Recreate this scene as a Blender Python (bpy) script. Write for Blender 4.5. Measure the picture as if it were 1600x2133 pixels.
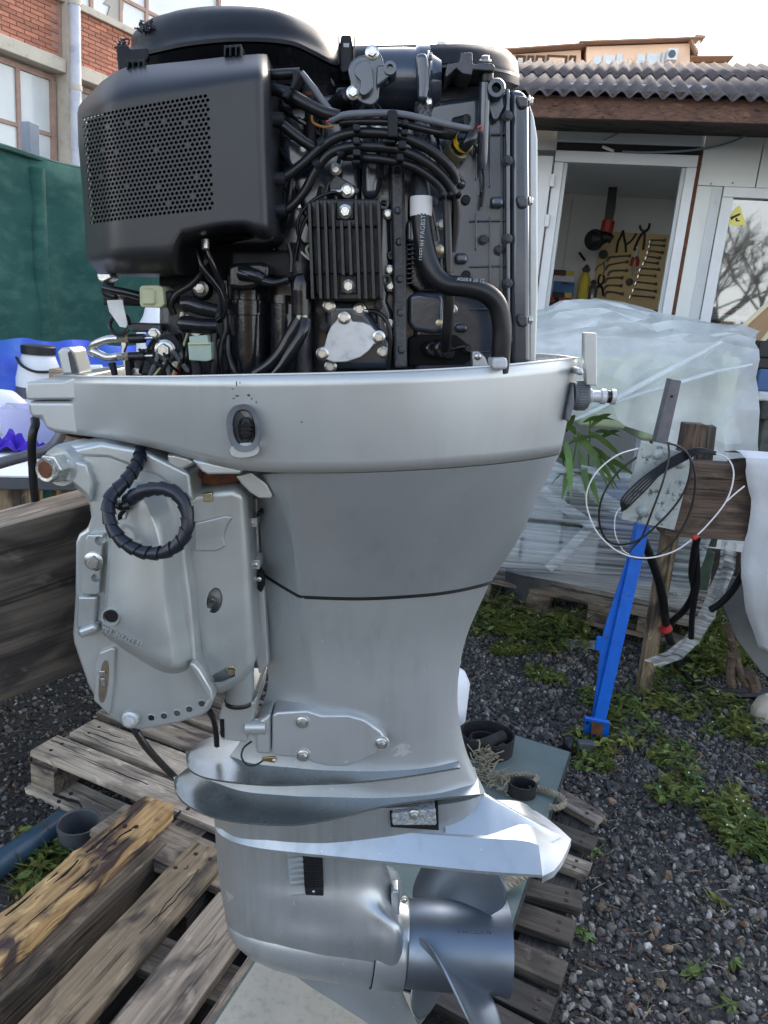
import bpy, bmesh, math, random
from mathutils import Vector, Matrix, noise as mnoise
random.seed(7)
rad = math.radians
for _o in list(bpy.data.objects):
    bpy.data.objects.remove(_o)
SC = bpy.context.scene
COL = SC.collection
# ------------------------------------------------------------------ camera
PITCH, ROLL, FPX, CAMZ, CAMD = 14.5, 5.0, 1600.0, 1.45, 1.10
CAM0 = Vector((0, -CAMD, CAMZ))
M_LEVEL = Matrix.Translation(CAM0) @ Matrix.Rotation(rad(90 - PITCH), 4, 'X')
M_CAM = M_LEVEL @ Matrix.Rotation(rad(ROLL), 4, 'Z')
cd = bpy.data.cameras.new('camera')
cd.sensor_fit = 'HORIZONTAL'; cd.sensor_width = 36.0; cd.lens = 36.0 * FPX / 1600.0
cd.clip_start = 0.02; cd.clip_end = 1000
cam = bpy.data.objects.new('camera', cd); COL.objects.link(cam); cam.matrix_world = M_CAM
SC.camera = cam
# ------------------------------------------------------------------ sky, sun, exposure
SUN_EL, SUN_AZ = 26.0, 24.0          # degrees; azimuth from +Y (into the picture), positive to the right
wd = bpy.data.worlds.new('World'); SC.world = wd; wd.use_nodes = True
nt = wd.node_tree; nt.nodes.clear()
sky = nt.nodes.new('ShaderNodeTexSky'); sky.sky_type = 'NISHITA'; sky.sun_disc = False
sky.sun_elevation = rad(SUN_EL); sky.sun_rotation = rad(SUN_AZ)
sky.air_density = 1.0; sky.dust_density = 4.0; sky.ozone_density = 1.3; sky.altitude = 20
bg = nt.nodes.new('ShaderNodeBackground'); bg.inputs[1].default_value = 0.15
wo = nt.nodes.new('ShaderNodeOutputWorld')
# thin bright haze over the blue: thickest towards the horizon, the same all round
_tc = nt.nodes.new('ShaderNodeTexCoord'); _sx = nt.nodes.new('ShaderNodeSeparateXYZ'); nt.links.new(_tc.outputs['Generated'], _sx.inputs[0])
_mr = nt.nodes.new('ShaderNodeMapRange'); _mr.interpolation_type = 'SMOOTHSTEP'; nt.links.new(_sx.outputs['Z'], _mr.inputs[0])
for _i, _v in ((1, .02), (2, .62), (3, .95), (4, .03)): _mr.inputs[_i].default_value = _v
_mx = nt.nodes.new('ShaderNodeMix'); _mx.data_type = 'RGBA'; nt.links.new(_mr.outputs[0], _mx.inputs[0]); nt.links.new(sky.outputs[0], _mx.inputs[6]); _mx.inputs[7].default_value = (5.6, 5.7, 5.75, 1)
nt.links.new(_mx.outputs[2], bg.inputs[0]); nt.links.new(bg.outputs[0], wo.inputs[0])
sl = bpy.data.lights.new('sun', 'SUN'); sl.energy = 0.6; sl.angle = rad(50); sl.color = (1.0, .95, .88)
so = bpy.data.objects.new('sun', sl); COL.objects.link(so)
_sd = Vector((math.sin(rad(SUN_AZ)) * math.cos(rad(SUN_EL)), math.cos(rad(SUN_AZ)) * math.cos(rad(SUN_EL)), math.sin(rad(SUN_EL))))
so.rotation_euler = _sd.to_track_quat('Z', 'Y').to_euler(); so.location = (0, 0, 12)
SC.view_settings.view_transform = 'Standard'; SC.view_settings.look = 'None'
SC.view_settings.exposure = 1.85; SC.view_settings.gamma = 1.0
SC.render.engine = 'CYCLES'
SC.cycles.use_denoising = True
SC.cycles.max_bounces = 8; SC.cycles.transparent_max_bounces = 12
# ------------------------------------------------------------------ measuring: a pixel of the 1600 x 2133 photograph and a plane give a point
def ray(px, py, M):
    d = M.to_3x3() @ Vector(((px - 800) / FPX, -(py - 1066.5) / FPX, -1.0))
    return M.translation.copy(), d
def hit(px, py, M, p0, n):
    o, d = ray(px, py, M); n = Vector(n)
    return o + d * ((Vector(p0) - o).dot(n) / d.dot(n))
def E(px, py, Y): return hit(px, py, M_LEVEL, (0, Y, 0), (0, 1, 0))        # motor frame, lengthwise plane at Y
def EZ(px, py, z): return hit(px, py, M_LEVEL, (0, 0, z), (0, 0, 1))
def WY(px, py, Y): return hit(px, py, M_CAM, (0, Y, 0), (0, 1, 0))         # yard
def WZ(px, py, z=0.0): return hit(px, py, M_CAM, (0, 0, z), (0, 0, 1))
def WP(px, py, p0, n): return hit(px, py, M_CAM, p0, n)
def WD(px, py, dist):
    o, d = ray(px, py, M_CAM); h = Vector((d.x, d.y, 0)).length
    return o + d * (dist / h)
# photograph windows: (x offset, y offset, magnification)
ZW = {1: (140, 0, 2.857), 2: (540, 40, 2.5806), 3: (540, 380, 2.5806), 4: (160, 500, 2.963), 5: (30, 720, 2.388), 6: (130, 1000, 2.807),
      7: (340, 1360, 1.818), 8: (420, 1680, 1.8605), 11: (1040, 60, 2.857), 12: (1000, 600, 2.667), 13: (940, 1100, 2.424), 14: (900, 1400, 2.2857),
      15: (0, 1350, 2.7245), 16: (0, 600, 3.554), 17: (0, 0, 2.9625), 18: (0, 1100, 3.2), 19: (1100, 400, 5.714), 20: (1360, 560, 6.667), 21: (0, 680, 5.333)}
def zz(w, *pts):
    ox, oy, m = ZW[w]
    r = [((p[0] / m + ox), (p[1] / m + oy)) + tuple(p[2:]) for p in pts]
    return r[0] if len(r) == 1 else r
# ------------------------------------------------------------------ materials
def srgb(r, g, b):
    f = lambda c: c / 12.92 if c <= .04045 else ((c + .055) / 1.055) ** 2.4
    return (f(r / 255), f(g / 255), f(b / 255))
MATS = {}
def nn(nt, t, **kw):
    n = nt.nodes.new(t)
    for k, v in kw.items(): setattr(n, k, v)
    return n
def mat(name, c1, c2=None, rough=.5, metal=0., scale=8., bump=0., bscale=None, c3=None, scale3=40., amt3=.5, coat=0., spec=.5, rv=0.,
        stretch=(1, 1, 1), detail=6., lo=.35, hi=.65, lo3=.55, hi3=.68, trans=0., alpha=1., rnd=0., sss=0., ior=1.45, sheen=0., bdist=.01, rough3=None, emit=None):
    m = bpy.data.materials.new(name); m.use_nodes = True
    nt = m.node_tree; b = nt.nodes['Principled BSDF']; L = nt.links.new
    b.inputs['Roughness'].default_value = rough; b.inputs['Metallic'].default_value = metal
    b.inputs['Specular IOR Level'].default_value = spec; b.inputs['IOR'].default_value = ior
    b.inputs['Coat Weight'].default_value = coat; b.inputs['Coat Roughness'].default_value = .12
    b.inputs['Transmission Weight'].default_value = trans; b.inputs['Alpha'].default_value = alpha
    b.inputs['Base Color'].default_value = (*c1, 1)
    if sss: b.inputs['Subsurface Weight'].default_value = sss
    if emit: b.inputs['Emission Color'].default_value = (*emit[0], 1); b.inputs['Emission Strength'].default_value = emit[1]
    tc = nn(nt, 'ShaderNodeTexCoord'); mp = nn(nt, 'ShaderNodeMapping'); mp.inputs['Scale'].default_value = stretch
    L(tc.outputs['Object'], mp.inputs['Vector'])
    col = None; n1 = None
    oi = nn(nt, 'ShaderNodeObjectInfo') if rnd else None
    if oi:                                   # every copy reads another stretch of the pattern
        va = nn(nt, 'ShaderNodeVectorMath', operation='SCALE'); va.inputs[0].default_value = (3.1, 7.7, 5.3); L(oi.outputs['Random'], va.inputs['Scale'])
        vb = nn(nt, 'ShaderNodeVectorMath', operation='ADD'); L(mp.outputs[0], vb.inputs[0]); L(va.outputs[0], vb.inputs[1]); vec = vb.outputs[0]
    else: vec = mp.outputs[0]
    def noise(sc, det=detail, r=.6):
        n = nn(nt, 'ShaderNodeTexNoise'); n.inputs['Scale'].default_value = sc; n.inputs['Detail'].default_value = det; n.inputs['Roughness'].default_value = r
        L(vec, n.inputs['Vector']); return n
    def ramp(src, a, z):
        r = nn(nt, 'ShaderNodeMapRange'); r.inputs[1].default_value = a; r.inputs[2].default_value = z; L(src, r.inputs[0]); return r
    if c2 is not None:
        n1 = noise(scale); r1 = ramp(n1.outputs[0], lo, hi)
        mx = nn(nt, 'ShaderNodeMix', data_type='RGBA'); L(r1.outputs[0], mx.inputs[0]); mx.inputs[6].default_value = (*c1, 1); mx.inputs[7].default_value = (*c2, 1)
        col = mx.outputs[2]
    if c3 is not None:
        n3 = noise(scale3, 4.); r3 = ramp(n3.outputs[0], lo3, hi3)
        ml = nn(nt, 'ShaderNodeMath', operation='MULTIPLY'); L(r3.outputs[0], ml.inputs[0]); ml.inputs[1].default_value = amt3
        mx3 = nn(nt, 'ShaderNodeMix', data_type='RGBA'); L(ml.outputs[0], mx3.inputs[0])
        if col is not None: L(col, mx3.inputs[6])
        else: mx3.inputs[6].default_value = (*c1, 1)
        mx3.inputs[7].default_value = (*c3, 1); col = mx3.outputs[2]
        if rough3 is not None:
            rr = nn(nt, 'ShaderNodeMapRange'); rr.inputs[3].default_value = rough; rr.inputs[4].default_value = rough3; L(ml.outputs[0], rr.inputs[0]); L(rr.outputs[0], b.inputs['Roughness'])
    if rnd:
        hv = nn(nt, 'ShaderNodeHueSaturation'); rr2 = nn(nt, 'ShaderNodeMapRange'); L(oi.outputs['Random'], rr2.inputs[0])
        rr2.inputs[3].default_value = 1 - rnd; rr2.inputs[4].default_value = 1 + rnd; L(rr2.outputs[0], hv.inputs['Value'])
        if col is not None: L(col, hv.inputs['Color'])
        else: hv.inputs['Color'].default_value = (*c1, 1)
        col = hv.outputs[0]
    if col is not None: L(col, b.inputs['Base Color'])
    if rv and rough3 is None:
        n4 = noise(scale * 2.3, 5.); r4 = nn(nt, 'ShaderNodeMapRange'); r4.inputs[1].default_value = .3; r4.inputs[2].default_value = .7
        r4.inputs[3].default_value = rough - rv; r4.inputs[4].default_value = rough + rv; L(n4.outputs[0], r4.inputs[0]); L(r4.outputs[0], b.inputs['Roughness'])
    if bump:
        n2 = noise(bscale or scale * 4, 4.); bp = nn(nt, 'ShaderNodeBump'); bp.inputs['Strength'].default_value = bump; bp.inputs['Distance'].default_value = bdist
        L(n2.outputs[0], bp.inputs['Height']); L(bp.outputs[0], b.inputs['Normal'])
    MATS[name] = m
    return m
def woodmat(name, ca, cb, cc, gs=1.0, rough=.8, bump=.6, rnd=.18, stain=.5, ring=9.):
    """timber with the grain along the object's x axis"""
    ca, cb = tuple(x * k for x, k in zip(ca, (1.22, 1.16, 1.06))), tuple(x * k for x, k in zip(cb, (1.22, 1.16, 1.06)))
    m = bpy.data.materials.new(name); m.use_nodes = True; nt = m.node_tree; b = nt.nodes['Principled BSDF']; L = nt.links.new
    b.inputs['Roughness'].default_value = rough; b.inputs['Specular IOR Level'].default_value = .25
    tc = nn(nt, 'ShaderNodeTexCoord'); oi = nn(nt, 'ShaderNodeObjectInfo')
    va = nn(nt, 'ShaderNodeVectorMath', operation='SCALE'); va.inputs[0].default_value = (3.1, 7.7, 5.3); L(oi.outputs['Random'], va.inputs['Scale'])
    vb = nn(nt, 'ShaderNodeVectorMath', operation='ADD'); L(tc.outputs['Object'], vb.inputs[0]); L(va.outputs[0], vb.inputs[1])
    def nz(scale, st, det=5., dist=0.):
        mp = nn(nt, 'ShaderNodeMapping'); mp.inputs['Scale'].default_value = st; L(vb.outputs[0], mp.inputs['Vector'])
        n = nn(nt, 'ShaderNodeTexNoise'); n.inputs['Scale'].default_value = scale * gs; n.inputs['Detail'].default_value = det; n.inputs['Distortion'].default_value = dist; L(mp.outputs[0], n.inputs['Vector']); return n
    g = nz(ring, (.30, 6, 6), 8., 1.6); f = nz(46., (.07, 2.6, 2.6), 5., .5); s = nz(9., (.7, 1.7, 1.7), 8., .8); w2 = nz(26., (.6, 1.3, 1.3), 6., .4); k = nz(2.2, (.5, 1.2, 1.2), 2.)
    def mr(src, a, z, t0=0., t1=1.):
        r = nn(nt, 'ShaderNodeMapRange'); r.inputs[1].default_value = a; r.inputs[2].default_value = z; r.inputs[3].default_value = t0; r.inputs[4].default_value = t1; L(src, r.inputs[0]); return r.outputs[0]
    def mx(fac, a, bb):
        x = nn(nt, 'ShaderNodeMix', data_type='RGBA'); L(fac, x.inputs[0])
        for v, i in ((a, 6), (bb, 7)):
            if isinstance(v, tuple): x.inputs[i].default_value = (*v, 1)
            else: L(v, x.inputs[i])
        return x.outputs[2]
    c = mx(mr(g.outputs[0], .35, .66), ca, cb)
    c = mx(mr(s.outputs[0], .48, .62, 0, stain), c, cc)
    c = mx(mr(w2.outputs[0], .60, .74, 0, .55), c, tuple(min(1, x * 1.7 + .03) for x in ca))
    c = mx(mr(f.outputs[0], .56, .70, 0, .8), c, tuple(x * .3 for x in cc))
    hv = nn(nt, 'ShaderNodeHueSaturation'); L(mr(oi.outputs['Random'], 0, 1, 1 - rnd, 1 + rnd), hv.inputs['Value']); L(c, hv.inputs['Color']); L(hv.outputs[0], b.inputs['Base Color'])
    ad = nn(nt, 'ShaderNodeMath', operation='ADD'); L(g.outputs[0], ad.inputs[0]); L(f.outputs[0], ad.inputs[1])
    bp = nn(nt, 'ShaderNodeBump'); bp.inputs['Strength'].default_value = bump; bp.inputs['Distance'].default_value = .006; L(ad.outputs[0], bp.inputs['Height']); L(bp.outputs[0], b.inputs['Normal'])
    MATS[name] = m; return m
# ------------------------------------------------------------------ mesh builder
def catmull(pts, n, closed=False):
    P = [Vector(p) for p in pts]
    if len(P) < 3 and not closed:
        return [P[0].lerp(P[-1], i / (n - 1)) for i in range(n)]
    seg = len(P) if closed else len(P) - 1
    def pt(i): return P[i % len(P)] if closed else P[max(0, min(len(P) - 1, i))]
    dense = []; SUB = 16
    for s in range(seg):
        a, b, c, d = pt(s - 1), pt(s), pt(s + 1), pt(s + 2)
        if not closed:
            if s == 0: a = b * 2 - c
            if s == seg - 1: d = c * 2 - b
        for k in range(SUB):
            t = k / SUB
            dense.append(.5 * ((2 * b) + (c - a) * t + (2 * a - 5 * b + 4 * c - d) * t * t + (3 * b - a - 3 * c + d) * t ** 3))
    dense.append(pt(seg).copy())
    L = [0.]
    for i in range(1, len(dense)): L.append(L[-1] + (dense[i] - dense[i - 1]).length)
    out = []; j = 0; tot = L[-1]; m = n if closed else n - 1
    for i in range(n):
        t = tot * i / m
        while j < len(L) - 2 and L[j + 1] < t: j += 1
        w = (t - L[j]) / max(1e-9, L[j + 1] - L[j]); out.append(dense[j].lerp(dense[j + 1], w))
    return out
RS = 1.0          # scale of round sections
class MB:
    def __init__(s): s.v = []; s.f = []
    def add(s, vs, fs):
        o = len(s.v); s.v += [Vector(p) for p in vs]; s.f += [tuple(i + o for i in f) for f in fs]; return s
    def box(s, c, size, R=None):
        c = Vector(c); h = Vector(size) / 2; R = R or Matrix.Identity(3)
        vs = [c + R @ Vector((x * h.x, y * h.y, z * h.z)) for x in (-1, 1) for y in (-1, 1) for z in (-1, 1)]
        return s.add(vs, [(0, 1, 3, 2), (4, 6, 7, 5), (0, 4, 5, 1), (2, 3, 7, 6), (0, 2, 6, 4), (1, 5, 7, 3)])
    def prism(s, near, far):
        n = len(near)
        return s.add(list(near) + list(far), [tuple(range(n)), tuple(range(2 * n - 1, n - 1, -1))] + [(i, i + n, (i + 1) % n + n, (i + 1) % n) for i in range(n)])
    def rings(s, R, closed=True, cap0=True, cap1=True):
        n = len(R[0]); vs = [p for r in R for p in r]; fs = []
        for k in range(len(R) - 1):
            for i in range(n if closed else n - 1):
                j = (i + 1) % n; fs.append((k * n + i, k * n + j, (k + 1) * n + j, (k + 1) * n + i))
        if closed and cap0: fs.append(tuple(range(n))[::-1])
        if closed and cap1: fs.append(tuple((len(R) - 1) * n + i for i in range(n)))
        return s.add(vs, fs)
    def tube(s, pts, r, n=10, res=None, smooth=True, cap=True, flat=1., up=None):
        res = res or max(2, (len(pts) - 1) * 8 + 1)
        P = catmull(pts, res) if smooth and len(pts) > 2 else [Vector(p) for p in pts]
        rs = r if callable(r) else (lambda t: r if not isinstance(r, (list, tuple)) else r[0] + (r[1] - r[0]) * t)
        T = [(P[min(i + 1, len(P) - 1)] - P[max(i - 1, 0)]).normalized() for i in range(len(P))]
        u = Vector(up) if up else (Vector((0, 0, 1)) if abs(T[0].z) < .9 else Vector((1, 0, 0)))
        u = (u - T[0] * u.dot(T[0])).normalized(); R = []
        for i, (p, t) in enumerate(zip(P, T)):
            u = (u - t * u.dot(t)).normalized(); w = t.cross(u); rr = rs(i / (len(P) - 1))
            R.append([p + (u * math.cos(2 * math.pi * k / n) * flat + w * math.sin(2 * math.pi * k / n)) * rr for k in range(n)])
        return s.rings(R, True, cap, cap)
    def lathe(s, p, axis, prof, n=24, cap=True, a0=0.):
        """prof: list of (distance along axis, radius)"""
        p = Vector(p); a = Vector(axis).normalized(); u = a.orthogonal().normalized(); w = a.cross(u)
        R = [[p + a * d + (u * math.cos(2 * math.pi * k / n + a0) + w * math.sin(2 * math.pi * k / n + a0)) * max(r * RS, 1e-5) for k in range(n)] for d, r in prof]
        return s.rings(R, True, cap, cap)
    def grid(s, G):
        n = len(G[0]); vs = [p for r in G for p in r]
        return s.add(vs, [(k * n + i, k * n + i + 1, (k + 1) * n + i + 1, (k + 1) * n + i) for k in range(len(G) - 1) for i in range(n - 1)])
    def mesh(s, name, off=None, smooth=True, ang=38, flip=True):
        me = bpy.data.meshes.new(name)
        off = off or Vector((0, 0, 0))
        me.from_pydata([tuple(p - off) for p in s.v], [], s.f)
        if flip:
            bm = bmesh.new(); bm.from_mesh(me); bmesh.ops.recalc_face_normals(bm, faces=bm.faces); bm.to_mesh(me); bm.free()
        me.update()
        if smooth:
            me.polygons.foreach_set('use_smooth', [True] * len(me.polygons)); me.set_sharp_from_angle(angle=rad(ang))
        return me
def link(name, me, m=None, parent=None, bevel=0., seg=2, solid=0., sub=0, matrix=None):
    o = bpy.data.objects.new(name, me); COL.objects.link(o)
    if m is not None and me is not None:
        mm = MATS[m] if isinstance(m, str) else m
        if not len(me.materials): me.materials.append(mm)
    if parent is not None: o.parent = parent
    if matrix is not None: o.matrix_local = matrix
    if solid: md = o.modifiers.new('s', 'SOLIDIFY'); md.thickness = solid; md.offset = 1
    if bevel:
        md = o.modifiers.new('b', 'BEVEL'); md.width = bevel; md.segments = seg; md.limit_method = 'ANGLE'; md.angle_limit = rad(35); md.harden_normals = True
    if sub: md = o.modifiers.new('u', 'SUBSURF'); md.levels = sub; md.render_levels = sub
    return o
def tag(o, label=None, cat=None, group=None, kind=None):
    for k, v in (('label', label), ('category', cat), ('group', group), ('kind', kind)):
        if v: o[k] = v
    return o
def thing(name, label, cat, loc=(0, 0, 0), group=None, matrix=None):
    o = bpy.data.objects.new(name, None); COL.objects.link(o); o.empty_display_size = .1
    o.location = loc
    if matrix is not None: o.matrix_world = matrix
    return tag(o, label, cat, group)
def frame_from(o, x, y=None):
    """matrix at o with its x axis along x and z as near to up as can be"""
    x = Vector(x).normalized(); up = Vector(y) if y else Vector((0, 0, 1))
    z = (up - x * up.dot(x)).normalized(); yy = z.cross(x)
    return Matrix(((x.x, yy.x, z.x, o[0]), (x.y, yy.y, z.y, o[1]), (x.z, yy.z, z.z, o[2]), (0, 0, 0, 1)))
# ------------------------------------------------------------------ materials of the motor
mat('silver_paint', (.50, .532, .54), (.45, .48, .492), rough=.37, metal=.56, scale=3.5, rv=.05, c3=(.56, .58, .57), scale3=55, amt3=.35, lo3=.66, hi3=.74, coat=.0, bump=.02, bscale=260, bdist=.001)
mat('pan_paint', (.49, .512, .508), (.445, .468, .468), rough=.38, metal=.52, scale=3.5, rv=.05, c3=(.60, .62, .61), scale3=55, amt3=.35, lo3=.66, hi3=.74, bump=.02, bscale=260, bdist=.001)
mat('cover_paint', (.455, .488, .505), (.405, .436, .455), rough=.37, metal=.62, scale=3.5, rv=.05, c3=(.56, .59, .60), scale3=55, amt3=.4, lo3=.67, hi3=.74, bump=.02, bscale=260, bdist=.001)
mat('silver_light', (.48, .505, .505), (.43, .455, .462), rough=.4, metal=.55, scale=6, rv=.06, c3=(.28, .29, .28), scale3=30, amt3=.3, lo3=.64, hi3=.75)
mat('cast_silver', (.48, .51, .505), (.42, .45, .45), rough=.38, metal=.6, scale=7, rv=.06, c3=(.24, .24, .22), scale3=18, amt3=.3, lo3=.6, hi3=.78, bump=.08, bscale=180, bdist=.002)
mat('gearcase_paint', (.455, .49, .508), (.39, .425, .447), rough=.34, metal=.66, scale=4, rv=.08, stretch=(1, 1, .35), c3=(.22, .225, .23), scale3=9, amt3=.35, lo3=.55, hi3=.75)
mat('plate_paint', (.40, .44, .455), (.35, .385, .40), rough=.25, metal=.9, scale=5, rv=.06)
mat('white_paint', (.62, .63, .64), (.55, .57, .59), rough=.45, scale=9, c3=(.2, .2, .2), scale3=60, amt3=.6, lo3=.7, hi3=.76)
mat('dark_paint', (.034, .044, .062), (.046, .059, .080), rough=.2, metal=.2, scale=9, rv=.07, coat=.7, c3=(.10, .105, .11), scale3=28, amt3=.35, lo3=.6, hi3=.72, bump=.06, bscale=90, bdist=.004)
mat('dark_cast', (.045, .049, .058), (.07, .074, .082), rough=.42, metal=.3, scale=40, bump=.5, bscale=260, bdist=.003, coat=.15)
mat('black_plastic', (.010, .012, .016), (.015, .018, .023), rough=.5, spec=.22, scale=6, rv=.1, c3=(.05, .05, .05), scale3=14, amt3=.5, lo3=.52, hi3=.75, bump=.05, bscale=500, bdist=.001)
mat('box_plastic', (.016, .0175, .021), (.024, .026, .030), rough=.40, scale=7, rv=.08, c3=(.060, .058, .052), scale3=5, amt3=.55, lo3=.5, hi3=.72, bump=.06, bscale=600, bdist=.001, rough3=.62)
mat('gloss_black', (.006, .007, .009), (.012, .013, .016), rough=.12, scale=20, rv=.06, bump=.10, bscale=60, bdist=.002)
mat('rubber', (.006, .0065, .008), (.010, .011, .013), rough=.36, scale=30, rv=.08)
mat('spiral_plastic', (.010, .013, .022), (.016, .019, .028), rough=.36, scale=40, rv=.08)
mat('fin_black', (.015, .016, .018), (.021, .022, .025), rough=.42, scale=40, rv=.08)
mat('zinc', (.62, .62, .58), (.48, .48, .46), rough=.3, metal=.9, scale=120, rv=.1)
mat('bolt_brass', (.42, .36, .20), (.5, .46, .34), rough=.4, metal=.8, scale=90, rv=.1)
mat('raw_alu', (.60, .62, .63), (.50, .52, .54), rough=.5, metal=.45, scale=40, rv=.08, c3=(.3, .31, .33), scale3=80, amt3=.4, bump=.15, bscale=120, bdist=.002)
mat('rust', (.16, .055, .022), (.06, .03, .018), rough=.85, scale=40, bump=.5, bscale=120, bdist=.004)
mat('anode_zinc', (.20, .22, .24), (.45, .48, .50), rough=.6, metal=.4, scale=220, bump=.8, bscale=300, bdist=.004)
mat('prop_metal', (.21, .25, .30), (.155, .185, .225), rough=.40, metal=.8, scale=4, rv=.08, c3=(.26, .27, .25), scale3=6, amt3=.4, lo3=.5, hi3=.75)
mat('connector_cream', (.42, .44, .28), (.36, .38, .25), rough=.4, scale=40, sss=.0)
mat('connector_green', (.30, .40, .34), (.26, .34, .30), rough=.3, scale=40, alpha=1.)
mat('tape_white', (.62, .62, .60), (.50, .50, .49), rough=.6, scale=30)
mat('yellow_plastic', (.80, .52, .03), rough=.4)
mat('red_wire', (.45, .03, .03), rough=.4)
mat('orange_wire', (.65, .30, .04), rough=.4)
mat('grey_rubber', (.10, .11, .125), (.13, .14, .155), rough=.5, scale=60)
mat('brass_fitting', (.45, .34, .15), rough=.3, metal=.9)
mat('hole_black', (.004, .004, .005), rough=.9)
mat('cap_tape', (.50, .52, .54), (.4, .42, .44), rough=.5, scale=60)
mat('print_light', (.35, .37, .38), rough=.6)
mat('print_dark', (.035, .05, .08), rough=.6)
mat('print_silver', (.62, .68, .70), rough=.4, metal=.5)
def wear(name, patches, streak=.16, dark=(.20, .22, .22), chip=(.66, .70, .70)):
    '''vertical run marks all over and corroded spots round the given points'''
    t = MATS[name].node_tree; b = t.nodes['Principled BSDF']; L = t.links.new
    src = [l for l in t.links if l.to_socket == b.inputs['Base Color']][0].from_socket
    tc = nn(t, 'ShaderNodeTexCoord'); mp = nn(t, 'ShaderNodeMapping'); mp.inputs['Scale'].default_value = (60, 60, 3.0); L(tc.outputs['Object'], mp.inputs[0])
    n1 = nn(t, 'ShaderNodeTexNoise'); n1.inputs['Scale'].default_value = 1.; n1.inputs['Detail'].default_value = 5; L(mp.outputs[0], n1.inputs[0])
    n2 = nn(t, 'ShaderNodeTexNoise'); n2.inputs['Scale'].default_value = 7.; n2.inputs['Detail'].default_value = 3; L(tc.outputs['Object'], n2.inputs[0])
    r1 = nn(t, 'ShaderNodeMapRange'); r1.inputs[1].default_value = .48; r1.inputs[2].default_value = .75; L(n1.outputs[0], r1.inputs[0])
    r2_ = nn(t, 'ShaderNodeMapRange'); r2_.inputs[1].default_value = .45; r2_.inputs[2].default_value = .65; r2_.inputs[4].default_value = streak; L(n2.outputs[0], r2_.inputs[0])
    m1 = nn(t, 'ShaderNodeMath', operation='MULTIPLY'); L(r1.outputs[0], m1.inputs[0]); L(r2_.outputs[0], m1.inputs[1])
    x1 = nn(t, 'ShaderNodeMix', data_type='RGBA'); L(m1.outputs[0], x1.inputs[0]); L(src, x1.inputs[6]); x1.inputs[7].default_value = (*dark, 1); col = x1.outputs[2]
    for p, rad_, sc in patches:
        vd = nn(t, 'ShaderNodeVectorMath', operation='DISTANCE'); L(tc.outputs['Object'], vd.inputs[0]); vd.inputs[1].default_value = p
        f = nn(t, 'ShaderNodeMapRange'); f.inputs[1].default_value = rad_ * .3; f.inputs[2].default_value = rad_; f.inputs[3].default_value = .62; f.inputs[4].default_value = .30; L(vd.outputs['Value'], f.inputs[0])
        n3 = nn(t, 'ShaderNodeTexNoise'); n3.inputs['Scale'].default_value = sc; n3.inputs['Detail'].default_value = 4; L(tc.outputs['Object'], n3.inputs[0])
        g_ = nn(t, 'ShaderNodeMath', operation='SUBTRACT'); L(f.outputs[0], g_.inputs[0]); L(n3.outputs[0], g_.inputs[1])
        h_ = nn(t, 'ShaderNodeMapRange'); h_.inputs[1].default_value = .0; h_.inputs[2].default_value = .03; h_.inputs[4].default_value = .8; L(g_.outputs[0], h_.inputs[0])
        x2 = nn(t, 'ShaderNodeMix', data_type='RGBA'); L(h_.outputs[0], x2.inputs[0]); L(col, x2.inputs[6]); x2.inputs[7].default_value = (*chip, 1); col = x2.outputs[2]
    L(col, b.inputs['Base Color'])
_OFF = Vector((0.05, 0, 0.17))
wear('silver_paint', [(E(838, 1562, -.045) - _OFF, .022, 110.)], .24)
wear('cover_paint', [], .22)
wear('pan_paint', [], .26, (.26, .27, .265))
wear('gearcase_paint', [(E(470, 1870, -.02) - _OFF, .02, 150.)], .30, (.13, .135, .14))
wear('cast_silver', [], .18)
_m = MATS['gearcase_paint'].copy(); _m.name = 'tail_paint'; MATS['tail_paint'] = _m; _t = _m.node_tree; _b = _t.nodes['Principled BSDF']       # white touch-up paint on the tail
_lk = [l for l in _t.links if l.to_socket == _b.inputs['Base Color']][0].from_socket
_c = nn(_t, 'ShaderNodeTexCoord'); _s = nn(_t, 'ShaderNodeSeparateXYZ'); _t.links.new(_c.outputs['Object'], _s.inputs[0])
_n = nn(_t, 'ShaderNodeTexNoise'); _n.inputs['Scale'].default_value = 22; _t.links.new(_c.outputs['Object'], _n.inputs['Vector'])
_a = nn(_t, 'ShaderNodeMath', operation='MULTIPLY_ADD'); _t.links.new(_n.outputs[0], _a.inputs[0]); _a.inputs[1].default_value = .07; _t.links.new(_s.outputs['X'], _a.inputs[2])
_r = nn(_t, 'ShaderNodeMapRange'); _r.inputs[1].default_value = .235; _r.inputs[2].default_value = .275; _t.links.new(_a.outputs[0], _r.inputs[0])
_x = nn(_t, 'ShaderNodeMix', data_type='RGBA'); _t.links.new(_r.outputs[0], _x.inputs[0]); _t.links.new(_lk, _x.inputs[6]); _x.inputs[7].default_value = (.52, .535, .56, 1); _t.links.new(_x.outputs[2], _b.inputs['Base Color'])
_q = nn(_t, 'ShaderNodeMapRange'); _q.inputs[3].default_value = .68; _q.inputs[4].default_value = 0.; _t.links.new(_r.outputs[0], _q.inputs[0]); _t.links.new(_q.outputs[0], _b.inputs['Metallic'])
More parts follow.
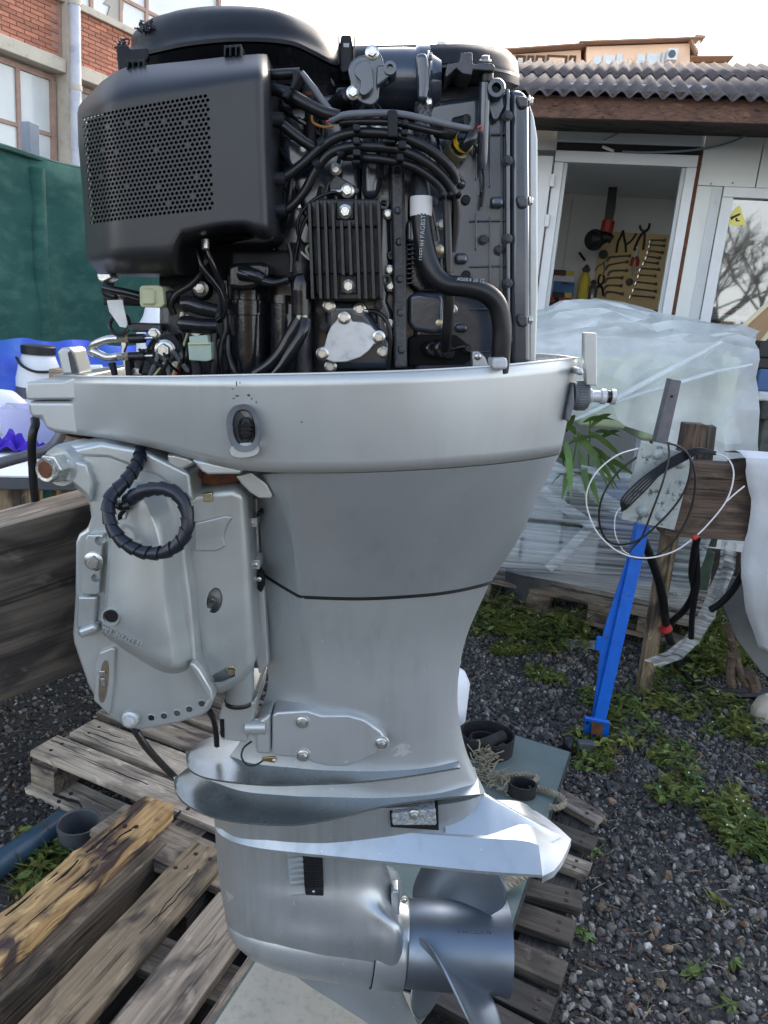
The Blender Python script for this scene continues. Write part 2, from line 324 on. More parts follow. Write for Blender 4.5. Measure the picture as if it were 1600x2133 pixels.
# ------------------------------------------------------------------ the motor and its helpers
OFF = Vector((0.05, 0, 0.17))
M_MOTOR = M_CAM @ M_LEVEL.inverted()
MOTOR = thing('outboard_motor', 'silver outboard motor with its top cowl off, clamped to a timber beam', 'outboard motor', matrix=M_MOTOR @ Matrix.Translation(OFF))
def ep(name, mb, m, parent=None, **kw):
    ang = kw.pop('ang', 38); smooth = kw.pop('smooth', True)
    return link(name, mb.mesh(name, OFF, ang=ang, smooth=smooth), m, parent or MOTOR, **kw)
def cut(o, cutters):
    """subtract cutters (MB, in motor coordinates) from o for good"""
    tmp = []
    for c in cutters:
        t = link('cutter', c.mesh('cutter', OFF, smooth=False), None, MOTOR); tmp.append(t)
        md = o.modifiers.new('c', 'BOOLEAN'); md.operation = 'DIFFERENCE'; md.object = t; md.solver = 'EXACT'
    dg = bpy.context.evaluated_depsgraph_get(); me = bpy.data.meshes.new_from_object(o.evaluated_get(dg))
    o.modifiers.clear(); o.data = me
    for t in tmp: bpy.data.objects.remove(t)
    if me.has_custom_normals:
        for at in ('custom_normal',):
            if at in me.attributes: me.attributes.remove(me.attributes[at])
    me.set_sharp_from_angle(angle=rad(35)); md = o.modifiers.new('n', 'WEIGHTED_NORMAL'); md.keep_sharp = True; md.weight = 90
    return o
def half(pts, n):
    P = catmull([E(*p) for p in pts], n)
    return P + [Vector((p.x, -p.y, p.z)) for p in reversed(P[1:-1])]
def shell(name, rows, m, parent=None, n=34, sub=4, cap0=True, cap1=True, **kw):
    R = [half(r, n) for r in rows]
    if sub > 1 and len(R) > 2:
        cols = [catmull([r[i] for r in R], (len(R) - 1) * sub + 1) for i in range(len(R[0]))]
        R = [[c[k] for c in cols] for k in range((len(R) - 1) * sub + 1)]
    return ep(name, MB().rings(R, True, cap0, cap1), m, parent, **kw)
def pr(name, w, pts, Yn, Yf, m, parent=None, bevel=.003, rnd=0, inset=None, seg=2, **kw):
    """outline read in window w on the near face at Yn, carried back to Yf (inset: near outline shrunk about its middle)"""
    P = [zz(w, p) for p in pts] if w else pts
    near = [E(p[0], p[1], Yn) for p in P]
    if rnd: near = catmull(near, rnd, True)
    far = [Vector((p.x, Yf, p.z)) for p in near]
    if inset:
        c = sum(near, Vector()) / len(near); near = [c + (p - c) * inset for p in near]
    return ep(name, MB().prism(near, far), m, parent, bevel=bevel, seg=seg, **kw)
def tb(name, w, pts, r, m, parent=None, n=10, **kw):
    P = [E(*(zz(w, p) if w else p)) for p in pts]
    rr = (lambda t: r(t) * RS) if callable(r) else r * RS
    return ep(name, MB().tube(P, rr, n=n, **{k: kw.pop(k) for k in list(kw) if k in ('res', 'flat', 'cap', 'up', 'smooth')}), m, parent, **kw)
_bolt = {}
def bolt_mesh(kind, m):
    if (kind, m) in _bolt: return _bolt[kind, m]
    global RS
    keep, RS = RS, 1.0; b = MB()
    if kind == 'hex':
        b.lathe((0, 0, 0), (0, -1, 0), [(0, 1.75), (.25, 1.75), (.4, 1.55)], 20)
        b.lathe((0, 0, 0), (0, -1, 0), [(.3, 1.25), (1.25, 1.25), (1.4, 1.08)], 6)
        b.lathe((0, 0, 0), (0, -1, 0), [(1.3, .75), (1.46, .62)], 14)
    elif kind == 'slot':
        b.lathe((0, 0, 0), (0, -1, 0), [(0, 1.4), (.9, 1.4), (1.1, 1.15)], 18)
        b.box((0, -1.12, 0), (1.9, .12, .3), Matrix.Rotation(.5, 3, 'Y'))
    elif kind == 'screw':
        b.lathe((0, 0, 0), (0, -1, 0), [(0, 1.4), (.4, 1.35), (.75, .95), (.85, .5)], 16)
        b.box((0, -.86, 0), (1.1, .1, .22)); b.box((0, -.86, 0), (.22, .11, 1.1))
    elif kind == 'plug':
        b.lathe((0, 0, 0), (0, -1, 0), [(0, 2.1), (.3, 2.0), (.5, 1.6), (1.0, 1.5), (1.2, 1.2)], 20)
    me = b.mesh('bolt'); me.materials.append(MATS[m]); _bolt[kind, m] = me; RS = keep
    return me
def bolt(w, x, y, Y, r=.0058, kind='hex', m='zinc', parent=None, name='bolt', dir=None, spin=0.):
    p = E(*(zz(w, (x, y)) if w else (x, y)), Y) - OFF
    R = Matrix.Rotation(spin or random.uniform(0, 1), 4, 'Y')
    if dir: R = Vector((0, -1, 0)).rotation_difference(Vector(dir)).to_matrix().to_4x4() @ R
    return link(name, bolt_mesh(kind, m), None, parent or MOTOR, matrix=Matrix.Translation(p) @ R @ Matrix.Scale(r * .56, 4))
def cyl(w, x, y, Y0, Y1, r, n=20):
    p = E(*(zz(w, (x, y)) if w else (x, y)), Y0); return MB().lathe(p, (0, 1, 0), [(0, r), (Y1 - Y0, r)], n)
def text(name, s, p, size, rot, m, parent, depth=.0004):
    cu = bpy.data.curves.new('t', 'FONT'); cu.body = s; cu.size = size; cu.extrude = depth; cu.resolution_u = 2
    o = bpy.data.objects.new('t', cu); COL.objects.link(o)
    me = bpy.data.meshes.new_from_object(o.evaluated_get(bpy.context.evaluated_depsgraph_get())); bpy.data.objects.remove(o)
    return link(name, me, m, parent, matrix=Matrix.Translation(p) @ rot)
# ------------------------------------------------------------------ lower cowl (pan)
rim = [(112, 783, -.02), (150, 784, -.10), (230, 785, -.155), (350, 785, -.19), (500, 782, -.212), (700, 778, -.22), (880, 772, -.208), (1030, 763, -.165), (1130, 754, -.105), (1188, 748, -.045), (1205, 747, 0)]
bot = [(112, 900, -.02), (150, 905, -.092), (225, 914, -.138), (330, 936, -.168), (440, 966, -.186), (545, 983, -.197), (730, 984, -.206), (890, 977, -.196), (1020, 967, -.155), (1110, 956, -.092), (1155, 948, -.035), (1167, 944, 0)]
mid_ = [(110, 840, -.02), (149, 844, -.098), (228, 850, -.150), (342, 862, -.184), (478, 880, -.205), (710, 886, -.2165), (888, 880, -.2055), (1028, 868, -.163), (1120, 856, -.100), (1174, 848, -.042), (1189, 845, 0)]
_ra, _rb = half(rim, 64), half(bot, 64); _pr = []
for k in range(9):
    t = k / 8; _pr.append([a.lerp(b_, t) + Vector(((a.x - .05) * .25, a.y, 0)).normalized() * .0015 * math.sin(math.pi * t) for a, b_ in zip(_ra, _rb)])
pan = ep('lower_cowl', MB().rings(_pr, True, False, False), 'pan_paint', solid=-.004, ang=60)
pan.modifiers['s'].offset = -1; pan.modifiers['s'].thickness = .004
# rim lip
R0 = half(rim, 60); lip = MB()
lip.rings([[p + Vector((0, 0, a)) + Vector((p.x - .05, p.y, 0)).normalized() * b for a, b in ((0, .0004), (.0015, 0), (.0015, -.0045), (-.006, -.0045), (-.006, -.0038), (0, -.0038))] for p in R0 + [R0[0]]], True, False, False)
ep('rim_lip', lip, 'silver_light', pan)
# inner tray: closes the pan behind the motor block
tray = MB(); Rt = [Vector((.05 + (p.x - .05) * .93, p.y * .9, p.z - .05)) for p in half(rim, 40)]; tray.add(Rt, [tuple(range(len(Rt)))]); ep('tray', tray, 'black_plastic', pan)
# switch on the pan side
Ys = -.2165
def oval(w, cx, cy, rx, ry, Y, n=28, tilt=0., pw=2.4):
    r = []
    for k in range(n):
        a = 2 * math.pi * k / n; c, s = math.cos(a), math.sin(a)
        x = rx * abs(c) ** (2 / pw) * (1 if c >= 0 else -1); y = ry * abs(s) ** (2 / pw) * (1 if s >= 0 else -1)
        r.append(E(*zz(w, (cx + x * math.cos(tilt) - y * math.sin(tilt), cy + x * math.sin(tilt) + y * math.cos(tilt))), Y))
    return r
sw = MB()
o1, o2, o3, o4 = oval(5, 1140, 410, 84, 122, Ys + .012, tilt=-.12), oval(5, 1140, 410, 80, 118, Ys - .006, tilt=-.12), oval(5, 1142, 408, 56, 92, Ys - .004, tilt=-.12), oval(5, 1143, 408, 48, 84, Ys + .01, tilt=-.12)
sw.rings([o1, o2, o3, o4], True, False, True); bz = ep('switch_bezel', sw, 'grey_rubber', pan)
rk = MB(); rk.rings([oval(5, 1150, 415, 38, 62, Ys + .008), oval(5, 1150, 415, 36, 60, Ys - .004), oval(5, 1150, 418, 20, 40, Ys - .009)], True, False, True)
for k in range(3): rk.box(E(*zz(5, (1150, 395 + 20 * k)), Ys - .008), (.017, .004, .002))
ep('rocker', rk, 'gloss_black', bz)
sh = MB(); sh.rings([oval(5, 1145, 520, 76, 40, Ys + .012, tilt=-.1), oval(5, 1145, 520, 72, 36, Ys - .0015, tilt=-.1)], True, False, True); ep('switch_shelf', sh, 'silver_light', pan, bevel=0)
# chips on the paint by the switch
ch = MB()
for (x, y, dx, dy) in [(1105, 190, 4, 16), (1122, 185, 3, 8), (1108, 250, 14, 5), (1165, 247, 10, 8), (1085, 215, 8, 3), (1203, 282, 4, 8), (1180, 265, 6, 5), (1428, 380, 8, 4), (1090, 262, 8, 4)]:
    q = [(x - dx, y - dy * .3), (x + dx * .4, y - dy), (x + dx, y + dy * .4), (x - dx * .2, y + dy)]
    ch.add([E(*zz(5, p), -.2215) for p in q], [(0, 1, 2, 3)])
ep('paint_chips', ch, 'dark_cast', pan)
# front cap
def cap(name, w, pts, Yn, m, parent, bevel=.004, **kw): return pr(name, w, pts, Yn, -Yn, m, parent, bevel=bevel, **kw)
cap('front_cap', 16, [(187, 712), (195, 695), (465, 688), (560, 655), (585, 735), (594, 826), (193, 830), (185, 770)], -.105, 'silver_light', pan, bevel=.006, seg=3)
cap('front_skirt', 16, [(196, 836), (545, 836), (600, 930), (700, 1080), (640, 1098), (400, 1072), (330, 1042), (300, 968), (232, 965), (212, 930)], -.102, 'silver_light', pan, bevel=.006, seg=3)
tn = MB(); tn.rings([half([(100, 782, 0), (130, 786, -.075), (170, 784, -.11)], 10)[:10] + [Vector((p.x, p.y, p.z + .004)) for p in half([(100, 782, 0), (130, 786, -.075), (170, 784, -.11)], 10)[:10]][::-1]] * 2)
# cowl latch lug standing at the front
pr('cowl_hook', 16, [(420, 470), (450, 443), (505, 436), (540, 460), (590, 640), (458, 642)], -.03, .02, 'silver_light', pan, bevel=.008, seg=3)
pr('hook_recess', 16, [(500, 480), (520, 462), (545, 500), (578, 630), (530, 632)], -.031, -.029, 'dark_cast', pan, bevel=0)
# rear lever and water connector on the pan's back
lv = pr('cowl_lever', 12, [(580, 245), (650, 250), (652, 545), (592, 540), (578, 380)], -.028, -.012, 'silver_light', pan, bevel=.002)
pr('lever_boss', 12, [(540, 440), (580, 450), (578, 490), (535, 480)], -.06, .0, 'silver_light', pan, bevel=.004)
RS = .6
fl = MB(); c0 = E(*zz(12, (530, 598)), -.01); ax = Vector((1, 0, -.03))
fl.lathe(c0, ax, [(-.004, .031), (.0, .033), (.014, .033), (.017, .03)], 28)
for k in range(34):
    a = 2 * math.pi * k / 34; fl.box(c0 + Vector((.007, math.cos(a) * .0201, math.sin(a) * .0201)), (.013, .0014, .0015), Matrix.Rotation(-a + math.pi / 2, 3, 'X'))
fk = ep('flush_connector', fl, 'grey_rubber', pan)
fn = MB(); fn.lathe(c0, ax, [(.016, .017), (.022, .0175), (.024, .014), (.034, .014), (.036, .018), (.042, .018), (.044, .0125), (.05, .0125), (.05, .018), (.056, .018), (.056, .009)], 22)
ep('hose_nipple', fn, 'raw_alu', fk)
orr = MB(); orr.lathe(c0, ax, [(.0445, .0135), (.046, .0150), (.0485, .0150), (.05, .0135)], 22); ep('seal_ring', orr, 'rubber', fk)
RS = 1.0
pr('flush_bracket', 12, [(500, 590), (520, 520), (528, 640), (500, 745), (475, 740), (478, 690)], -.045, .03, 'grey_rubber', pan, bevel=.005)
# ------------------------------------------------------------------ side cover between pan and leg
seam = [(x, y + 1.5, Y + .0008) for x, y, Y in [(532, 992, -.055), (550, 987, -.14), (600, 984, -.188), (730, 984, -.205), (890, 977, -.195), (1020, 967, -.154), (1110, 956, -.089), (1155, 948, -.034), (1166, 944, 0)]]
c1 = [(538, 1060, -.05), (565, 1061, -.10), (590, 1063, -.14), (600, 1064, -.150), (616, 1065, -.158), (740, 1068, -.174), (890, 1062, -.166), (1005, 1050, -.126), (1085, 1035, -.07), (1118, 1024, -.028), (1128, 1020, 0)]
c2 = [(543, 1125, -.045), (575, 1132, -.080), (604, 1144, -.110), (612, 1147, -.117), (626, 1149, -.122), (750, 1155, -.136), (880, 1150, -.132), (975, 1140, -.098), (1045, 1128, -.055), (1075, 1120, -.022), (1084, 1116, 0)]
c3 = [(543, 1190, -.03), (580, 1214, -.060), (614, 1234, -.085), (624, 1239, -.092), (640, 1241, -.095), (755, 1244, -.102), (880, 1237, -.094), (950, 1228, -.072), (1000, 1217, -.040), (1017, 1212, -.018), (1024, 1210, 0)]
cov = shell('side_cover', [seam, c1, c2, c3], 'cover_paint', n=72, sub=6, ang=25)
# ------------------------------------------------------------------ leg down to the splash plates
l0 = [(x + (-4 if x > 800 else 4), y + 5, Y * .97) for x, y, Y in c3]
l1 = [(550, 1330, -.018), (585, 1338, -.040), (632, 1349, -.061), (643, 1351, -.066), (660, 1353, -.069), (780, 1355, -.073), (880, 1350, -.058), (935, 1342, -.036), (960, 1338, -.018), (969, 1336, 0)]
l2 = [(556, 1440, -.016), (592, 1452, -.034), (646, 1470, -.052), (657, 1474, -.056), (674, 1476, -.058), (780, 1478, -.060), (880, 1470, -.045), (925, 1462, -.028), (946, 1456, -.015), (953, 1454, 0)]
l3 = [(500, 1545, -.012), (545, 1562, -.030), (640, 1578, -.043), (670, 1582, -.046), (700, 1584, -.048), (790, 1586, -.049), (880, 1580, -.040), (935, 1572, -.026), (962, 1562, -.014), (970, 1560, 0)]
l4 = [(436, 1625, -.008), (505, 1652, -.036), (600, 1664, -.047), (640, 1665, -.049), (700, 1665, -.050), (790, 1664, -.050), (900, 1661, -.040), (965, 1657, -.024), (1000, 1655, -.014), (1012, 1652, 0)]
leg = shell('leg_housing', [l0, l1, l2, l3, l4], 'silver_paint', n=72, sub=6, ang=25)
# dark seam gap between cover and leg
gp = [half([(x, y + d, Y * .975) for x, y, Y in c3], 30) for d in (-3, 7)]
ep('seam_gasket', MB().rings(gp), 'rubber', leg)
# ------------------------------------------------------------------ plates
def plate(name, zc, slope, near, thick, m, parent, tipfix=0., dn=0.):
    """thin horizontal plate: near edge read off the photograph, mirrored to the far side; zc at x=0"""
    P = []
    for (x, y) in near:
        p = hit(x, y, M_LEVEL, (0, 0, zc), (-slope, 0, 1)); P.append(Vector((p.x, min(p.y, 0), p.z)))
    P[0].y = 0
    P = catmull(P, 36)
    Q = P + [Vector((p.x, -p.y, p.z)) for p in reversed(P)][1:]
    n = len(P); top = []; bt = []
    mb = MB(); G = []
    for p in P:
        G.append([Vector((p.x, p.y * t, p.z + thick * (1 - abs(t)) * 1.6)) for t in (1, .8, .5, 0, -.5, -.8, -1)])
    B = [[Vector((q.x, q.y, p[0].z - thick)) for q in p] for p in G]
    mb.grid(G); mb.grid(B)
    rimn = [g[0] for g in G]; rb = [b[0] for b in B]; mb.grid([rimn, rb]); mb.grid([[g[-1] for g in G], [b[-1] for b in B]]); mb.grid([G[-1], B[-1]]); mb.grid([G[0], B[0]])
    return ep(name, mb, m, parent, ang=30)
z1 = E(388, 1572, 0).z; x1 = E(388, 1572, 0).x
plate('splash_plate', z1, 0, [(388, 1572), (389, 1588), (397, 1604), (425, 1618), (475, 1627), (560, 1634), (650, 1632), (745, 1628), (850, 1616), (958, 1598)], .0032, 'plate_paint', leg)
z2_ = E(362, 1625, 0).z
plate('spray_plate', z2_, 0, [(362, 1625), (366, 1648), (385, 1672), (425, 1694), (480, 1708), (560, 1716), (640, 1714), (720, 1698), (800, 1678), (900, 1664), (1000, 1654)], .0036, 'plate_paint', leg)
# body under the spray plate
b0 = [(440, 1690, 0), (500, 1715, -.04), (640, 1738, -.075), (780, 1735, -.078), (900, 1722, -.065), (980, 1700, -.04), (1010, 1660, 0)]
b1 = [(446, 1735, 0), (510, 1760, -.035), (640, 1775, -.062), (780, 1782, -.062), (900, 1790, -.05), (1000, 1790, -.03), (1080, 1765, 0)]
gear = shell('gearcase', [
    [(440, 1640, 0), (500, 1668, -.036), (640, 1684, -.050), (780, 1684, -.050), (900, 1678, -.042), (970, 1668, -.026), (1008, 1654, 0)],
    [(446, 1700, 0), (500, 1718, -.036), (630, 1732, -.050), (760, 1735, -.050), (870, 1734, -.042), (950, 1728, -.026), (1000, 1700, 0)],
    [(449, 1745, 0), (500, 1756, -.034), (620, 1770, -.048), (700, 1774, -.048), (770, 1776, -.038), (800, 1774, -.022), (815, 1768, 0)],
    [(455, 1815, 0), (500, 1822, -.031), (600, 1832, -.046), (690, 1834, -.048), (760, 1832, -.041), (795, 1828, -.025), (812, 1822, 0)],
    [(460, 1855, 0), (505, 1864, -.035), (600, 1874, -.053), (690, 1878, -.057), (765, 1880, -.053), (802, 1876, -.036), (822, 1866, 0)],
    [(467, 1895, 0), (500, 1904, -.036), (560, 1915, -.052), (680, 1924, -.063), (780, 1930, -.066), (832, 1930, -.062), (843, 1918, 0)],
    [(474, 1930, 0), (492, 1934, -.028), (540, 1946, -.049), (640, 1960, -.066), (760, 1968, -.071), (832, 1970, -.071), (843, 1966, 0)],
    [(488, 1950, 0), (510, 1964, -.026), (560, 1976, -.044), (660, 1996, -.061), (770, 2008, -.066), (832, 2012, -.066), (843, 1998, 0)],
], 'gearcase_paint', n=40, sub=5)
tip = E(1190, 1748, 0); fr = E(447, 1722, 0); sl3 = (tip.z - fr.z) / (tip.x - fr.x)
def P3(x, y, dz=0.): return hit(x, y, M_LEVEL, fr + Vector((0, 0, dz)), (-sl3, 0, 1))
near3 = catmull([P3(*q) for q in [(447, 1722), (458, 1738), (485, 1753), (530, 1765), (600, 1774), (700, 1784), (850, 1799), (1000, 1814), (1130, 1823)]], 40)
near3[0].y = 0
av = MB(); G = []; B = []
for p in near3:
    fz_ = min(1, max(0, (p.x - fr.x) / .10)) * min(1, max(.25, (tip.x - p.x) / .085))
    G.append([Vector((p.x, p.y * t, p.z + fz_ * {1: 0, .85: .013, .6: .034, .3: .036, 0: .036}[abs(t)])) for t in (1, .85, .6, .3, 0, -.3, -.6, -.85, -1)])
    B.append([Vector((q.x, q.y, p.z - .005)) for q in G[-1]])
last = near3[-1]
for t2 in (.5, 1.):
    G.append([Vector((last.x + (tip.x - last.x) * t2 * (1 - abs(t)) ** .6, last.y * t, last.z + (tip.z - last.z) * t2 + .018 * min(1, (1 - abs(t)) * 2) * (1 - t2))) for t in (1, .85, .6, .3, 0, -.3, -.6, -.85, -1)])
    B.append([Vector((q.x, q.y, q.z - .012)) for q in G[-1]])
av.grid(G); av.grid(B); av.grid([[g[0] for g in G], [b[0] for b in B]]); av.grid([[g[-1] for g in G], [b[-1] for b in B]]); av.grid([G[-1], B[-1]]); av.grid([G[0], B[0]])
avp = ep('cavitation_plate', av, 'tail_paint', gear, ang=27)
# white tail of the plate: sheet laid over its last stretch
def on_tail(x, y): return P3(x, y, .0012)
tl = MB(); tg = []
for (a, b) in [((1005, 1815), (1085, 1690)), ((1060, 1819), (1110, 1700)), ((1128, 1822), (1150, 1712)), ((1160, 1800), (1175, 1728)), ((1186, 1756), (1187, 1742))]:
    pass
# ridge that falls from the leg's back edge to the tail
rg = MB(); A = E(1008, 1652, 0); Bp = E(1168, 1742, 0); rgR = []
A_in = E(925, 1664, 0)
for k in range(-4, 9):
    t = max(0, k / 8); p = A.lerp(Bp, t) if k >= 0 else A.lerp(A_in, -k / 4); base_z = fr.z + sl3 * (p.x - fr.x) + .030 * (1 - t * .8); hh = max(p.z - base_z, .002); w = .044 * (1 - t) ** .5 + .004
    rgR.append([Vector((p.x, -w, base_z)), Vector((p.x, -w * .55, base_z + hh * .45)), Vector((p.x, -w * .12, base_z + hh * .95)), Vector((p.x, 0, base_z + hh)), Vector((p.x, w * .12, base_z + hh * .95)), Vector((p.x, w * .55, base_z + hh * .45)), Vector((p.x, w, base_z))])
rg.rings(rgR, True, True, True); ep('tail_ridge', rg, 'tail_paint', gear, ang=45)
# anode in its window
pr('anode_window', 7, [(858, 606), (1042, 588), (1044, 672), (862, 660)], -.0545, -.01, 'hole_black', gear, bevel=0)
an = pr('anode', 7, [(864, 610), (1032, 592), (1036, 655), (868, 655)], -.058, -.03, 'anode_zinc', gear, bevel=.003)
bolt(7, 950, 612, -.058, .0085, parent=an, m='zinc')
# torpedo, skeg
T0, T1 = E(474, 1930, 0), E(843, 1964, 0); ta = (T1 - T0); tL = ta.length; ta.normalize()
to = MB(); to.lathe(T0, ta, [(0, .004), (.006, .014), (.02, .029), (.05, .046), (.09, .058), (.14, .066), (.2, .0695), (tL - .012, .0705), (tL, .069)], 44)
tor = ep('torpedo', to, 'gearcase_paint', gear, ang=50)
sk = MB(); near_sk = [E(*p, 0) for p in [(540, 1975), (620, 2035), (700, 2085), (770, 2130), (835, 2195), (900, 2205), (862, 2120), (826, 2040), (700, 1990)]]
cn = sum(near_sk, Vector()) / len(near_sk)
sk.rings([[Vector((p.x, 0, p.z)) if False else Vector((p.x, -.002, p.z)) for p in near_sk], [cn + (Vector((p.x, -.012, p.z)) - cn) * .8 for p in near_sk]], True, True, True)
sk.rings([[Vector((p.x, .002, p.z)) for p in near_sk], [cn + (Vector((p.x, .012, p.z)) - cn) * .8 for p in near_sk]], True, True, True)
sk.rings([[Vector((p.x, -.002, p.z)) for p in near_sk], [Vector((p.x, .002, p.z)) for p in near_sk]], True, False, False)
ep('skeg', sk, 'gearcase_paint', gear, ang=30)
# rear collar of the torpedo with its split seam
col_ = MB(); col_.lathe(T0, ta, [(tL - .052, .0722), (tL - .05, .0735), (tL - .004, .0735), (tL, .071)], 44); ep('bearing_collar', col_, 'gearcase_paint', gear, ang=50)
sm = MB(); sm.lathe(T0, ta, [(tL - .0545, .0728), (tL - .0525, .0728)], 44, False); ep('collar_seam', sm, 'hole_black', gear)
pr('collar_lug', 8, [(733, 345), (740, 330), (765, 328), (770, 370), (766, 430), (735, 420)], -.03, .0, 'gearcase_paint', gear, bevel=.004)
bolt(8, 785, 360, -.03, .006, parent=gear)
# water intake grille
gy = -.0505
gr = pr('intake_grille', 8, [(390, 190), (468, 192), (473, 348), (402, 345)], gy - .004, gy + .03, 'black_plastic', gear, bevel=.001)
gd = MB()
for i in range(5):
    for j in range(13):
        x, y = 402 + 14.5 * i + j * .5, 203 + 9 * j
        p = E(*zz(8, (x, y)), gy - .0045); gd.box(p, (.0052, .002, .0018))
ep('grille_slots', gd, 'hole_black', gr, smooth=False)['kind'] = 'stuff'
bolt(8, 434, 330, gy - .004, .0032, 'screw', parent=gr)
for j in range(7):
    y = 203 + 21.5 * j
    pr('intake_louver', 8, [(330 + j * 2, y + (6 if j == 6 else 0)), (392 + j, y - 6), (394 + j, y + 6)] if j < 6 else [(345, 346), (402, 338), (474, 350), (474, 362), (400, 356)], gy - .004, gy + .01, 'silver_light', gear, bevel=0)
# ------------------------------------------------------------------ propeller
H0, H1 = E(843, 1963, 0), E(1054, 1973, 0); ha = H1 - H0; hL = ha.length; ha.normalize()
hb = MB(); hb.lathe(H0, ha, [(-.002, .030), (.0, .066), (.004, .069), (.06, .071), (hL * .75, .0715), (hL * .9, .073), (hL, .0765), (hL + .0005, .0735), (hL * .8, .066), (hL * .5, .05), (hL * .5, .01)], 48)
prop = ep('propeller', hb, 'prop_metal', ang=40)
hu = ha.orthogonal().normalized(); hu = Vector((0, 0, 1)); hu = (hu - ha * hu.dot(ha)).normalized(); hw = ha.cross(hu)
def blade(phi):
    G = []; NR, NC = 14, 14
    for i in range(NR + 1):
        t = i / NR; r = .060 + t * .108
        ang = .62 + .16 * math.sin(math.pi * min(1, t * 1.15)) if t < .72 else (.62 + .16 * math.sin(math.pi * min(1, t * 1.15))) * math.sqrt(max(0, 1 - ((t - .72) / .285) ** 2)) + .02
        skew = .10 * t * t
        row = []
        for j in range(NC + 1):
            s = j / NC * 2 - 1; a = s * ang + skew
            ax_ = hL * .43 + a * .092 * (1.0 + .06 * s) + .018 * t
            row.append(H0 + ha * ax_ + (hu * math.cos(phi + a) + hw * math.sin(phi + a)) * r)
        G.append(row)
    return MB().grid(G)
for ph in (-34, 86, 206):
    ep('blade', blade(rad(ph)), 'prop_metal', prop, solid=.0035, sub=1)
text('stamped_size', 'B 3X13.25X17R', E(*zz(8, (990, 490)), -.0722) - OFF, .0085, Matrix.Rotation(rad(90), 4, 'X') @ Matrix.Rotation(rad(-3), 4, 'Z'), 'print_dark', prop)
# ------------------------------------------------------------------ lower mount cover, rod, ground wire
mc = pr('mount_cover', 7, [(412, 236), (430, 226), (545, 219), (575, 228), (600, 236), (700, 236), (762, 254), (826, 300), (850, 338), (838, 358), (800, 388), (750, 413), (690, 432), (620, 430), (560, 416), (548, 402), (412, 390)], -.070, -.02, 'silver_paint', leg, bevel=.007, seg=3)
pr('mount_block', 7, [(345, 268), (408, 228), (408, 388), (350, 384)], -.066, -.01, 'silver_paint', leg, bevel=.006, seg=3)
for x, y in ((526, 262), (530, 387), (826, 342)):
    lg = MB(); lg.lathe(E(*zz(7, (x, y)), -.0695), (0, -1, 0), [(0, .0125), (.0015, .0115), (.0015, .0095), (-.004, .009)], 24); ep('bolt_seat', lg, 'silver_light', mc)
    bolt(7, x, y, -.0700, .0092, parent=mc, m='zinc')
sb = pr('steering_mount', 6, [(915, 1385), (935, 1300), (1110, 1300), (1140, 1262), (1118, 1400), (1088, 1420), (1078, 1535), (925, 1520)], -.066, .05, 'silver_light', None, bevel=.006, seg=3)
RS = .58
rc = MB(); rc.lathe(E(*zz(6, (1030, 1300)), -.045), (0, 0, 1), [(-.004, .036), (.012, .036), (.012, .033), (.03, .033)], 28); ep('collar', rc, 'silver_light', sb)
rod = MB(); rod.lathe(E(*zz(6, (1075, 1440)), -.06), (1, 0, 0), [(0, .021), (.03, .021)], 20); ep('mount_rod', rod, 'silver_light', sb)
pr('pinch_gap', 6, [(920, 1400), (945, 1400), (948, 1510), (925, 1500)], -.0675, -.05, 'hole_black', sb, bevel=0)
tb('ground_wire', 7, [(335, 335, -.05), (305, 360, -.06), (297, 395, -.065), (320, 425, -.068), (355, 422, -.07), (385, 403, -.07)], .0026, 'rubber', leg)
pr('wire_lug', 7, [(372, 398), (425, 394), (432, 408), (420, 418), (374, 410)], -.072, -.068, 'brass_fitting', leg, bevel=.001)
bolt(7, 420, 408, -.072, .004, 'screw', parent=leg)
tb('pickup_hose', 6, [(850, 1335, -.05), (885, 1400, -.03), (900, 1480, -.02), (905, 1550, -.01)], .0085, 'rubber', None)
# ------------------------------------------------------------------ clamp bracket
RS = .58
mat('slot_dirt', (.16, .13, .085), (.08, .07, .05), rough=.9, scale=60)
YB = -.150
cb = pr('clamp_bracket', None, [(100, 958), (118, 934), (150, 926), (210, 921), (262, 930), (310, 958), (345, 985), (372, 1030), (384, 1090), (386, 1165), (396, 1240), (401, 1290), (408, 1375), (428, 1430), (441, 1462), (436, 1482), (420, 1492),
    (370, 1508), (320, 1518), (288, 1522), (262, 1516), (228, 1496), (200, 1462), (182, 1428), (168, 1388), (152, 1340), (150, 1320), (155, 1240), (156, 1130), (163, 1113), (180, 1102), (188, 1078), (184, 1052), (170, 1030), (152, 1015), (132, 1006), (112, 1002)], YB, -.105, 'cast_silver', bevel=.005, seg=3)
# raised web of the bracket
near = [E(x, y, YB - .04) for x, y in zz(6, (390, 230), (305, 260), (276, 640), (252, 820), (262, 885), (330, 920), (600, 1085), (640, 1070), (620, 900), (590, 700), (570, 420), (500, 160), (440, 90), (400, 110))]
far = [E(x, y, YB + .003) for x, y in zz(6, (330, 190), (278, 290), (250, 640), (225, 850), (240, 915), (310, 960), (600, 1130), (700, 1165), (755, 1090), (740, 900), (700, 640), (690, 420), (640, 120), (500, 10), (330, 30))]
near = catmull([near[0], near[13], near[12], near[11], near[10], near[9], near[8], near[7], near[6], near[5], near[4], near[3], near[2], near[1]], 56, True)
far = catmull([far[0], far[14], far[13], far[12], far[11], far[10], far[9], far[8], far[6], far[5], far[4], far[3], far[2], far[1]], 56, True)
web = MB(); web.rings([far, [a.lerp(b, .55) + Vector((0, -.006, 0)) for a, b in zip(far, near)], [a.lerp(b, .85) + Vector((0, -.004, 0)) for a, b in zip(far, near)], near], True, True, True)
wb = ep('bracket_web', web, 'cast_silver', cb, ang=60)
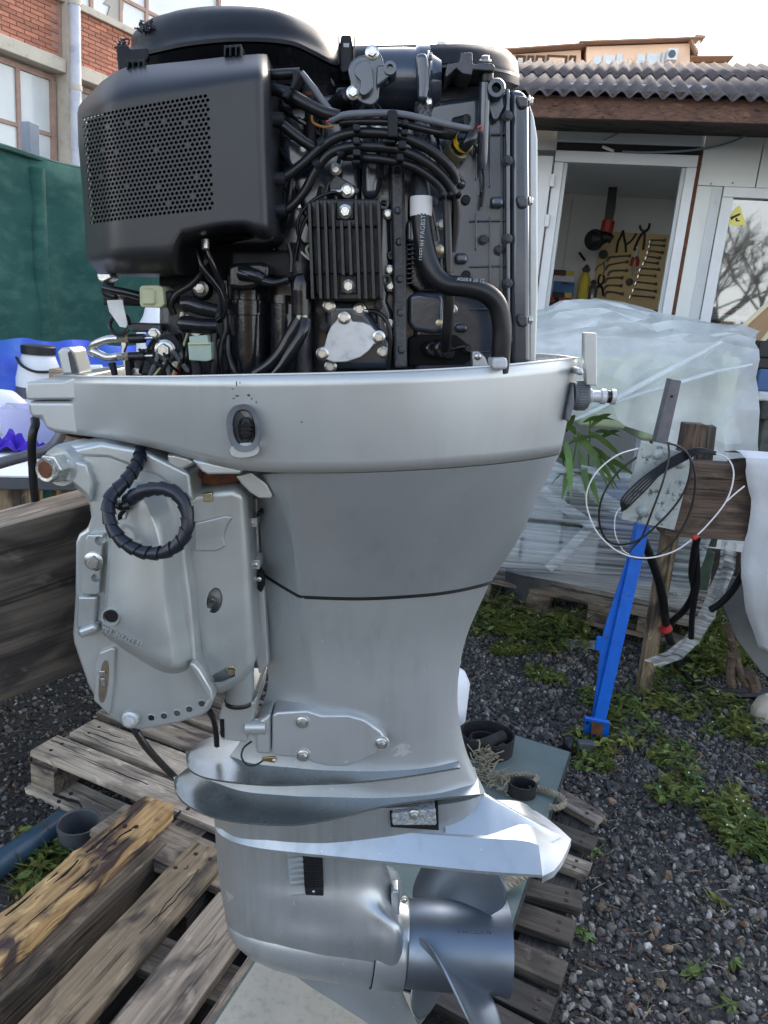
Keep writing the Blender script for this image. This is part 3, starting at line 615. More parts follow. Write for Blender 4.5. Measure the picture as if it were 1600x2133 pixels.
# strip with adjusting holes
st = pr('hole_strip', 6, [(145, 320), (235, 320), (238, 350), (215, 660), (200, 672), (120, 672), (108, 655), (130, 350)], YB - .012, YB + .002, 'cast_silver', cb, bevel=.003)
cut(st, [cyl(6, 185, 380, YB - .03, YB - .001, .0105), cyl(6, 167, 535, YB - .03, YB - .001, .0095), cyl(6, 163, 602, YB - .03, YB - .001, .0095)])
for x, y, r in ((185, 380, .0105), (167, 535, .0095), (163, 602, .0095)):
    h = MB(); h.lathe(E(*zz(6, (x, y)), YB - .002), (0, 1, 0), [(0, r), (.001, r)], 20); ep('hole_floor', h, 'hole_black', st)
bolt(6, 185, 472, YB - .012, .0125, parent=cb, m='zinc')
pr('rib', 6, [(75, 880), (190, 838), (212, 890), (100, 938)], YB - .016, YB + .002, 'cast_silver', cb, bevel=.006, seg=3)
pr('edge_flange', 6, [(85, 680), (205, 680), (192, 840), (78, 878)], YB - .008, YB + .002, 'cast_silver', cb, bevel=.004)
# eye hole
eye = MB(); eye.lathe(E(*zz(6, (285, 795)), YB - .038), (0, -1, 0), [(-.01, .0225), (.004, .0205), (.004, .0165), (-.012, .0150), (-.02, .0150)], 28, True); ep('pivot_eye', eye, 'cast_silver', cb)
eh = MB(); eh.lathe(E(*zz(6, (287, 795)), YB - .0425), (0, -1, 0), [(0, .0135), (.0006, .0145)], 24); ep('eye_bore', eh, 'hole_black', cb)
# slot with its raised border
pr('slot_border', 6, [(180, 1290), (190, 1070), (215, 1010), (290, 978), (310, 990), (300, 1190), (275, 1380)], YB - .006, YB + .002, 'cast_silver', cb, bevel=.003)
ep('slot', MB().prism(oval(6, 242, 1178, 27, 125, YB - .0065, tilt=.1), oval(6, 242, 1178, 27, 125, YB + .0, tilt=.1)), 'slot_dirt', cb)
sp = MB(); sp.box(E(*zz(6, (235, 1130)), YB - .007), (.008, .004, .008)); sp.box(E(*zz(6, (238, 1180)), YB - .007), (.006, .004, .012)); ep('slot_pin', sp, 'zinc', cb, bevel=.001)
for x, y in ((518, 1390), (592, 1380), (668, 1363), (740, 1340), (813, 1307)):
    h = MB(); h.lathe(E(*zz(6, (x, y)), YB - .0005), (0, -1, 0), [(-.006, .0098), (.0006, .0098), (.0006, .0075), (-.004, .0075)], 22); ep('trim_hole_edge', h, 'silver_light', cb)
    h = MB(); h.lathe(E(*zz(6, (x + 3, y)), YB - .0008), (0, -1, 0), [(0, .0074), (.0003, .0074)], 20); ep('trim_hole', h, 'hole_black' if x < 550 else 'dark_cast', cb)
bs = MB(); bs.lathe(E(*zz(6, (398, 1395)), YB - .0), (0, -1, 0), [(-.004, .024), (.004, .0215), (.006, .019), (.006, .016)], 28); ep('bolt_boss', bs, 'cast_silver', cb)
bolt(6, 396, 1397, YB - .006, .0115, parent=cb, m='raw_alu')
pr('corner_gusset', 6, [(735, 1075), (760, 1068), (800, 1110), (870, 1230), (882, 1290), (850, 1335), (815, 1345), (850, 1280)], YB - .014, YB + .002, 'cast_silver', cb, bevel=.006, seg=3)
text('cast_lettering', 'TE3  MR652 3E', E(*zz(6, (222, 878)), YB - .042) - OFF, .0088, Matrix.Rotation(rad(90), 4, 'X') @ Matrix.Rotation(rad(-26), 4, 'Z'), 'silver_light', cb, .0012)
# tilt tube nut
N0 = E(112, 975, -.165); nd = Vector((-.35, -1, .02)).normalized()
tn = MB(); tn.lathe(N0, nd, [(-.010, .033), (.008, .033)], 6, True, .3); nut = ep('tilt_tube_nut', tn, 'zinc', cb, bevel=.002)
t2 = MB(); t2.lathe(N0, nd, [(0, .026), (.013, .0255), (.015, .0245), (.0145, .0185), (.006, .017)], 28, False); ep('tube_end', t2, 'zinc', nut)
t3 = MB(); t3.lathe(N0, nd, [(.0142, .0185), (.011, .017), (.004, .012), (.0, .002)], 24); ep('rusty_bore', t3, 'rust', nut)
bsn = MB(); bsn.lathe(N0, nd, [(-.06, .050), (-.02, .048), (-.009, .042)], 28); ep('tube_boss', bsn, 'cast_silver', cb)
pr('clamp_arm', None, [(112, 1000), (150, 1008), (176, 1030), (188, 1052), (195, 1010), (180, 965), (135, 952)], YB - .012, YB + .01, 'cast_silver', cb, bevel=.006, seg=3)
# top arm of the bracket reaching back under the pan
pr('bracket_shoulder', None, [(130, 938), (210, 922), (300, 938), (395, 985), (402, 1050), (372, 1020), (320, 990), (225, 955), (150, 952)], YB - .003, .10, 'cast_silver', cb, bevel=.006, seg=3)
# ------------------------------------------------------------------ swivel bracket
sv = pr('swivel_bracket', 6, [(690, 110), (760, 60), (1000, 35), (1075, 70), (1090, 420), (1110, 800), (1125, 1100), (1060, 1190), (900, 1285), (870, 1230), (800, 1080), (775, 920), (745, 760), (725, 560), (712, 330)], -.118, .10, 'cast_silver', None, bevel=.014, seg=4)
cut(sv, [MB().prism(oval(6, 898, 700, 55, 85, -.16, tilt=.15, pw=2.), oval(6, 885, 706, 40, 68, -.085, tilt=.15, pw=2.)), MB().prism([E(*zz(6, p), -.16) for p in ((850, 1185), (870, 1145), (960, 1095), (1010, 1085), (1008, 1150), (930, 1180))], [E(*zz(6, p), -.098) for p in ((850, 1185), (870, 1145), (960, 1095), (1010, 1085), (1008, 1150), (930, 1180))])])
gn = MB(); gn.lathe(E(*zz(6, (872, 715)), -.09), (.1, -1, 0), [(0, .011), (.01, .011), (.012, .0085), (.016, .0085), (.018, .006), (.022, .0065), (.026, .004)], 16); ep('grease_nipple', gn, 'zinc', sv)
bolt(6, 990, 1113, -.1, .0088, parent=sv, m='bolt_brass')
ct = MB(); q0, q1 = E(*zz(6, (1035, 1290)), -.055), E(*zz(6, (1010, 60)), -.055); ct.lathe(q0, q1 - q0, [(0, .036), (.01, .0385), ((q1 - q0).length, .0385)], 32); ep('swivel_tube', ct, 'cast_silver', sv)
er = MB(); er.lathe(q0, q1 - q0, [(-.003, .0385), (.002, .0392), (.004, .037)], 32); ep('tube_seal', er, 'rubber', sv)
pr('raised_panel', 6, [(770, 250), (960, 205), (1000, 215), (965, 270), (945, 330), (955, 390), (900, 420), (770, 420)], -.121, -.11, 'cast_silver', sv, bevel=.003)
# upper arm, rusty mount and exposed black plate under the pan
pr('mount_bracket', 5, [(890, 615), (1140, 640), (1130, 680), (1000, 700), (900, 690), (870, 660)], -.10, .06, 'rust', sv, bevel=.004)
pr('under_pan_plate', 5, [(240, 445), (640, 500), (760, 540), (890, 620), (890, 690), (830, 660), (680, 590), (400, 490)], -.06, .08, 'rust', sv, bevel=.003)
pr('mount_ear', 5, [(755, 540), (790, 540), (860, 556), (905, 580), (880, 600), (830, 622), (790, 620), (765, 600)], -.15, -.08, 'cast_silver', sv, bevel=.006, seg=3)
pr('pan_tongue', 5, [(880, 566), (960, 580), (1140, 620), (1125, 640), (960, 642), (930, 625)], -.185, -.14, 'silver_light', pan, bevel=.004)
pr('chafed_guard', 5, [(1100, 650), (1180, 630), (1255, 690), (1285, 745), (1280, 760), (1215, 760), (1170, 730), (1130, 690)], -.14, -.09, 'cast_silver', leg, bevel=.006)
bolt(5, 905, 640, -.105, .008, parent=sv, m='rust')
pr('swivel_latch', 5, [(935, 735), (985, 730), (985, 780), (940, 780)], -.122, -.11, 'bolt_brass', sv, bevel=.002)
# pale strip plate along the leg's front with its clips
fs = pr('leg_front_plate', 6, [(1095, 100), (1145, 110), (1150, 520), (1180, 620), (1205, 1080), (1150, 1140), (1120, 1000), (1100, 500)], -.05, -.03, 'silver_light', leg, bevel=.003)
for x, y, w_, h_ in ((1112, 250, 56, 56), (1134, 495, 40, 56)):
    cl = pr('clip', 6, [(x - w_ / 2, y - h_ / 2), (x + w_ / 2, y - h_ / 2), (x + w_ / 2, y + h_ / 2), (x - w_ / 2, y + h_ / 2)], -.082, -.045, 'silver_light', leg, bevel=.0015)
    bolt(6, x - 6, y, -.0825, .0046, 'screw', parent=cl)
pr('slot_clip', 6, [(1142, 530), (1172, 560), (1175, 640), (1158, 662), (1142, 640)], -.066, -.045, 'hole_black', leg, bevel=.002)
bolt(6, 1150, 580, -.067, .005, 'screw', parent=leg)
pr('clip_hook', 6, [(1130, 205), (1150, 180), (1165, 190), (1160, 212), (1135, 216)], -.084, -.06, 'hole_black', leg, bevel=.002)
# ------------------------------------------------------------------ spiral wrapped cable loop
path = [(297, 925, -.13), (288, 962, -.165), (262, 1002, -.19), (233, 1033, -.205), (226, 1066, -.215), (236, 1102, -.222), (262, 1132, -.228), (300, 1150, -.232), (340, 1150, -.236), (374, 1130, -.236), (390, 1098, -.232), (388, 1062, -.226), (372, 1033, -.22), (345, 1019, -.213), (312, 1020, -.205), (284, 1030, -.197), (262, 1046, -.19)]
cp = catmull([E(*p) for p in path], 240)
sw_ = MB(); NT = 26
def fr_at(i):
    t = (cp[min(i + 1, 239)] - cp[max(i - 1, 0)]).normalized(); u = (Vector((0, 1, 0)) - t * t.y).normalized(); return t, u, t.cross(u)
wrap = ep('spiral_cable', MB().tube(cp, .0062, 12, smooth=False), 'rubber', None)
i = 0; step = 240 / NT
for k in range(NT):
    a, b = int(k * step), min(239, int((k + 1) * step) + 1)
    R = []
    for m_ in range(a, b + 1, 2):
        t, u, w = fr_at(m_); f = (m_ - a) / max(1, b - a); rr = .0070 + .0022 * f
        R.append([cp[m_] + t * (.45 * .0074 * math.sin(2 * math.pi * q / 14)) + (u * math.cos(2 * math.pi * q / 14) + w * math.sin(2 * math.pi * q / 14)) * rr for q in range(14)])
    if len(R) > 1: sw_.rings(R, True, True, True)
ep('spiral_wrap', sw_, 'spiral_plastic', wrap, ang=50)
tb('wrap_tail', 5, [(515, 790, -.19), (540, 800, -.20), (575, 790, -.20)], .010, 'rubber', wrap)
tb('loop_lead', 5, [(545, 820, -.19), (525, 850, -.185), (535, 910, -.185), (560, 960, -.188)], .005, 'rubber', wrap)
gm = MB(); gm.lathe(E(*zz(5, (560, 940)), YB - .037), (0, -1, 0), [(0, .026), (.004, .024), (.004, .017), (-.004, .016)], 26); ep('cable_grommet', gm, 'cast_silver', cb)
# black hose dropping from the front skirt behind the timber
tb('steering_hose', 21, [(385, 1020, -.03), (395, 1090, -.035), (370, 1170, -.04), (355, 1300, -.04), (360, 1500, -.035), (375, 1750, -.03), (400, 1960, -.02)], .0105, 'rubber', None)
# hose from bracket to pallet
tb('drain_hose', 15, [(770, 470, -.05), (830, 560, .0), (910, 650, .08), (1000, 740, .16)], .0105, 'rubber', None)
# ------------------------------------------------------------------ powerhead: block and castings
RS = .58
blk = pr('engine_block', None, [(575, 180), (1050, 175), (1062, 200), (1063, 800), (330, 800), (330, 600), (560, 560)], -.055, .14, 'dark_paint', bevel=.006)
head = pr('cylinder_head', 2, [(915, 440), (1330, 380), (1338, 420), (1342, 1960), (830, 1960), (830, 700)], -.085, .12, 'dark_paint', bevel=.008, seg=3)
# ridge seam and head cover at the back
pr('head_seam', 2, [(1322, 372), (1350, 372), (1352, 1960), (1326, 1960)], -.098, .10, 'dark_paint', head, bevel=.003)
hc = pr('head_cover', 2, [(1350, 372), (1420, 375), (1455, 430), (1462, 1960), (1352, 1960)], -.088, .10, 'dark_paint', None, bevel=.012, seg=3)
pr('head_cover_back', 2, [(1450, 440), (1478, 520), (1498, 640), (1500, 1500), (1485, 1960), (1450, 1960)], -.06, .08, 'silver_light', hc, bevel=.008, seg=3)
for y in (440, 978, 1618):
    pr('cover_lug', 2, [(1385, y - 34), (1448, y - 26), (1448, y + 34), (1400, y + 40), (1380, y)], -.094, -.05, 'dark_cast', hc, bevel=.005)
    bolt(2, 1447, y, -.08, .0066, parent=hc, dir=(1, 0, 0))
# bosses and lugs on the head
for x, y, w_, h_ in ((1280, 980, 76, 60), (1090, 880, 46, 50), (1088, 1285, 72, 60), (1088, 1660, 70, 50), (960, 1500, 60, 50), (1200, 925, 30, 40)):
    pr('casting_lug', 2, [(x - w_ / 2, y - h_ / 2), (x + w_ / 2, y - h_ / 2), (x + w_ / 2, y + h_ / 2), (x - w_ / 2, y + h_ / 2)], -.098, -.07, 'dark_paint', head, bevel=.005, seg=3)
for x, y in ((1110, 972), (1112, 1375), (1113, 1772), (1112, 540)):
    bolt(2, x, y, -.087, .0072, 'slot', 'black_plastic', parent=head)
for x, y in ((965, 1240), (965, 1632)):
    h = MB(); h.lathe(E(*zz(2, (x, y)), -.09), (0, -1, 0), [(-.01, .020), (.006, .018), (.006, .012)], 20); ep('plug_boss', h, 'dark_paint', head)
    bolt(2, x, y, -.096, .0060, 'plug', 'bolt_brass', parent=head)
bolt(2, 980, 1105, -.10, .0062, parent=head)
# lower casting shelf
pr('exhaust_casting', 3, [(800, 605), (860, 590), (990, 600), (1000, 800), (940, 815), (830, 800), (800, 760)], -.10, -.05, 'dark_paint', head, bevel=.012, seg=3)
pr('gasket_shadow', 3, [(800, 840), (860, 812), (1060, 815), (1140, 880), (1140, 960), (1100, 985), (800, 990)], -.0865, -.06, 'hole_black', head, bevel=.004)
pr('corner_plate', 3, [(1142, 910), (1180, 908), (1215, 940), (1240, 1000), (1150, 1000)], -.098, -.08, 'raw_alu', head, bevel=.002)
bolt(3, 1174, 935, -.10, .006, 'screw', parent=head)
cp_ = MB()
for i, (x, y, r) in enumerate(((900, 890, .016), (960, 890, .021), (985, 905, .017))):
    cp_.lathe(E(*zz(3, (x, y)), -.09), (.35, -1, -.05), [(0, r), (.02, r), (.022, r * .8)], 18)
ep('hose_clamp_stub', cp_, 'gloss_black', head)
tb('sensor_lead', 3, [(1030, 900, -.11), (1080, 885, -.11), (1115, 885, -.105)], .0042, 'rubber', head)
hk = MB(); hk.lathe(E(*zz(3, (1118, 890)), -.10), (0, -1, 0), [(0, .008), (.008, .008), (.01, .006)], 16); ep('lead_cap', hk, 'rubber', head)
# vertical walls of the block
vr = pr('block_rib', 3, [(705, -150), (780, -150), (798, 1000), (725, 1000), (715, 380)], -.118, -.04, 'dark_cast', blk, bevel=.004)
pr('inner_rib', 2, [(690, 540), (700, 760), (695, 1030), (680, 1300), (780, 1300), (780, 800)], -.100, -.04, 'dark_cast', blk, bevel=.004)
pr('block_column', 2, [(505, 450), (660, 430), (668, 800), (640, 960), (556, 965), (545, 700), (495, 600)], -.112, -.04, 'dark_paint', blk, bevel=.010, seg=3)
pr('column_flank', 2, [(440, 640), (505, 600), (545, 700), (552, 1300), (400, 1300), (380, 900)], -.094, -.04, 'dark_paint', blk, bevel=.010, seg=3)
pr('flank_web', 3, [(640, 90), (700, 110), (712, 400), (690, 640), (720, 700), (722, 1000), (640, 1000), (620, 640)], -.106, -.05, 'dark_paint', blk, bevel=.008, seg=3)
for x, y, r in ((683, 525, .011), (670, 120, .011), (712, 395, .008)):
    h = MB(); h.lathe(E(*zz(3, (x, y)), -.10), (0, -1, 0), [(0, r), (.012, r), (.012, r * .6), (.004, r * .5)], 18); ep('cast_boss', h, 'dark_cast', blk)
pr('dark_web', 3, [(800, 60), (940, 80), (1000, 400), (1000, 600), (860, 600), (800, 560)], -.0875, -.05, 'gloss_black', head, bevel=.006)
pr('head_step', 3, [(790, 200), (830, 200), (832, 325), (790, 320)], -.105, -.07, 'dark_paint', head, bevel=.006)
# left flank of the block behind the hoses
pr('manifold_wall', 2, [(60, 420), (300, 440), (460, 470), (470, 720), (400, 900), (330, 1300), (80, 1320)], -.075, .02, 'dark_paint', blk, bevel=.008, seg=3)
pr('manifold_bulge', 2, [(90, 560), (300, 620), (330, 760), (250, 830), (110, 860)], -.098, -.06, 'dark_paint', blk, bevel=.016, seg=3)
pr('lower_fairing', 4, [(940, 60), (1300, 60), (1440, 130), (1440, 300), (1300, 250), (940, 200)], -.10, -.02, 'black_plastic', blk, bevel=.006)
# thermostat casting and the round housing beside it
th = pr('thermostat_housing', 2, [(478, 270), (495, 225), (540, 195), (575, 190), (590, 165), (620, 158), (655, 190), (668, 230), (672, 290), (650, 350), (640, 430), (610, 462), (560, 455), (520, 432), (482, 428), (470, 395), (492, 362), (484, 310)], -.150, -.06, 'dark_paint', None, bevel=.008, seg=4, rnd=40)
pr('thermostat_dome', 2, [(520, 240), (570, 215), (600, 235), (612, 290), (610, 370), (570, 410), (540, 400), (545, 340), (515, 300)], -.160, -.14, 'dark_paint', th, bevel=.008, seg=4, rnd=30)
lg = pr('lifting_ear', 2, [(632, 245), (690, 235), (730, 245), (742, 270), (730, 300), (700, 315), (650, 352), (628, 365)], -.158, -.13, 'dark_paint', th, bevel=.004, seg=3)
cut(lg, [cyl(2, 702, 264, -.2, -.14, .006)])
e = MB(); e.lathe(E(*zz(2, (703, 264)), -.159), (0, -1, 0), [(-.004, .013), (.003, .012), (.003, .0065), (-.01, .006)], 22); ep('ear_rim', e, 'dark_paint', th)
for x, y in ((607, 180), (505, 396)): bolt(2, x, y, -.150, .0078, parent=th)
rh = MB(); rp = E(*zz(2, (640, 335)), -.085); rh.lathe(rp, (1, 0, .0), [(0, .060), (.03, .061), (.046, .060)], 36); rr_ = ep('round_housing', rh, 'dark_paint', None)
rh2 = MB(); rh2.lathe(rp + Vector((.044, 0, 0)), (1, 0, 0), [(0, .062), (.004, .066), (.016, .066), (.019, .05), (.03, .04)], 36); ep('housing_flange', rh2, 'dark_paint', rr_, ang=25)
pr('flange_post', 2, [(838, 178), (905, 172), (912, 240), (918, 330), (905, 440), (850, 440), (845, 330)], -.140, -.07, 'dark_paint', rr_, bevel=.006, seg=3)
bolt(2, 908, 200, -.120, .0062, parent=rr_, dir=(1, -.2, 0))
bolt(2, 905, 448, -.135, .0062, parent=rr_, dir=(1, -.2, 0))
# belt cover on top ------------------------------------------------------------
d0 = [(244, 128, 0), (262, 124, -.045), (320, 110, -.085), (400, 94, -.108), (500, 86, -.112), (600, 92, -.10), (650, 112, -.085), (690, 133, -.07), (722, 140, 0)]
d0b = [(x, y - 10, Y) for x, y, Y in d0]
dA = [(272, 100, 0), (290, 98, -.05), (340, 84, -.082), (410, 74, -.10), (500, 69, -.104), (590, 74, -.094), (650, 92, -.075), (690, 110, -.055), (716, 118, 0)]
dB = [(276, 72, 0), (296, 68, -.045), (345, 56, -.075), (415, 48, -.092), (500, 44, -.096), (590, 49, -.086), (645, 66, -.065), (680, 84, -.04), (704, 96, 0)]
dC = [(312, 40, 0), (330, 36, -.04), (370, 28, -.064), (430, 22, -.078), (500, 20, -.082), (575, 25, -.074), (620, 38, -.055), (655, 55, -.034), (680, 68, 0)]
dD = [(360, 24, 0), (376, 20, -.025), (410, 15, -.045), (450, 12, -.055), (500, 12, -.058), (550, 16, -.05), (590, 26, -.035), (615, 36, -.02), (632, 42, 0)]
bc = shell('belt_cover', [d0, d0b, dA, dB, dC, dD], 'black_plastic', n=40, sub=4, cap0=True)
# gasket line and lower case of the belt cover
dl = [[(x, y + 5, Y * 1.0) for x, y, Y in d0], [(x + 4, y + 20, Y * .93) for x, y, Y in d0], [(x + 10, y + 50, Y * .8) for x, y, Y in d0], [(x + 14, y + 85, Y * .72) for x, y, Y in d0]]
shell('lower_case', dl, 'gloss_black', bc, n=40, sub=4, cap1=True)
rl0 = [(690, 150, 0), (720, 146, -.05), (800, 140, -.082), (900, 138, -.088), (985, 138, -.086), (1050, 148, -.05), (1082, 158, 0)]
rl = [[(x, y + 20, Y * .9) for x, y, Y in rl0], rl0, [(x - .5, y - 4, Y * 1.03) for x, y, Y in rl0], [(x - 1, y - 12, Y * 1.02) for x, y, Y in rl0], [(700, 112, 0), (730, 108, -.05), (800, 106, -.08), (900, 104, -.085), (985, 103, -.082), (1046, 112, -.046), (1076, 124, 0)], [(705, 98, 0), (740, 95, -.04), (805, 94, -.07), (900, 92, -.075), (975, 91, -.07), (1030, 97, -.04), (1058, 104, 0)]]
lobe = shell('cam_cover_lobe', rl, 'black_plastic', bc, n=36, sub=3)
gr_ = [half([(x, y + d, Y * 1.035) for x, y, Y in rl0], 36) for d in (3, -3)]
ep('cover_gasket', MB().rings(gr_), 'rubber', bc)
# clips of the cover
c_ = MB()
for (x0, x1) in ((425, 432), (455, 500), (506, 513)):
    a, b_ = E(*zz(2, (x0, 285)), -.10), E(*zz(2, (x1, 82 if x0 == 455 else 90)), -.10); c_.box((a + b_) / 2, (abs(b_.x - a.x), .006, abs(b_.z - a.z)))
ck = pr('cover_clip', 2, [(440, 82), (493, 82), (505, 150), (505, 200), (498, 280), (446, 286), (432, 240), (430, 150)], -.112, -.095, 'black_plastic', bc, bevel=.002)
pr('clip_window', 2, [(452, 128), (484, 128), (482, 150), (454, 150)], -.1125, -.111, 'print_light', ck, bevel=0)
for xx in ((424, 431), (507, 514)):
    pr('clip_leg', 2, [(xx[0], 88), (xx[1], 88), (xx[1], 240), (xx[0], 240)], -.118, -.108, 'black_plastic', ck, bevel=.001)
for x0, y0 in ((405, 395), (985, 305)):
    k = pr('box_clip', 1, [(x0 - 48, y0 - 35), (x0 + 50, y0 - 45), (x0 + 50, y0 - 25), (x0 - 48, y0 - 15)], -.150, -.11, 'black_plastic', bc, bevel=.001)
    for dx in (-48, -16, 18, 46): pr('clip_prong', 1, [(x0 + dx - 5, y0 - 40), (x0 + dx + 5, y0 - 40), (x0 + dx + 5, y0 + 28), (x0 + dx - 5, y0 + 28)], -.156, -.14, 'black_plastic', k, bevel=.001)
pr('cover_corner', 1, [(288, 268), (350, 262), (370, 290), (480, 280), (490, 330), (470, 370), (360, 385), (352, 415), (300, 420), (295, 360)], -.08, .02, 'black_plastic', bc, bevel=.004)
# frayed foam on the corner
ff = MB(); rs = random.Random(3)
for (x, y, s_) in [(480, 170, 60)] * 90 + [(330, 268, 30)] * 30:
    p = E(*zz(1, (x + rs.gauss(0, s_ * .45), y + rs.gauss(0, 13) + (abs(x - 480) * 0))), -.05 + rs.uniform(-.015, .015)); q = p + Vector((rs.gauss(0, .0035), rs.gauss(0, .003), rs.gauss(.0, .003)))
    ff.tube([p, (p + q) / 2 + Vector((rs.gauss(0, .003), 0, rs.gauss(0, .003))), q], .0009, 4, res=4)
ep('torn_foam', ff, 'rubber', bc)['kind'] = 'stuff'
# right end bracket on the cover
ec = pr('end_bracket', 2, [(1085, 180), (1145, 175), (1150, 240), (1255, 235), (1272, 262), (1262, 278), (1150, 270), (1140, 300), (1090, 290), (1060, 262), (1010, 310), (998, 308), (1010, 240), (1075, 232)], -.125, -.07, 'dark_cast', None, bevel=.004)
bolt(2, 1215, 225, -.11, .0072, parent=ec, dir=(0, -.35, 1))
vt = MB(); vt.lathe(E(*zz(2, (1214, 310)), -.108), (0, 0, -1), [(-.012, .0135), (0, .0135), (.0, .0115), (.09, .0112), (.1, .006)], 22); ep('hold_post', vt, 'dark_paint', ec)
rgm = MB(); rgm.lathe(E(*zz(2, (1222, 288)), -.11), (0, 0, -1), [(0, .0135), (.005, .0142), (.010, .013)], 22); ep('rubber_mount', rgm, 'rubber', ec)
bo = MB(); bo.lathe(E(*zz(2, (1265, 388)), -.10), (0, -1, 0), [(-.03, .021), (.014, .019), (.016, .017), (.016, .0095), (-.01, .008)], 28); eb = ep('threaded_boss', bo, 'dark_paint', ec)
eh2 = MB(); eh2.lathe(E(*zz(2, (1268, 388)), -.1145), (0, -1, 0), [(0, .0088), (.0005, .0088)], 20); ep('boss_bore', eh2, 'hole_black', eb)
pr('boss_web', 2, [(1220, 400), (1310, 400), (1320, 470), (1285, 545), (1255, 550), (1225, 470)], -.098, -.07, 'dark_paint', ec, bevel=.008, seg=3)
# ------------------------------------------------------------------ voltage regulator
rgu = pr('voltage_regulator', 3, [(272, 100), (330, 88), (640, 88), (655, 110), (660, 610), (640, 632), (340, 636), (300, 600), (285, 400)], -.142, -.105, 'fin_black', None, bevel=.003)
fx = [268, 312, 352, 394, 438, 480, 520, 556, 598, 640]
for i, x in enumerate(fx):
    y0, y1 = (108 if i == 0 else 92), 628
    def fin(ya, yb):
        lean = 20
        a, b_ = zz(3, (x + (ya - 90) / 540 * lean, ya)), zz(3, (x + (yb - 90) / 540 * lean, yb))
        na, nb, na2, nb2 = E(a[0] - 4, a[1], -.166), E(b_[0] - 4, b_[1], -.166), E(a[0] + 3, a[1], -.166), E(b_[0] + 3, b_[1], -.166)
        q = [na, na2, nb2, nb]; ep('cooling_fin', MB().prism(q, [Vector((p.x, -.14, p.z)) for p in q]), 'fin_black', rgu, bevel=.0012)
    if i in (4, 5): fin(200, 500)
    else:
        fin(y0, y1)
for y in (235, 485): pr('fin_bridge', 3, [(285, y - 5), (650, y - 12), (650, y), (286, y + 6)], -.150, -.14, 'fin_black', rgu, bevel=.001)
for x, y in ((463, 158), (480, 558)):
    pr('bolt_pad', 3, [(x - 50, y - 62), (x + 48, y - 62), (x + 48, y + 42), (x - 50, y + 42)], -.1455, -.13, 'fin_black', rgu, bevel=.002)
    bolt(3, x, y, -.1455, .0086, parent=rgu)
# regulator brackets and ground leads
pr('ground_tab', 2, [(372, 880), (410, 830), (440, 850), (540, 910), (530, 940), (420, 950), (380, 920)], -.118, -.108, 'dark_cast', blk, bevel=.002)
bolt(2, 474, 922, -.119, .0086, parent=blk); bolt(2, 411, 808, -.112, .0072, parent=blk)
bolt(2, 635, 600, -.118, .0072, parent=blk)
tb('ground_lead', 3, [(440, 50, -.125), (370, 58, -.13), (290, 95, -.135), (225, 165, -.138), (205, 240, -.138), (222, 310, -.135), (270, 352, -.13)], .0034, 'rubber', None)
tb('lead_terminal', 3, [(385, 50, -.126), (440, 48, -.126)], .0042, 'zinc', rgu)
tb('yellow_wire', 3, [(285, 330, -.13), (255, 352, -.135), (262, 385, -.135), (290, 420, -.13)], .0032, 'connector_cream', rgu)
tb('white_wire', 3, [(225, 375, -.13), (260, 405, -.132), (290, 425, -.13)], .0028, 'tape_white', rgu)
# ------------------------------------------------------------------ blanking plate
bp_ = pr('blanking_plate', 3, [(350, 880), (365, 820), (385, 775), (415, 740), (430, 710), (455, 695), (482, 715), (500, 745), (560, 752), (600, 770), (630, 805), (665, 815), (672, 840), (650, 862), (618, 870), (590, 905), (545, 940), (470, 965), (400, 968), (365, 955), (330, 955), (312, 925), (320, 895)], -.128, -.115, 'raw_alu', None, bevel=.0015)
for x, y in ((457, 727), (643, 830), (340, 920)): bolt(3, x, y, -.128, .0082, parent=bp_)
for x, y in ((376, 665), (540, 682), (384, 990), (665, 912)): bolt(3, x, y, -.112, .0082, parent=blk)
pr('pump_body', 3, [(350, 640), (560, 640), (620, 740), (720, 860), (715, 1010), (360, 1010)], -.112, -.05, 'dark_paint', blk, bevel=.01, seg=3)
tb('pump_lead', 3, [(590, 690, -.12), (640, 700, -.125), (685, 745, -.128), (705, 820, -.128), (700, 910, -.125), (690, 1030, -.12)], .0050, 'rubber', None)
tb('pump_terminal', 3, [(565, 690, -.119), (625, 696, -.122)], .004, 'zinc', bp_)
# ------------------------------------------------------------------ hoses and harness
H = 'rubber'
h1 = tb('fuel_hose', 3, [(868, -30, -.13), (870, 80, -.14), (872, 200, -.145), (890, 340, -.15), (930, 470, -.155), (1000, 545, -.158), (1110, 562, -.158), (1210, 590, -.155), (1280, 660, -.152), (1305, 780, -.15), (1300, 900, -.148), (1290, 1020, -.145)], .0205, H, None, n=16)
bw = MB(); p0, p1 = E(*zz(3, (830, 90)), -.165), E(*zz(3, (918, 185)), -.165); bw.lathe(E(*zz(3, (870, 184)), -.143), (0, 0, 1), [(.0, .0226), (.022, .0226)], 20); ep('hose_band', bw, 'tape_white', h1, bevel=.001)
rm = pr('hose_end_band', 3, [(1250, 945), (1335, 940), (1338, 1005), (1255, 1005)], -.172, -.13, 'cap_tape', h1, bevel=.004)
br = MB(); bp0, bp1 = E(*zz(2, (868, 980)), -.125), E(*zz(2, (880, 450)), -.118)
ep('braided_hose', MB().tube([bp0, bp1], .0090, 16, smooth=False), 'grey_rubber', None)
bw2 = MB(); L_ = (bp1 - bp0).length
for k in range(26):
    a = bp0.lerp(bp1, k / 26)
    for q in range(5):
        an_ = -1.2 + q * .6 + (k % 2) * .3; bw2.box(a + Vector((math.sin(an_) * .0092, -math.cos(an_) * .0092, 0)), (.0035, .0018, .006), Matrix.Rotation(an_, 3, 'Z') @ Matrix.Rotation(.6 if k % 2 else -.6, 3, 'Y'))
ep('braid', bw2, 'dark_cast', h1)['kind'] = 'stuff'
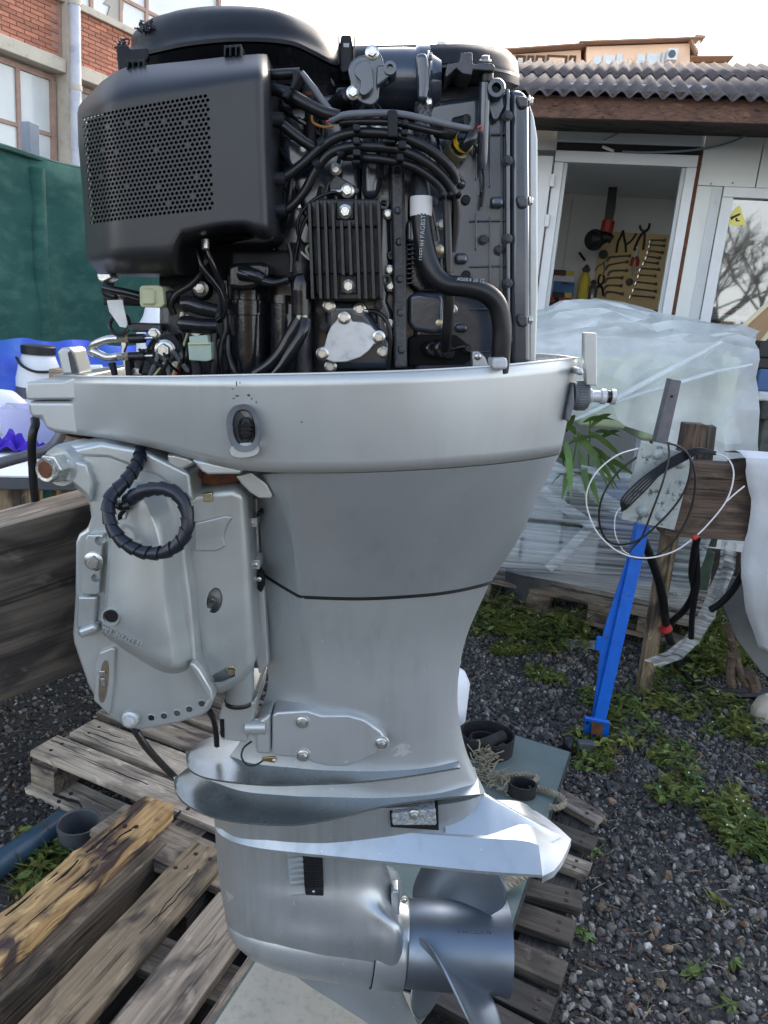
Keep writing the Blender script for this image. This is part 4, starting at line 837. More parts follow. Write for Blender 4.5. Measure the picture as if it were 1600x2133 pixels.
text('hose_print', 'J3EFUH PAGBST', E(*zz(3, (882, 420)), -.1612) - OFF, .0072, Matrix.Rotation(rad(90), 4, 'X') @ Matrix.Rotation(rad(88), 4, 'Z'), 'print_light', h1)
text('hose_print', 'A06K4 20 12', E(*zz(3, (1062, 528)), -.1702) - OFF, .006, Matrix.Rotation(rad(90), 4, 'X') @ Matrix.Rotation(rad(-4), 4, 'Z'), 'print_light', h1)
hs = []
hs.append(tb('vacuum_hose', 2, [(40, 870, -.15), (130, 850, -.15), (230, 780, -.15), (330, 690, -.15), (430, 630, -.152), (560, 610, -.155), (740, 625, -.158), (880, 680, -.158), (980, 750, -.155), (1040, 820, -.15), (1058, 880, -.145)], .0098, H, None, n=12))
hs.append(tb('vacuum_hose', 2, [(50, 1040, -.145), (150, 1020, -.145), (240, 930, -.146), (300, 820, -.148), (370, 730, -.15), (470, 690, -.153), (600, 685, -.156), (760, 705, -.157), (900, 770, -.155), (1000, 860, -.15), (1050, 950, -.146), (1058, 1060, -.142), (1035, 1250, -.135)], .0094, H, None, n=12))
hs.append(tb('vacuum_hose', 2, [(450, 735, -.142), (560, 745, -.152), (700, 760, -.153), (830, 795, -.152), (930, 860, -.15), (985, 920, -.148), (1008, 990, -.148), (1012, 1120, -.148), (1018, 1360, -.15)], .0085, H, None, n=12))
hs.append(tb('vacuum_hose', 3, [(1018, 490, -.15), (1022, 620, -.15), (1010, 800, -.14), (1000, 900, -.125)], .0105, H, None, n=12))
hs.append(tb('vacuum_hose', 2, [(45, 548, -.15), (110, 560, -.15), (200, 630, -.15), (290, 690, -.148), (360, 715, -.142)], .0098, H, None, n=12))
hs.append(tb('harness', 2, [(50, 370, -.15), (130, 390, -.155), (240, 450, -.158), (340, 500, -.158), (430, 525, -.158)], .0125, H, None, n=12))
hs.append(tb('harness', 2, [(60, 300, -.15), (130, 295, -.152), (220, 290, -.15)], .0098, H, None, n=12))
hs.append(tb('harness_branch', 2, [(225, 290, -.15), (290, 370, -.152), (340, 440, -.153), (380, 490, -.153)], .0068, 'grey_rubber', None))
hs.append(tb('sensor_wire', 2, [(380, 545, -.16), (460, 515, -.163), (600, 505, -.166), (760, 510, -.165), (900, 540, -.158), (1030, 570, -.145), (1130, 590, -.135)], .0066, 'grey_rubber', None))
hs.append(tb('sensor_wire', 2, [(430, 555, -.155), (560, 550, -.158), (720, 555, -.16), (840, 580, -.156), (950, 605, -.145), (1000, 608, -.135)], .0068, H, None))
tb('wire_plug', 2, [(960, 600, -.138), (1030, 610, -.12)], .014, 'black_plastic', hs[-1], n=14)
tb('red_lead', 2, [(1120, 590, -.136), (1165, 588, -.136), (1188, 575, -.134), (1185, 600, -.13)], .0022, 'red_wire', hs[-2], n=6)
tb('red_lead', 2, [(360, 550, -.162), (400, 538, -.162)], .002, 'red_wire', hs[-2], n=6)
tb('orange_lead', 2, [(375, 480, -.15), (385, 492, -.15)], .003, 'orange_wire', hs[-3], n=6)
tb('orange_lead', 2, [(400, 575, -.13), (350, 580, -.132), (295, 560, -.132), (282, 525, -.13), (300, 495, -.125)], .0024, 'orange_wire', hs[-3], n=6)
tb('injector_plug', 2, [(1050, 560, -.11), (1115, 545, -.12)], .0115, 'black_plastic', head, n=14)
ci = MB(); ci.lathe(E(*zz(2, (440, 450)), -.10), (.5, -.8, .2), [(-.02, .02), (.01, .021), (.02, .016), (.024, .006)], 20); ep('rubber_cap', ci, H, blk)
ic = MB(); ic.lathe(E(*zz(2, (275, 440)), -.11), (0, 0, 1), [(-.05, .012), (-.01, .012), (-.01, .015), (0, .0165), (.014, .016), (.016, .012)], 20); ep('injector', ic, 'black_plastic', blk)
icr = MB(); icr.lathe(E(*zz(2, (275, 420)), -.11), (0, 0, 1), [(0, .0172), (.004, .0172)], 20); ep('injector_seal', icr, 'rust', blk)
pr('injector_rail', 2, [(110, 410), (470, 400), (470, 470), (110, 470)], -.085, -.05, 'gloss_black', blk, bevel=.004)
pr('injector_body', 2, [(230, 520), (330, 530), (335, 640), (240, 635)], -.105, -.07, 'gloss_black', blk, bevel=.004)
# clips that hold the hoses
for x, y, w_, h_ in ((716, 560, 56, 150), (520, 580, 40, 40), (520, 650, 40, 40), (522, 715, 44, 40), (518, 765, 48, 20), (785, 555, 34, 40), (780, 605, 40, 36), (768, 672, 44, 50), (755, 740, 40, 44), (742, 795, 34, 20), (700, 655, 60, 16), (985, 938, 20, 30), (1030, 938, 24, 30), (1078, 936, 22, 30)):
    pr('hose_clip', 2, [(x - w_ / 2, y - h_ / 2), (x + w_ / 2, y - h_ / 2), (x + w_ / 2 + 3, y + h_ / 2), (x - w_ / 2 + 3, y + h_ / 2)], -.172, -.135, 'black_plastic', hs[0], bevel=.0025)
for a, b_ in (((170, 265), (225, 300)), ((165, 330), (215, 290))):
    pass
pr('cable_tie', 2, [(180, 262), (222, 275), (205, 330), (180, 380), (163, 372), (178, 320)], -.170, -.135, 'black_plastic', hs[5], bevel=.002)
pr('cable_tie', 2, [(140, 375), (180, 380), (150, 428), (113, 412)], -.172, -.14, 'black_plastic', hs[5], bevel=.002)
for x, y in ((435, 715), (310, 780), (335, 668)):
    k = MB(); k.lathe(E(*zz(2, (x, y)), -.15), (.8, 0, .5), [(-.004, .0112), (.004, .0112)], 14); ep('cable_tie', k, 'black_plastic', hs[1])
# oxygen sensor
os_ = MB(); op, od = E(*zz(2, (1045, 725)), -.10), Vector((.42, -.75, .42)).normalized()
os_.lathe(op, od, [(-.02, .021), (.004, .021), (.006, .024), (.012, .024), (.012, .019)], 26); sn = ep('knock_sensor', os_, 'bolt_brass', None)
o2_ = MB(); o2_.lathe(op, od, [(.010, .0195), (.028, .019), (.03, .014)], 24); ep('sensor_body', o2_, 'gloss_black', sn)
o3_ = MB(); o3_.lathe(op, od, [(.018, .0200), (.0255, .0200)], 24); ep('yellow_ring', o3_, 'yellow_plastic', sn)
tb('sensor_plug', 2, [(1095, 695, -.135), (1125, 655, -.14), (1150, 615, -.138)], .0115, 'gloss_black', sn, n=14)
tb('sensor_boot', 2, [(1140, 630, -.14), (1175, 595, -.138)], .0075, 'rubber', sn)
# ------------------------------------------------------------------ perforated silencer box
UL = [(161, 200), (161, 235), (163, 300), (170, 380), (176, 460), (180, 540), (204, 568)]
def left_x(py):
    for (xa, ya), (xb, yb) in zip(UL, UL[1:]):
        if ya <= py <= yb: return xa + (xb - xa) * (py - ya) / (yb - ya)
    return UL[0][0] if py < UL[0][1] else UL[-1][0]
def smooth(t): t = max(0., min(1., t)); return t * t * (3 - 2 * t)
TOPC = [(161, 236), (164, 222), (172, 210), (185, 198), (210, 171), (241, 148), (262, 140), (330, 133), (400, 126), (470, 118), (540, 112), (556, 113)]
def top_y(u):
    x = 161 + 395 * u ** 1.18
    for (xa, ya), (xb, yb) in zip(TOPC, TOPC[1:]):
        if x <= xb: return ya + (yb - ya) * max(0, x - xa) / (xb - xa)
    return TOPC[-1][1]
def bot_y(u):
    a = 570 - 2 * u
    b = 505 - 22 * smooth((u - .55) / .25) + 20 * smooth((u - .86) / .1)
    return a + (b - a) * smooth((u - .50) / .075)
UA, UB_, VA, VB = .045, .735, .22, .80
def S(u, v):
    """point of the box front; u left to right, v top to bottom"""
    yt, yb = top_y(u), bot_y(u)
    hy0 = 240 + (189 - 240) * ((u - UA) / (UB_ - UA)); hy1 = 472 + (441 - 472) * ((u - UA) / (UB_ - UA))
    if v < VA: py = yt + (hy0 - yt) * (v / VA)
    elif v <= VB: py = hy0 + (hy1 - hy0) * (v - VA) / (VB - VA)
    else: py = hy1 + (yb - hy1) * (v - VB) / (1 - VB)
    # columns crowd together towards the curved left end
    f = u ** 1.18 if u > 0 else 0
    lx = left_x(min(max(py, 200), 568)); rx = 556 + 14 * (py - 110) / 400
    px = lx + (rx - lx) * f
    Y = -.205
    Y += .15 * max(0, 1 - u / .30) ** 2.6                          # wraps round to the front
    e = .07
    Y += (.055 + .05 * max(0, 1 - u / .35)) * max(0, 1 - v / (.20 + .0 * u)) ** 2.2                         # rolled top
    Y += .05 * max(0, (v - .90) / .10) ** 2.5                       # rolled bottom
    Y += .022 * max(0, (u - .95) / .05) ** 2.5
    return E(px, py, Y)
NU, NV = 64, 48
box = MB(); G = [[S(i / NU, j / NV) for i in range(NU + 1)] for j in range(NV + 1)]
ua, ub, va, vb = round(UA * NU), round(UB_ * NU), round(VA * NV), round(VB * NV)
UA2, UB2, VA2, VB2 = ua / NU, ub / NU, va / NV, vb / NV
vid = {}
def gv(i, j):
    if (i, j) not in vid: vid[i, j] = len(box.v); box.v.append(G[j][i])
    return vid[i, j]
for j in range(NV):
    for i in range(NU):
        if ua <= i < ub and va <= j < vb: continue
        box.f.append((gv(i, j), gv(i + 1, j), gv(i + 1, j + 1), gv(i, j + 1)))
# side returns of the box
edge = [(0, j) for j in range(NV, -1, -1)] + [(i, 0) for i in range(1, NU + 1)] + [(NU, j) for j in range(1, NV + 1)] + [(i, NV) for i in range(NU - 1, 0, -1)]
ring = [G[j][i] for i, j in edge]; back = [Vector((p.x + (.008 if p.x < -.4 else 0), max(p.y + .02, -.06 + .04 * (p.x < -.38)), p.z)) for p in ring]
box.rings([ring, back], True, False, False)
sil = ep('silencer_box', box, 'box_plastic', None, ang=50)
# the perforated field: every hole is open
pf = MB(); NR, NCc, K = 25, 30, 12
cu, cv = (UB2 - UA2) / (NCc + .5), (VB2 - VA2) / NR
skip = {(3, 6), (3, 11), (5, 24), (4, 20), (4, 16), (9, 8), (10, 18), (10, 25), (17, 26), (17, 10), (21, 25), (8, 5), (22, 20), (14, 4), (18, 18)}
def cell(u0, u1, v0, v1, hole):
    uc, vc = (u0 + u1) / 2, (v0 + v1) / 2; hu_, hv_ = (u1 - u0) / 2, (v1 - v0) / 2
    sq = []
    for k in range(K):
        a = 2 * math.pi * (k + .5) / K; c, s = math.cos(a), math.sin(a); m_ = max(abs(c), abs(s)); sq.append((uc + hu_ * c / m_, vc + hv_ * s / m_))
    crn = [(u0, v0), (u1, v0), (u1, v1), (u0, v1)]
    if not hole:
        pf.add([S(*q) for q in crn], [(0, 1, 2, 3)]); return
    ci_ = [(uc + hu_ * .74 * math.cos(2 * math.pi * (k + .5) / K), vc + hv_ * .78 * math.sin(2 * math.pi * (k + .5) / K)) for k in range(K)]
    O = [S(*q) for q in sq]; I = [S(*q) for q in ci_]; D = [p + Vector((0, .003, 0)) for p in I]; C = [S(*q) for q in crn]
    o = len(pf.v); pf.v += O + I + D + C
    for k in range(K):
        k2 = (k + 1) % K
        pf.f.append((o + k, o + k2, o + K + k2, o + K + k)); pf.f.append((o + K + k, o + K + k2, o + 2 * K + k2, o + 2 * K + k))
    for q, (a, b_) in enumerate(((7, 8), (10, 11), (1, 2), (4, 5))):
        pf.f.append((o + a, o + b_, o + 3 * K + q))
for r in range(NR):
    sh_ = cu * .5 if r % 2 else 0
    v0, v1 = VA2 + r * cv, VA2 + (r + 1) * cv
    if sh_: cell(UA2, UA2 + sh_, v0, v1, False)
    for c in range(NCc): cell(UA2 + sh_ + c * cu, UA2 + sh_ + (c + 1) * cu, v0, v1, (r, c) not in skip)
    if not sh_: cell(UB2 - cu * .5, UB2, v0, v1, False)
ep('perforated_panel', pf, 'box_plastic', sil, ang=60)
# black sheet behind the holes, its colour standing in for the shade inside
ib = MB(); ib.grid([[S(UA2 - .02 + (UB2 - UA2 + .05) * i / 12, VA2 - .03 + (VB2 - VA2 + .06) * j / 8) + Vector((0, .022, 0)) for i in range(13)] for j in range(9)])
ep('dark_inside', ib, 'hole_black', sil)
pr('box_flange', 1, [(1150, 350), (1195, 390), (1205, 430), (1195, 700), (1205, 1080), (1235, 1300), (1228, 1430), (1180, 1445), (960, 1450), (1100, 1410), (1130, 1370), (1130, 420)], -.165, -.12, 'black_plastic', sil, bevel=.004)
for x, y in ((1185, 710), (1195, 1065), (1200, 1250)):
    b_ = MB(); b_.lathe(E(*zz(1, (x, y)), -.152), (1, -.05, 0), [(-.012, .0135), (.018, .0125), (.02, .010)], 18); ep('hose_spigot', b_, 'black_plastic', sil)
pr('box_back', None, [(215, 200), (560, 130), (568, 500), (380, 500), (370, 560), (215, 560)], -.10, -.03, 'black_plastic', sil, bevel=.004)
pr('box_underside', None, [(370, 500), (572, 490), (572, 610), (330, 612), (330, 566)], -.045, .05, 'black_plastic', sil, bevel=.004)
sg = MB(); sg.lathe(E(*zz(1, (822, 1450)), -.16), (0, -.2, -1), [(-.004, .009), (.006, .008), (.007, .006)], 16); ep('drain_stub', sg, 'zinc', sil)
pr('box_foot', 4, [(120, 205), (205, 205), (215, 235), (160, 262), (130, 250)], -.12, -.09, 'zinc', sil, bevel=.002)
# ------------------------------------------------------------------ lower left of the powerhead: starter, solenoid, connectors, linkage
sm_ = MB(); s0, s1 = E(*zz(4, (1060, 860)), -.10), E(*zz(4, (1055, 165)), -.10); sm_.lathe(s0, s1 - s0, [(0, .046), (.08, .046), (.081, .049), (.098, .049), (.099, .044), ((s1 - s0).length - .02, .044), ((s1 - s0).length - .008, .048), ((s1 - s0).length, .046)], 36)
stt = ep('starter_motor', sm_, 'gloss_black', None)
pr('starter_cap', 4, [(930, 155), (990, 140), (1130, 135), (1195, 150), (1190, 240), (1100, 300), (1020, 310), (935, 300)], -.150, -.08, 'gloss_black', stt, bevel=.006, seg=3)
tb('starter_cable', 4, [(1010, 205, -.165), (1060, 220, -.17), (1130, 250, -.168), (1210, 265, -.165), (1300, 245, -.16)], lambda t: .0105 - .003 * abs(math.sin(t * 6)), 'gloss_black', stt, n=12)
tb('terminal_boot', 4, [(1020, 200, -.16), (1090, 215, -.168), (1150, 245, -.168)], lambda t: .017 - .006 * t, 'gloss_black', stt, n=14)
sd = MB(); s0, s1 = E(*zz(4, (1275, 700)), -.115), E(*zz(4, (1275, 340)), -.115); sd.lathe(s0, s1 - s0, [(-.05, .026), (0, .026), (0, .028), ((s1 - s0).length * .85, .0275), ((s1 - s0).length * .86, .024), ((s1 - s0).length, .023)], 28)
sol = ep('starter_solenoid', sd, 'gloss_black', None)
bt = MB(); s0, s1 = E(*zz(4, (1385, 460)), -.155), E(*zz(4, (1378, 205)), -.155); bt.lathe(s0, s1 - s0, [(0, .0195), ((s1 - s0).length * .55, .0195), ((s1 - s0).length * .75, .0205), ((s1 - s0).length * .93, .015), ((s1 - s0).length, .004)], 24)
ep('terminal_cap', bt, 'gloss_black', sol)
tb('heavy_cable', 4, [(1370, 490, -.16), (1320, 580, -.162), (1260, 690, -.162), (1190, 770, -.16), (1100, 830, -.155)], .0125, 'gloss_black', sol, n=12)
tb('heavy_cable', 4, [(1410, 490, -.16), (1395, 570, -.165), (1330, 680, -.166), (1270, 780, -.164), (1220, 840, -.16)], .0130, 'gloss_black', sol, n=12)
for x in (1372, 1408): tb('cable_end', 4, [(x, 465, -.162), (x + (4 if x > 1390 else -4), 500, -.163)], .005, 'connector_cream', sol)
lb = MB(); s0 = E(*zz(4, (1400, 830)), -.10); lb.lathe(s0, (0, 0, 1), [(-.02, .022), (.16, .022)], 24); ep('relay_can', lb, 'dark_cast', sol)
tb('thin_lead', 4, [(1305, 20, -.15), (1325, 100, -.15), (1322, 200, -.152)], .0045, 'rubber', sol)
# brackets of the linkage plate
lp = pr('linkage_plate', 4, [(560, 300), (760, 230), (900, 330), (940, 500), (960, 830), (560, 840), (430, 760), (430, 640), (560, 560)], -.075, -.02, 'dark_cast', blk, bevel=.005)
pr('lower_left_case', 4, [(330, 700), (480, 720), (620, 840), (340, 845)], -.07, .02, 'dark_cast', blk, bevel=.006)
bolt(4, 768, 300, -.09, .0098, parent=lp)
wsh = MB(); wsh.lathe(E(*zz(4, (775, 308)), -.078), (0, -1, 0), [(0, .0235), (.006, .022), (.009, .017)], 24); ep('rubber_washer', wsh, 'rubber', lp)
tb('upper_lead', 4, [(800, 60, -.14), (790, 150, -.145), (760, 220, -.142), (700, 280, -.14), (620, 330, -.14), (580, 400, -.138), (600, 460, -.135)], .0075, 'rubber', sil)
tb('upper_lead', 4, [(735, 60, -.15), (770, 160, -.152), (830, 240, -.15), (880, 310, -.146), (905, 400, -.142), (900, 470, -.138), (870, 500, -.135)], .0066, 'gloss_black', sil)
tb('upper_lead', 4, [(800, 50, -.155), (830, 130, -.155), (870, 220, -.15), (900, 300, -.145), (912, 420, -.14)], .0066, 'gloss_black', sil)
tb('upper_lead', 4, [(905, 430, -.135), (915, 560, -.135), (890, 650, -.135), (880, 740, -.135), (895, 830, -.13)], .0062, 'rubber', sil)
tb('upper_lead', 4, [(930, 590, -.13), (935, 700, -.135), (960, 780, -.14), (980, 840, -.14)], .0062, 'rubber', sil)
tb('upper_lead', 4, [(850, 540, -.14), (840, 640, -.142), (850, 740, -.142), (845, 840, -.14)], .0085, 'rubber', sil)
# bullet connectors
b1_ = tb('bullet_sleeve', 4, [(655, 405, -.145), (700, 395, -.15), (770, 420, -.152), (860, 440, -.148)], lambda t: .0175 - .003 * t if t > .12 else .012 + .05 * t, 'gloss_black', lp, n=16)
b2_ = tb('bullet_sleeve', 4, [(640, 520, -.145), (690, 520, -.15), (770, 530, -.15), (860, 530, -.146)], lambda t: .0185 - .004 * t if t > .12 else .012 + .05 * t, 'gloss_black', lp, n=16)
tb('connector_wire', 4, [(650, 445, -.145), (650, 480, -.146), (690, 470, -.146)], .0045, 'connector_cream', lp)
# cream connector
cc = pr('cream_connector', 4, [(385, 295), (400, 280), (500, 278), (530, 290), (540, 395), (520, 418), (400, 415), (388, 400)], -.15, -.10, 'connector_cream', None, bevel=.006, seg=3)
pr('connector_face', 4, [(395, 300), (480, 298), (482, 400), (400, 402)], -.154, -.148, 'connector_cream', cc, bevel=.003)
pr('connector_lock', 4, [(528, 320), (590, 310), (590, 390), (535, 385)], -.14, -.10, 'black_plastic', cc, bevel=.003)
tb('connector_lead', 4, [(390, 345, -.13), (310, 325, -.13), (230, 310, -.128), (170, 295, -.125)], .0085, 'gloss_black', cc)
tb('connector_lead', 4, [(175, 300, -.12), (190, 330, -.12), (240, 350, -.12)], .010, 'rubber', cc)
pr('bracket_strip', 4, [(160, 260), (200, 250), (200, 400), (160, 405)], -.10, -.08, 'black_plastic', cc, bevel=.002)
pr('harness_tray', 4, [(200, 330), (400, 360), (400, 410), (200, 400)], -.09, -.04, 'black_plastic', cc, bevel=.004)
for k in range(2):
    c_ = MB(); c_.lathe(E(*zz(4, (268 + 5 * k, 350)), -.11), (.9, -.4, .1), [(0, .0065), (.003, .0065)], 14); ep('spring_coil', c_, 'zinc', cc)
# thin loom wires crossing the lower left corner
_r = random.Random(8)
for k in range(14):
    x0, y0 = 560 + _r.uniform(-60, 340), 560 + _r.uniform(-60, 60); x1, y1 = x0 + _r.uniform(-160, 160), 845; xm = (x0 + x1) / 2 + _r.uniform(-60, 60)
    tb('loom_wire', 4, [(x0, y0, -.10), (xm, (y0 + y1) / 2, -.112 - _r.uniform(0, .02)), (x1, y1, -.115)], _r.choice((.003, .004, .005)), _r.choice(('rubber', 'rubber', 'gloss_black', 'grey_rubber', 'connector_cream')) if k != 5 else 'red_wire', lp, n=6)
for x, y in ((610, 770), (745, 570), (905, 640), (1000, 820), (1120, 800), (480, 580)):
    bolt(4, x, y, -.112, .008, parent=lp)
# white tag
tg_ = MB(); pts = [(185, 372), (280, 368), (296, 440), (312, 520), (300, 540), (265, 535), (235, 490), (200, 440)]
q = [E(*zz(4, p), -.135 + .006 * math.sin(i)) for i, p in enumerate(pts)]; tg_.prism(q, [p + Vector((0, .002, 0)) for p in q]); ep('white_tag', tg_, 'tape_white', None)
lpw = MB(); cpt = E(*zz(4, (265, 520)), -.12); lpw.tube([cpt + Vector((math.cos(a) * .012, math.sin(a) * .006, math.sin(a) * .012)) for a in [i * .45 for i in range(14)]], .0026, 8); ep('cable_loop', lpw, 'rubber', None)
# green connector on its post
gc = pr('green_connector', 4, [(690, 595), (805, 585), (812, 630), (828, 640), (832, 740), (800, 750), (692, 742), (684, 640), (695, 632)], -.16, -.12, 'connector_green', None, bevel=.004)
pr('connector_rib', 4, [(684, 632), (825, 632), (828, 645), (686, 648)], -.1625, -.13, 'connector_cream', gc, bevel=.001)
tb('connector_post', 4, [(735, 740, -.14), (742, 800, -.14), (745, 860, -.14)], .011, 'black_plastic', gc)
# throttle cable ends
for y0, y1, yc in ((612, 605, 0), (722, 735, 1)):
    cbl = tb('throttle_cable', 4, [(270, y0 - 5, -.12), (190, y0 + 2, -.115), (115, y0 + 30 - 60 * yc, -.11), (92, (y0 + 55) if not yc else y0 - 30, -.10), (110, (y0 + 85) if not yc else y0 - 20, -.09)], .0085, 'zinc', None, n=12)
    tb('cable_rod', 4, [(250, y0, -.121), (470, y0 - 8, -.125)], .0038, 'zinc', cbl)
    tb('cable_boot', 4, [(325, y0 - 2, -.122), (420, y0 - 6, -.124)], .0098, 'rubber', cbl)
    for xx, rr2 in ((272, .0082), (318, .0098)):
        n_ = MB(); n_.lathe(E(*zz(4, (xx, y0 - 3)), -.121), (1, 0, 0), [(-.004, rr2), (.004, rr2)], 6); ep('cable_nut', n_, 'bolt_brass' if xx > 300 else 'zinc', cbl)
pr('cable_bracket', 4, [(270, 575), (300, 580), (305, 650), (290, 690), (305, 745), (330, 790), (390, 800), (395, 835), (310, 835), (285, 770), (275, 690)], -.118, -.11, 'zinc', lp, bevel=.001)
pr('loop_bracket', 4, [(320, 510), (500, 515), (520, 540), (500, 570), (330, 568)], -.10, -.07, 'dark_cast', lp, bevel=.004)
# throttle cam
cam_ = pr('throttle_cam', 4, [(470, 650), (490, 610), (540, 580), (600, 585), (640, 640), (640, 690), (610, 720), (700, 800), (690, 825), (570, 745), (600, 770), (540, 775), (470, 740), (410, 700), (380, 675), (460, 675)], -.115, -.095, 'black_plastic', None, bevel=.003)
bolt(4, 545, 678, -.118, .0118, parent=cam_)
wz = MB(); wz.lathe(E(*zz(4, (548, 680)), -.114), (0, -1, 0), [(0, .023), (.003, .0225), (.004, .018)], 26); ep('cam_washer', wz, 'zinc', cam_)
pr('cam_arm', 4, [(575, 690), (600, 670), (700, 800), (700, 825), (670, 820)], -.13, -.12, 'dark_cast', cam_, bevel=.002)
for k in range(3): tb('return_spring', 4, [(385 + k * 22, 672 + k * 8, -.12), (420 + k * 20, 720 + k * 6, -.122), (480 + k * 18, 765 + k * 4, -.12), (560, 780 + k * 6, -.118)], .0032, 'black_plastic', cam_)
pr('pan_bracket', 4, [(190, 760), (225, 755), (240, 835), (215, 838)], -.13, -.12, 'black_plastic', lp, bevel=.001)
pr('pan_bracket', 4, [(295, 745), (325, 745), (330, 838), (300, 838)], -.13, -.11, 'black_plastic', lp, bevel=.001)

# ------------------------------------------------------------------ more castings, fasteners and leads on the block
for x, y0, y1 in ((1165, 640, 860), (1240, 560, 900), (1165, 1040, 1240), (1240, 1060, 1500), (1300, 460, 1900)):
    pr('cast_rib', 2, [(x - 5, y0), (x + 5, y0), (x + 6, y1), (x - 4, y1)], -.0915, -.08, 'dark_paint', head, bevel=.002)
for y in (620, 1085, 1330, 1560, 1790): pr('cross_rib', 2, [(1130, y - 5), (1322, y - 9), (1322, y + 1), (1130, y + 5)], -.0900, -.08, 'dark_paint', head, bevel=.002)
for y in (520, 760, 1180, 1420, 1720): bolt(2, 1336, y, -.098, .0062, parent=head, m='dark_cast')
for x, y in ((1205, 1185), (1190, 1480), (1010, 700), (960, 820), (935, 980), (1290, 1240), (1180, 700), (1040, 1560), (880, 1500)): bolt(2, x, y, -.089, .0064, parent=head, m='dark_cast' if x % 20 else 'zinc')
for i in range(9):
    y = 330 + 26 * i; pr('casting_fin', 3, [(792, y), (834, y - 4), (834, y + 6), (792, y + 10)], -.100 - .002 * (i % 2), -.07, 'dark_paint', head, bevel=.0015)
for x, y in ((745, 150), (752, 320), (755, 520), (760, 700), (765, 900)): pr('rib_pad', 3, [(x - 22, y - 26), (x + 20, y - 26), (x + 20, y + 24), (x - 22, y + 24)], -.1205, -.11, 'dark_cast', vr, bevel=.004)
for x, y in ((690, 170), (700, 470), (705, 560), (640, 660), (700, 760), (330, 690), (352, 780)): bolt(3, x, y, -.110, .0062, parent=blk, m='zinc' if y % 3 else 'dark_cast')
for k, (pts, r, m) in enumerate([
    ([(640, 470, -.12), (700, 560, -.128), (800, 640, -.13), (860, 760, -.128), (855, 900, -.125)], .0045, 'rubber'),
    ([(560, 480, -.118), (600, 600, -.125), (640, 700, -.128), (660, 850, -.122)], .004, 'rubber'),
    ([(930, 560, -.118), (960, 650, -.12), (1000, 760, -.12), (1090, 860, -.112)], .0038, 'gloss_black'),
    ([(300, 470, -.105), (340, 560, -.112), (330, 680, -.115), (270, 800, -.11)], .0045, 'rubber'),
    ([(120, 470, -.10), (180, 520, -.11), (250, 560, -.112), (330, 620, -.11)], .005, 'gloss_black'),
    ([(110, 700, -.10), (170, 800, -.108), (160, 950, -.11), (120, 1150, -.105)], .006, 'rubber'),
    ([(200, 900, -.10), (250, 1050, -.108), (290, 1200, -.11), (250, 1380, -.11)], .005, 'gloss_black'),
    ([(330, 900, -.11), (300, 1000, -.118), (230, 1120, -.12), (190, 1300, -.118)], .004, 'rubber'),
    ([(1120, 620, -.112), (1180, 720, -.108), (1210, 860, -.104), (1195, 1010, -.1)], .0035, 'rubber')]):
    tb('fine_lead', 2, pts, r, m, hs[0], n=7)
for x, y in ((232, 560), (300, 610), (150, 620), (240, 700), (150, 900), (220, 1000)): bolt(2, x, y, -.099, .0066, parent=blk, m='zinc' if x > 200 else 'dark_cast')
pr('injector_clip', 2, [(225, 430), (330, 430), (332, 455), (228, 458)], -.118, -.09, 'gloss_black', blk, bevel=.002)
for x in (140, 420): pr('rail_saddle', 2, [(x - 22, 395), (x + 22, 395), (x + 26, 480), (x - 26, 480)], -.098, -.06, 'dark_cast', blk, bevel=.004)
RS = 1.0
# ------------------------------------------------------------------ materials of the yard
mat('soil', (.040, .040, .041), (.085, .08, .072), rough=.95, scale=5, bump=1., bscale=60, bdist=.03, c3=(.075, .07, .06), scale3=90, amt3=.7, lo3=.58, hi3=.66)
woodmat('wood_grey', (.28, .25, .215), (.19, .165, .138), (.070, .058, .055), rough=.85, stain=.85)
woodmat('wood_pale', (.46, .42, .365), (.30, .265, .225), (.12, .10, .09), rough=.85, stain=.6)
woodmat('wood_dark', (.085, .077, .067), (.055, .05, .045), (.016, .015, .015), rough=.75, stain=.6)
woodmat('wood_wet', (.028, .029, .030), (.018, .019, .021), (.010, .010, .011), rough=.5, stain=.5)
woodmat('wood_yellow', (.44, .31, .16), (.27, .175, .085), (.055, .040, .042), rough=.85, stain=.95, ring=6.)
woodmat('wood_tan', (.25, .205, .145), (.16, .13, .095), (.055, .048, .042), rough=.88, stain=.9)
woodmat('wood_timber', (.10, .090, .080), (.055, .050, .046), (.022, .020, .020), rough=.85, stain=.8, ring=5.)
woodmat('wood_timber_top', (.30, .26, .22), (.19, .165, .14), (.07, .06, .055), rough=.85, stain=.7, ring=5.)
woodmat('wood_beam', (.115, .085, .068), (.072, .054, .045), (.03, .024, .022), rough=.8, stain=.6)
woodmat('wood_brown', (.13, .075, .058), (.085, .05, .04), (.04, .028, .025), rough=.7, stain=.5)
mat('slab_green', (.125, .165, .155), (.095, .13, .125), rough=.8, scale=6, bump=.3, bscale=220, bdist=.002, c3=(.035, .035, .028), scale3=16, amt3=.5, lo3=.62, hi3=.76)
mat('slab_edge', (.022, .030, .030), (.04, .05, .05), rough=.95, scale=60, bump=.8, bscale=150)
mat('slab_beige', (.33, .325, .28), (.25, .25, .22), rough=.9, scale=5, bump=.35, bscale=240, bdist=.002, c3=(.14, .15, .135), scale3=60, amt3=.5, lo3=.52, hi3=.72)
mat('slab_cut', (.11, .135, .12), (.08, .10, .09), rough=.95, scale=60, bump=.6, bscale=180)
mat('blue_steel', (.006, .125, .56), (.005, .10, .47), rough=.35, scale=20, rv=.08, c3=(.05, .045, .045), scale3=34, amt3=.7, lo3=.63, hi3=.67)
mat('pipe_blue', (.05, .10, .15), (.035, .07, .11), rough=.4, scale=12, c3=(.10, .05, .03), scale3=25, amt3=.7, lo3=.62, hi3=.72)
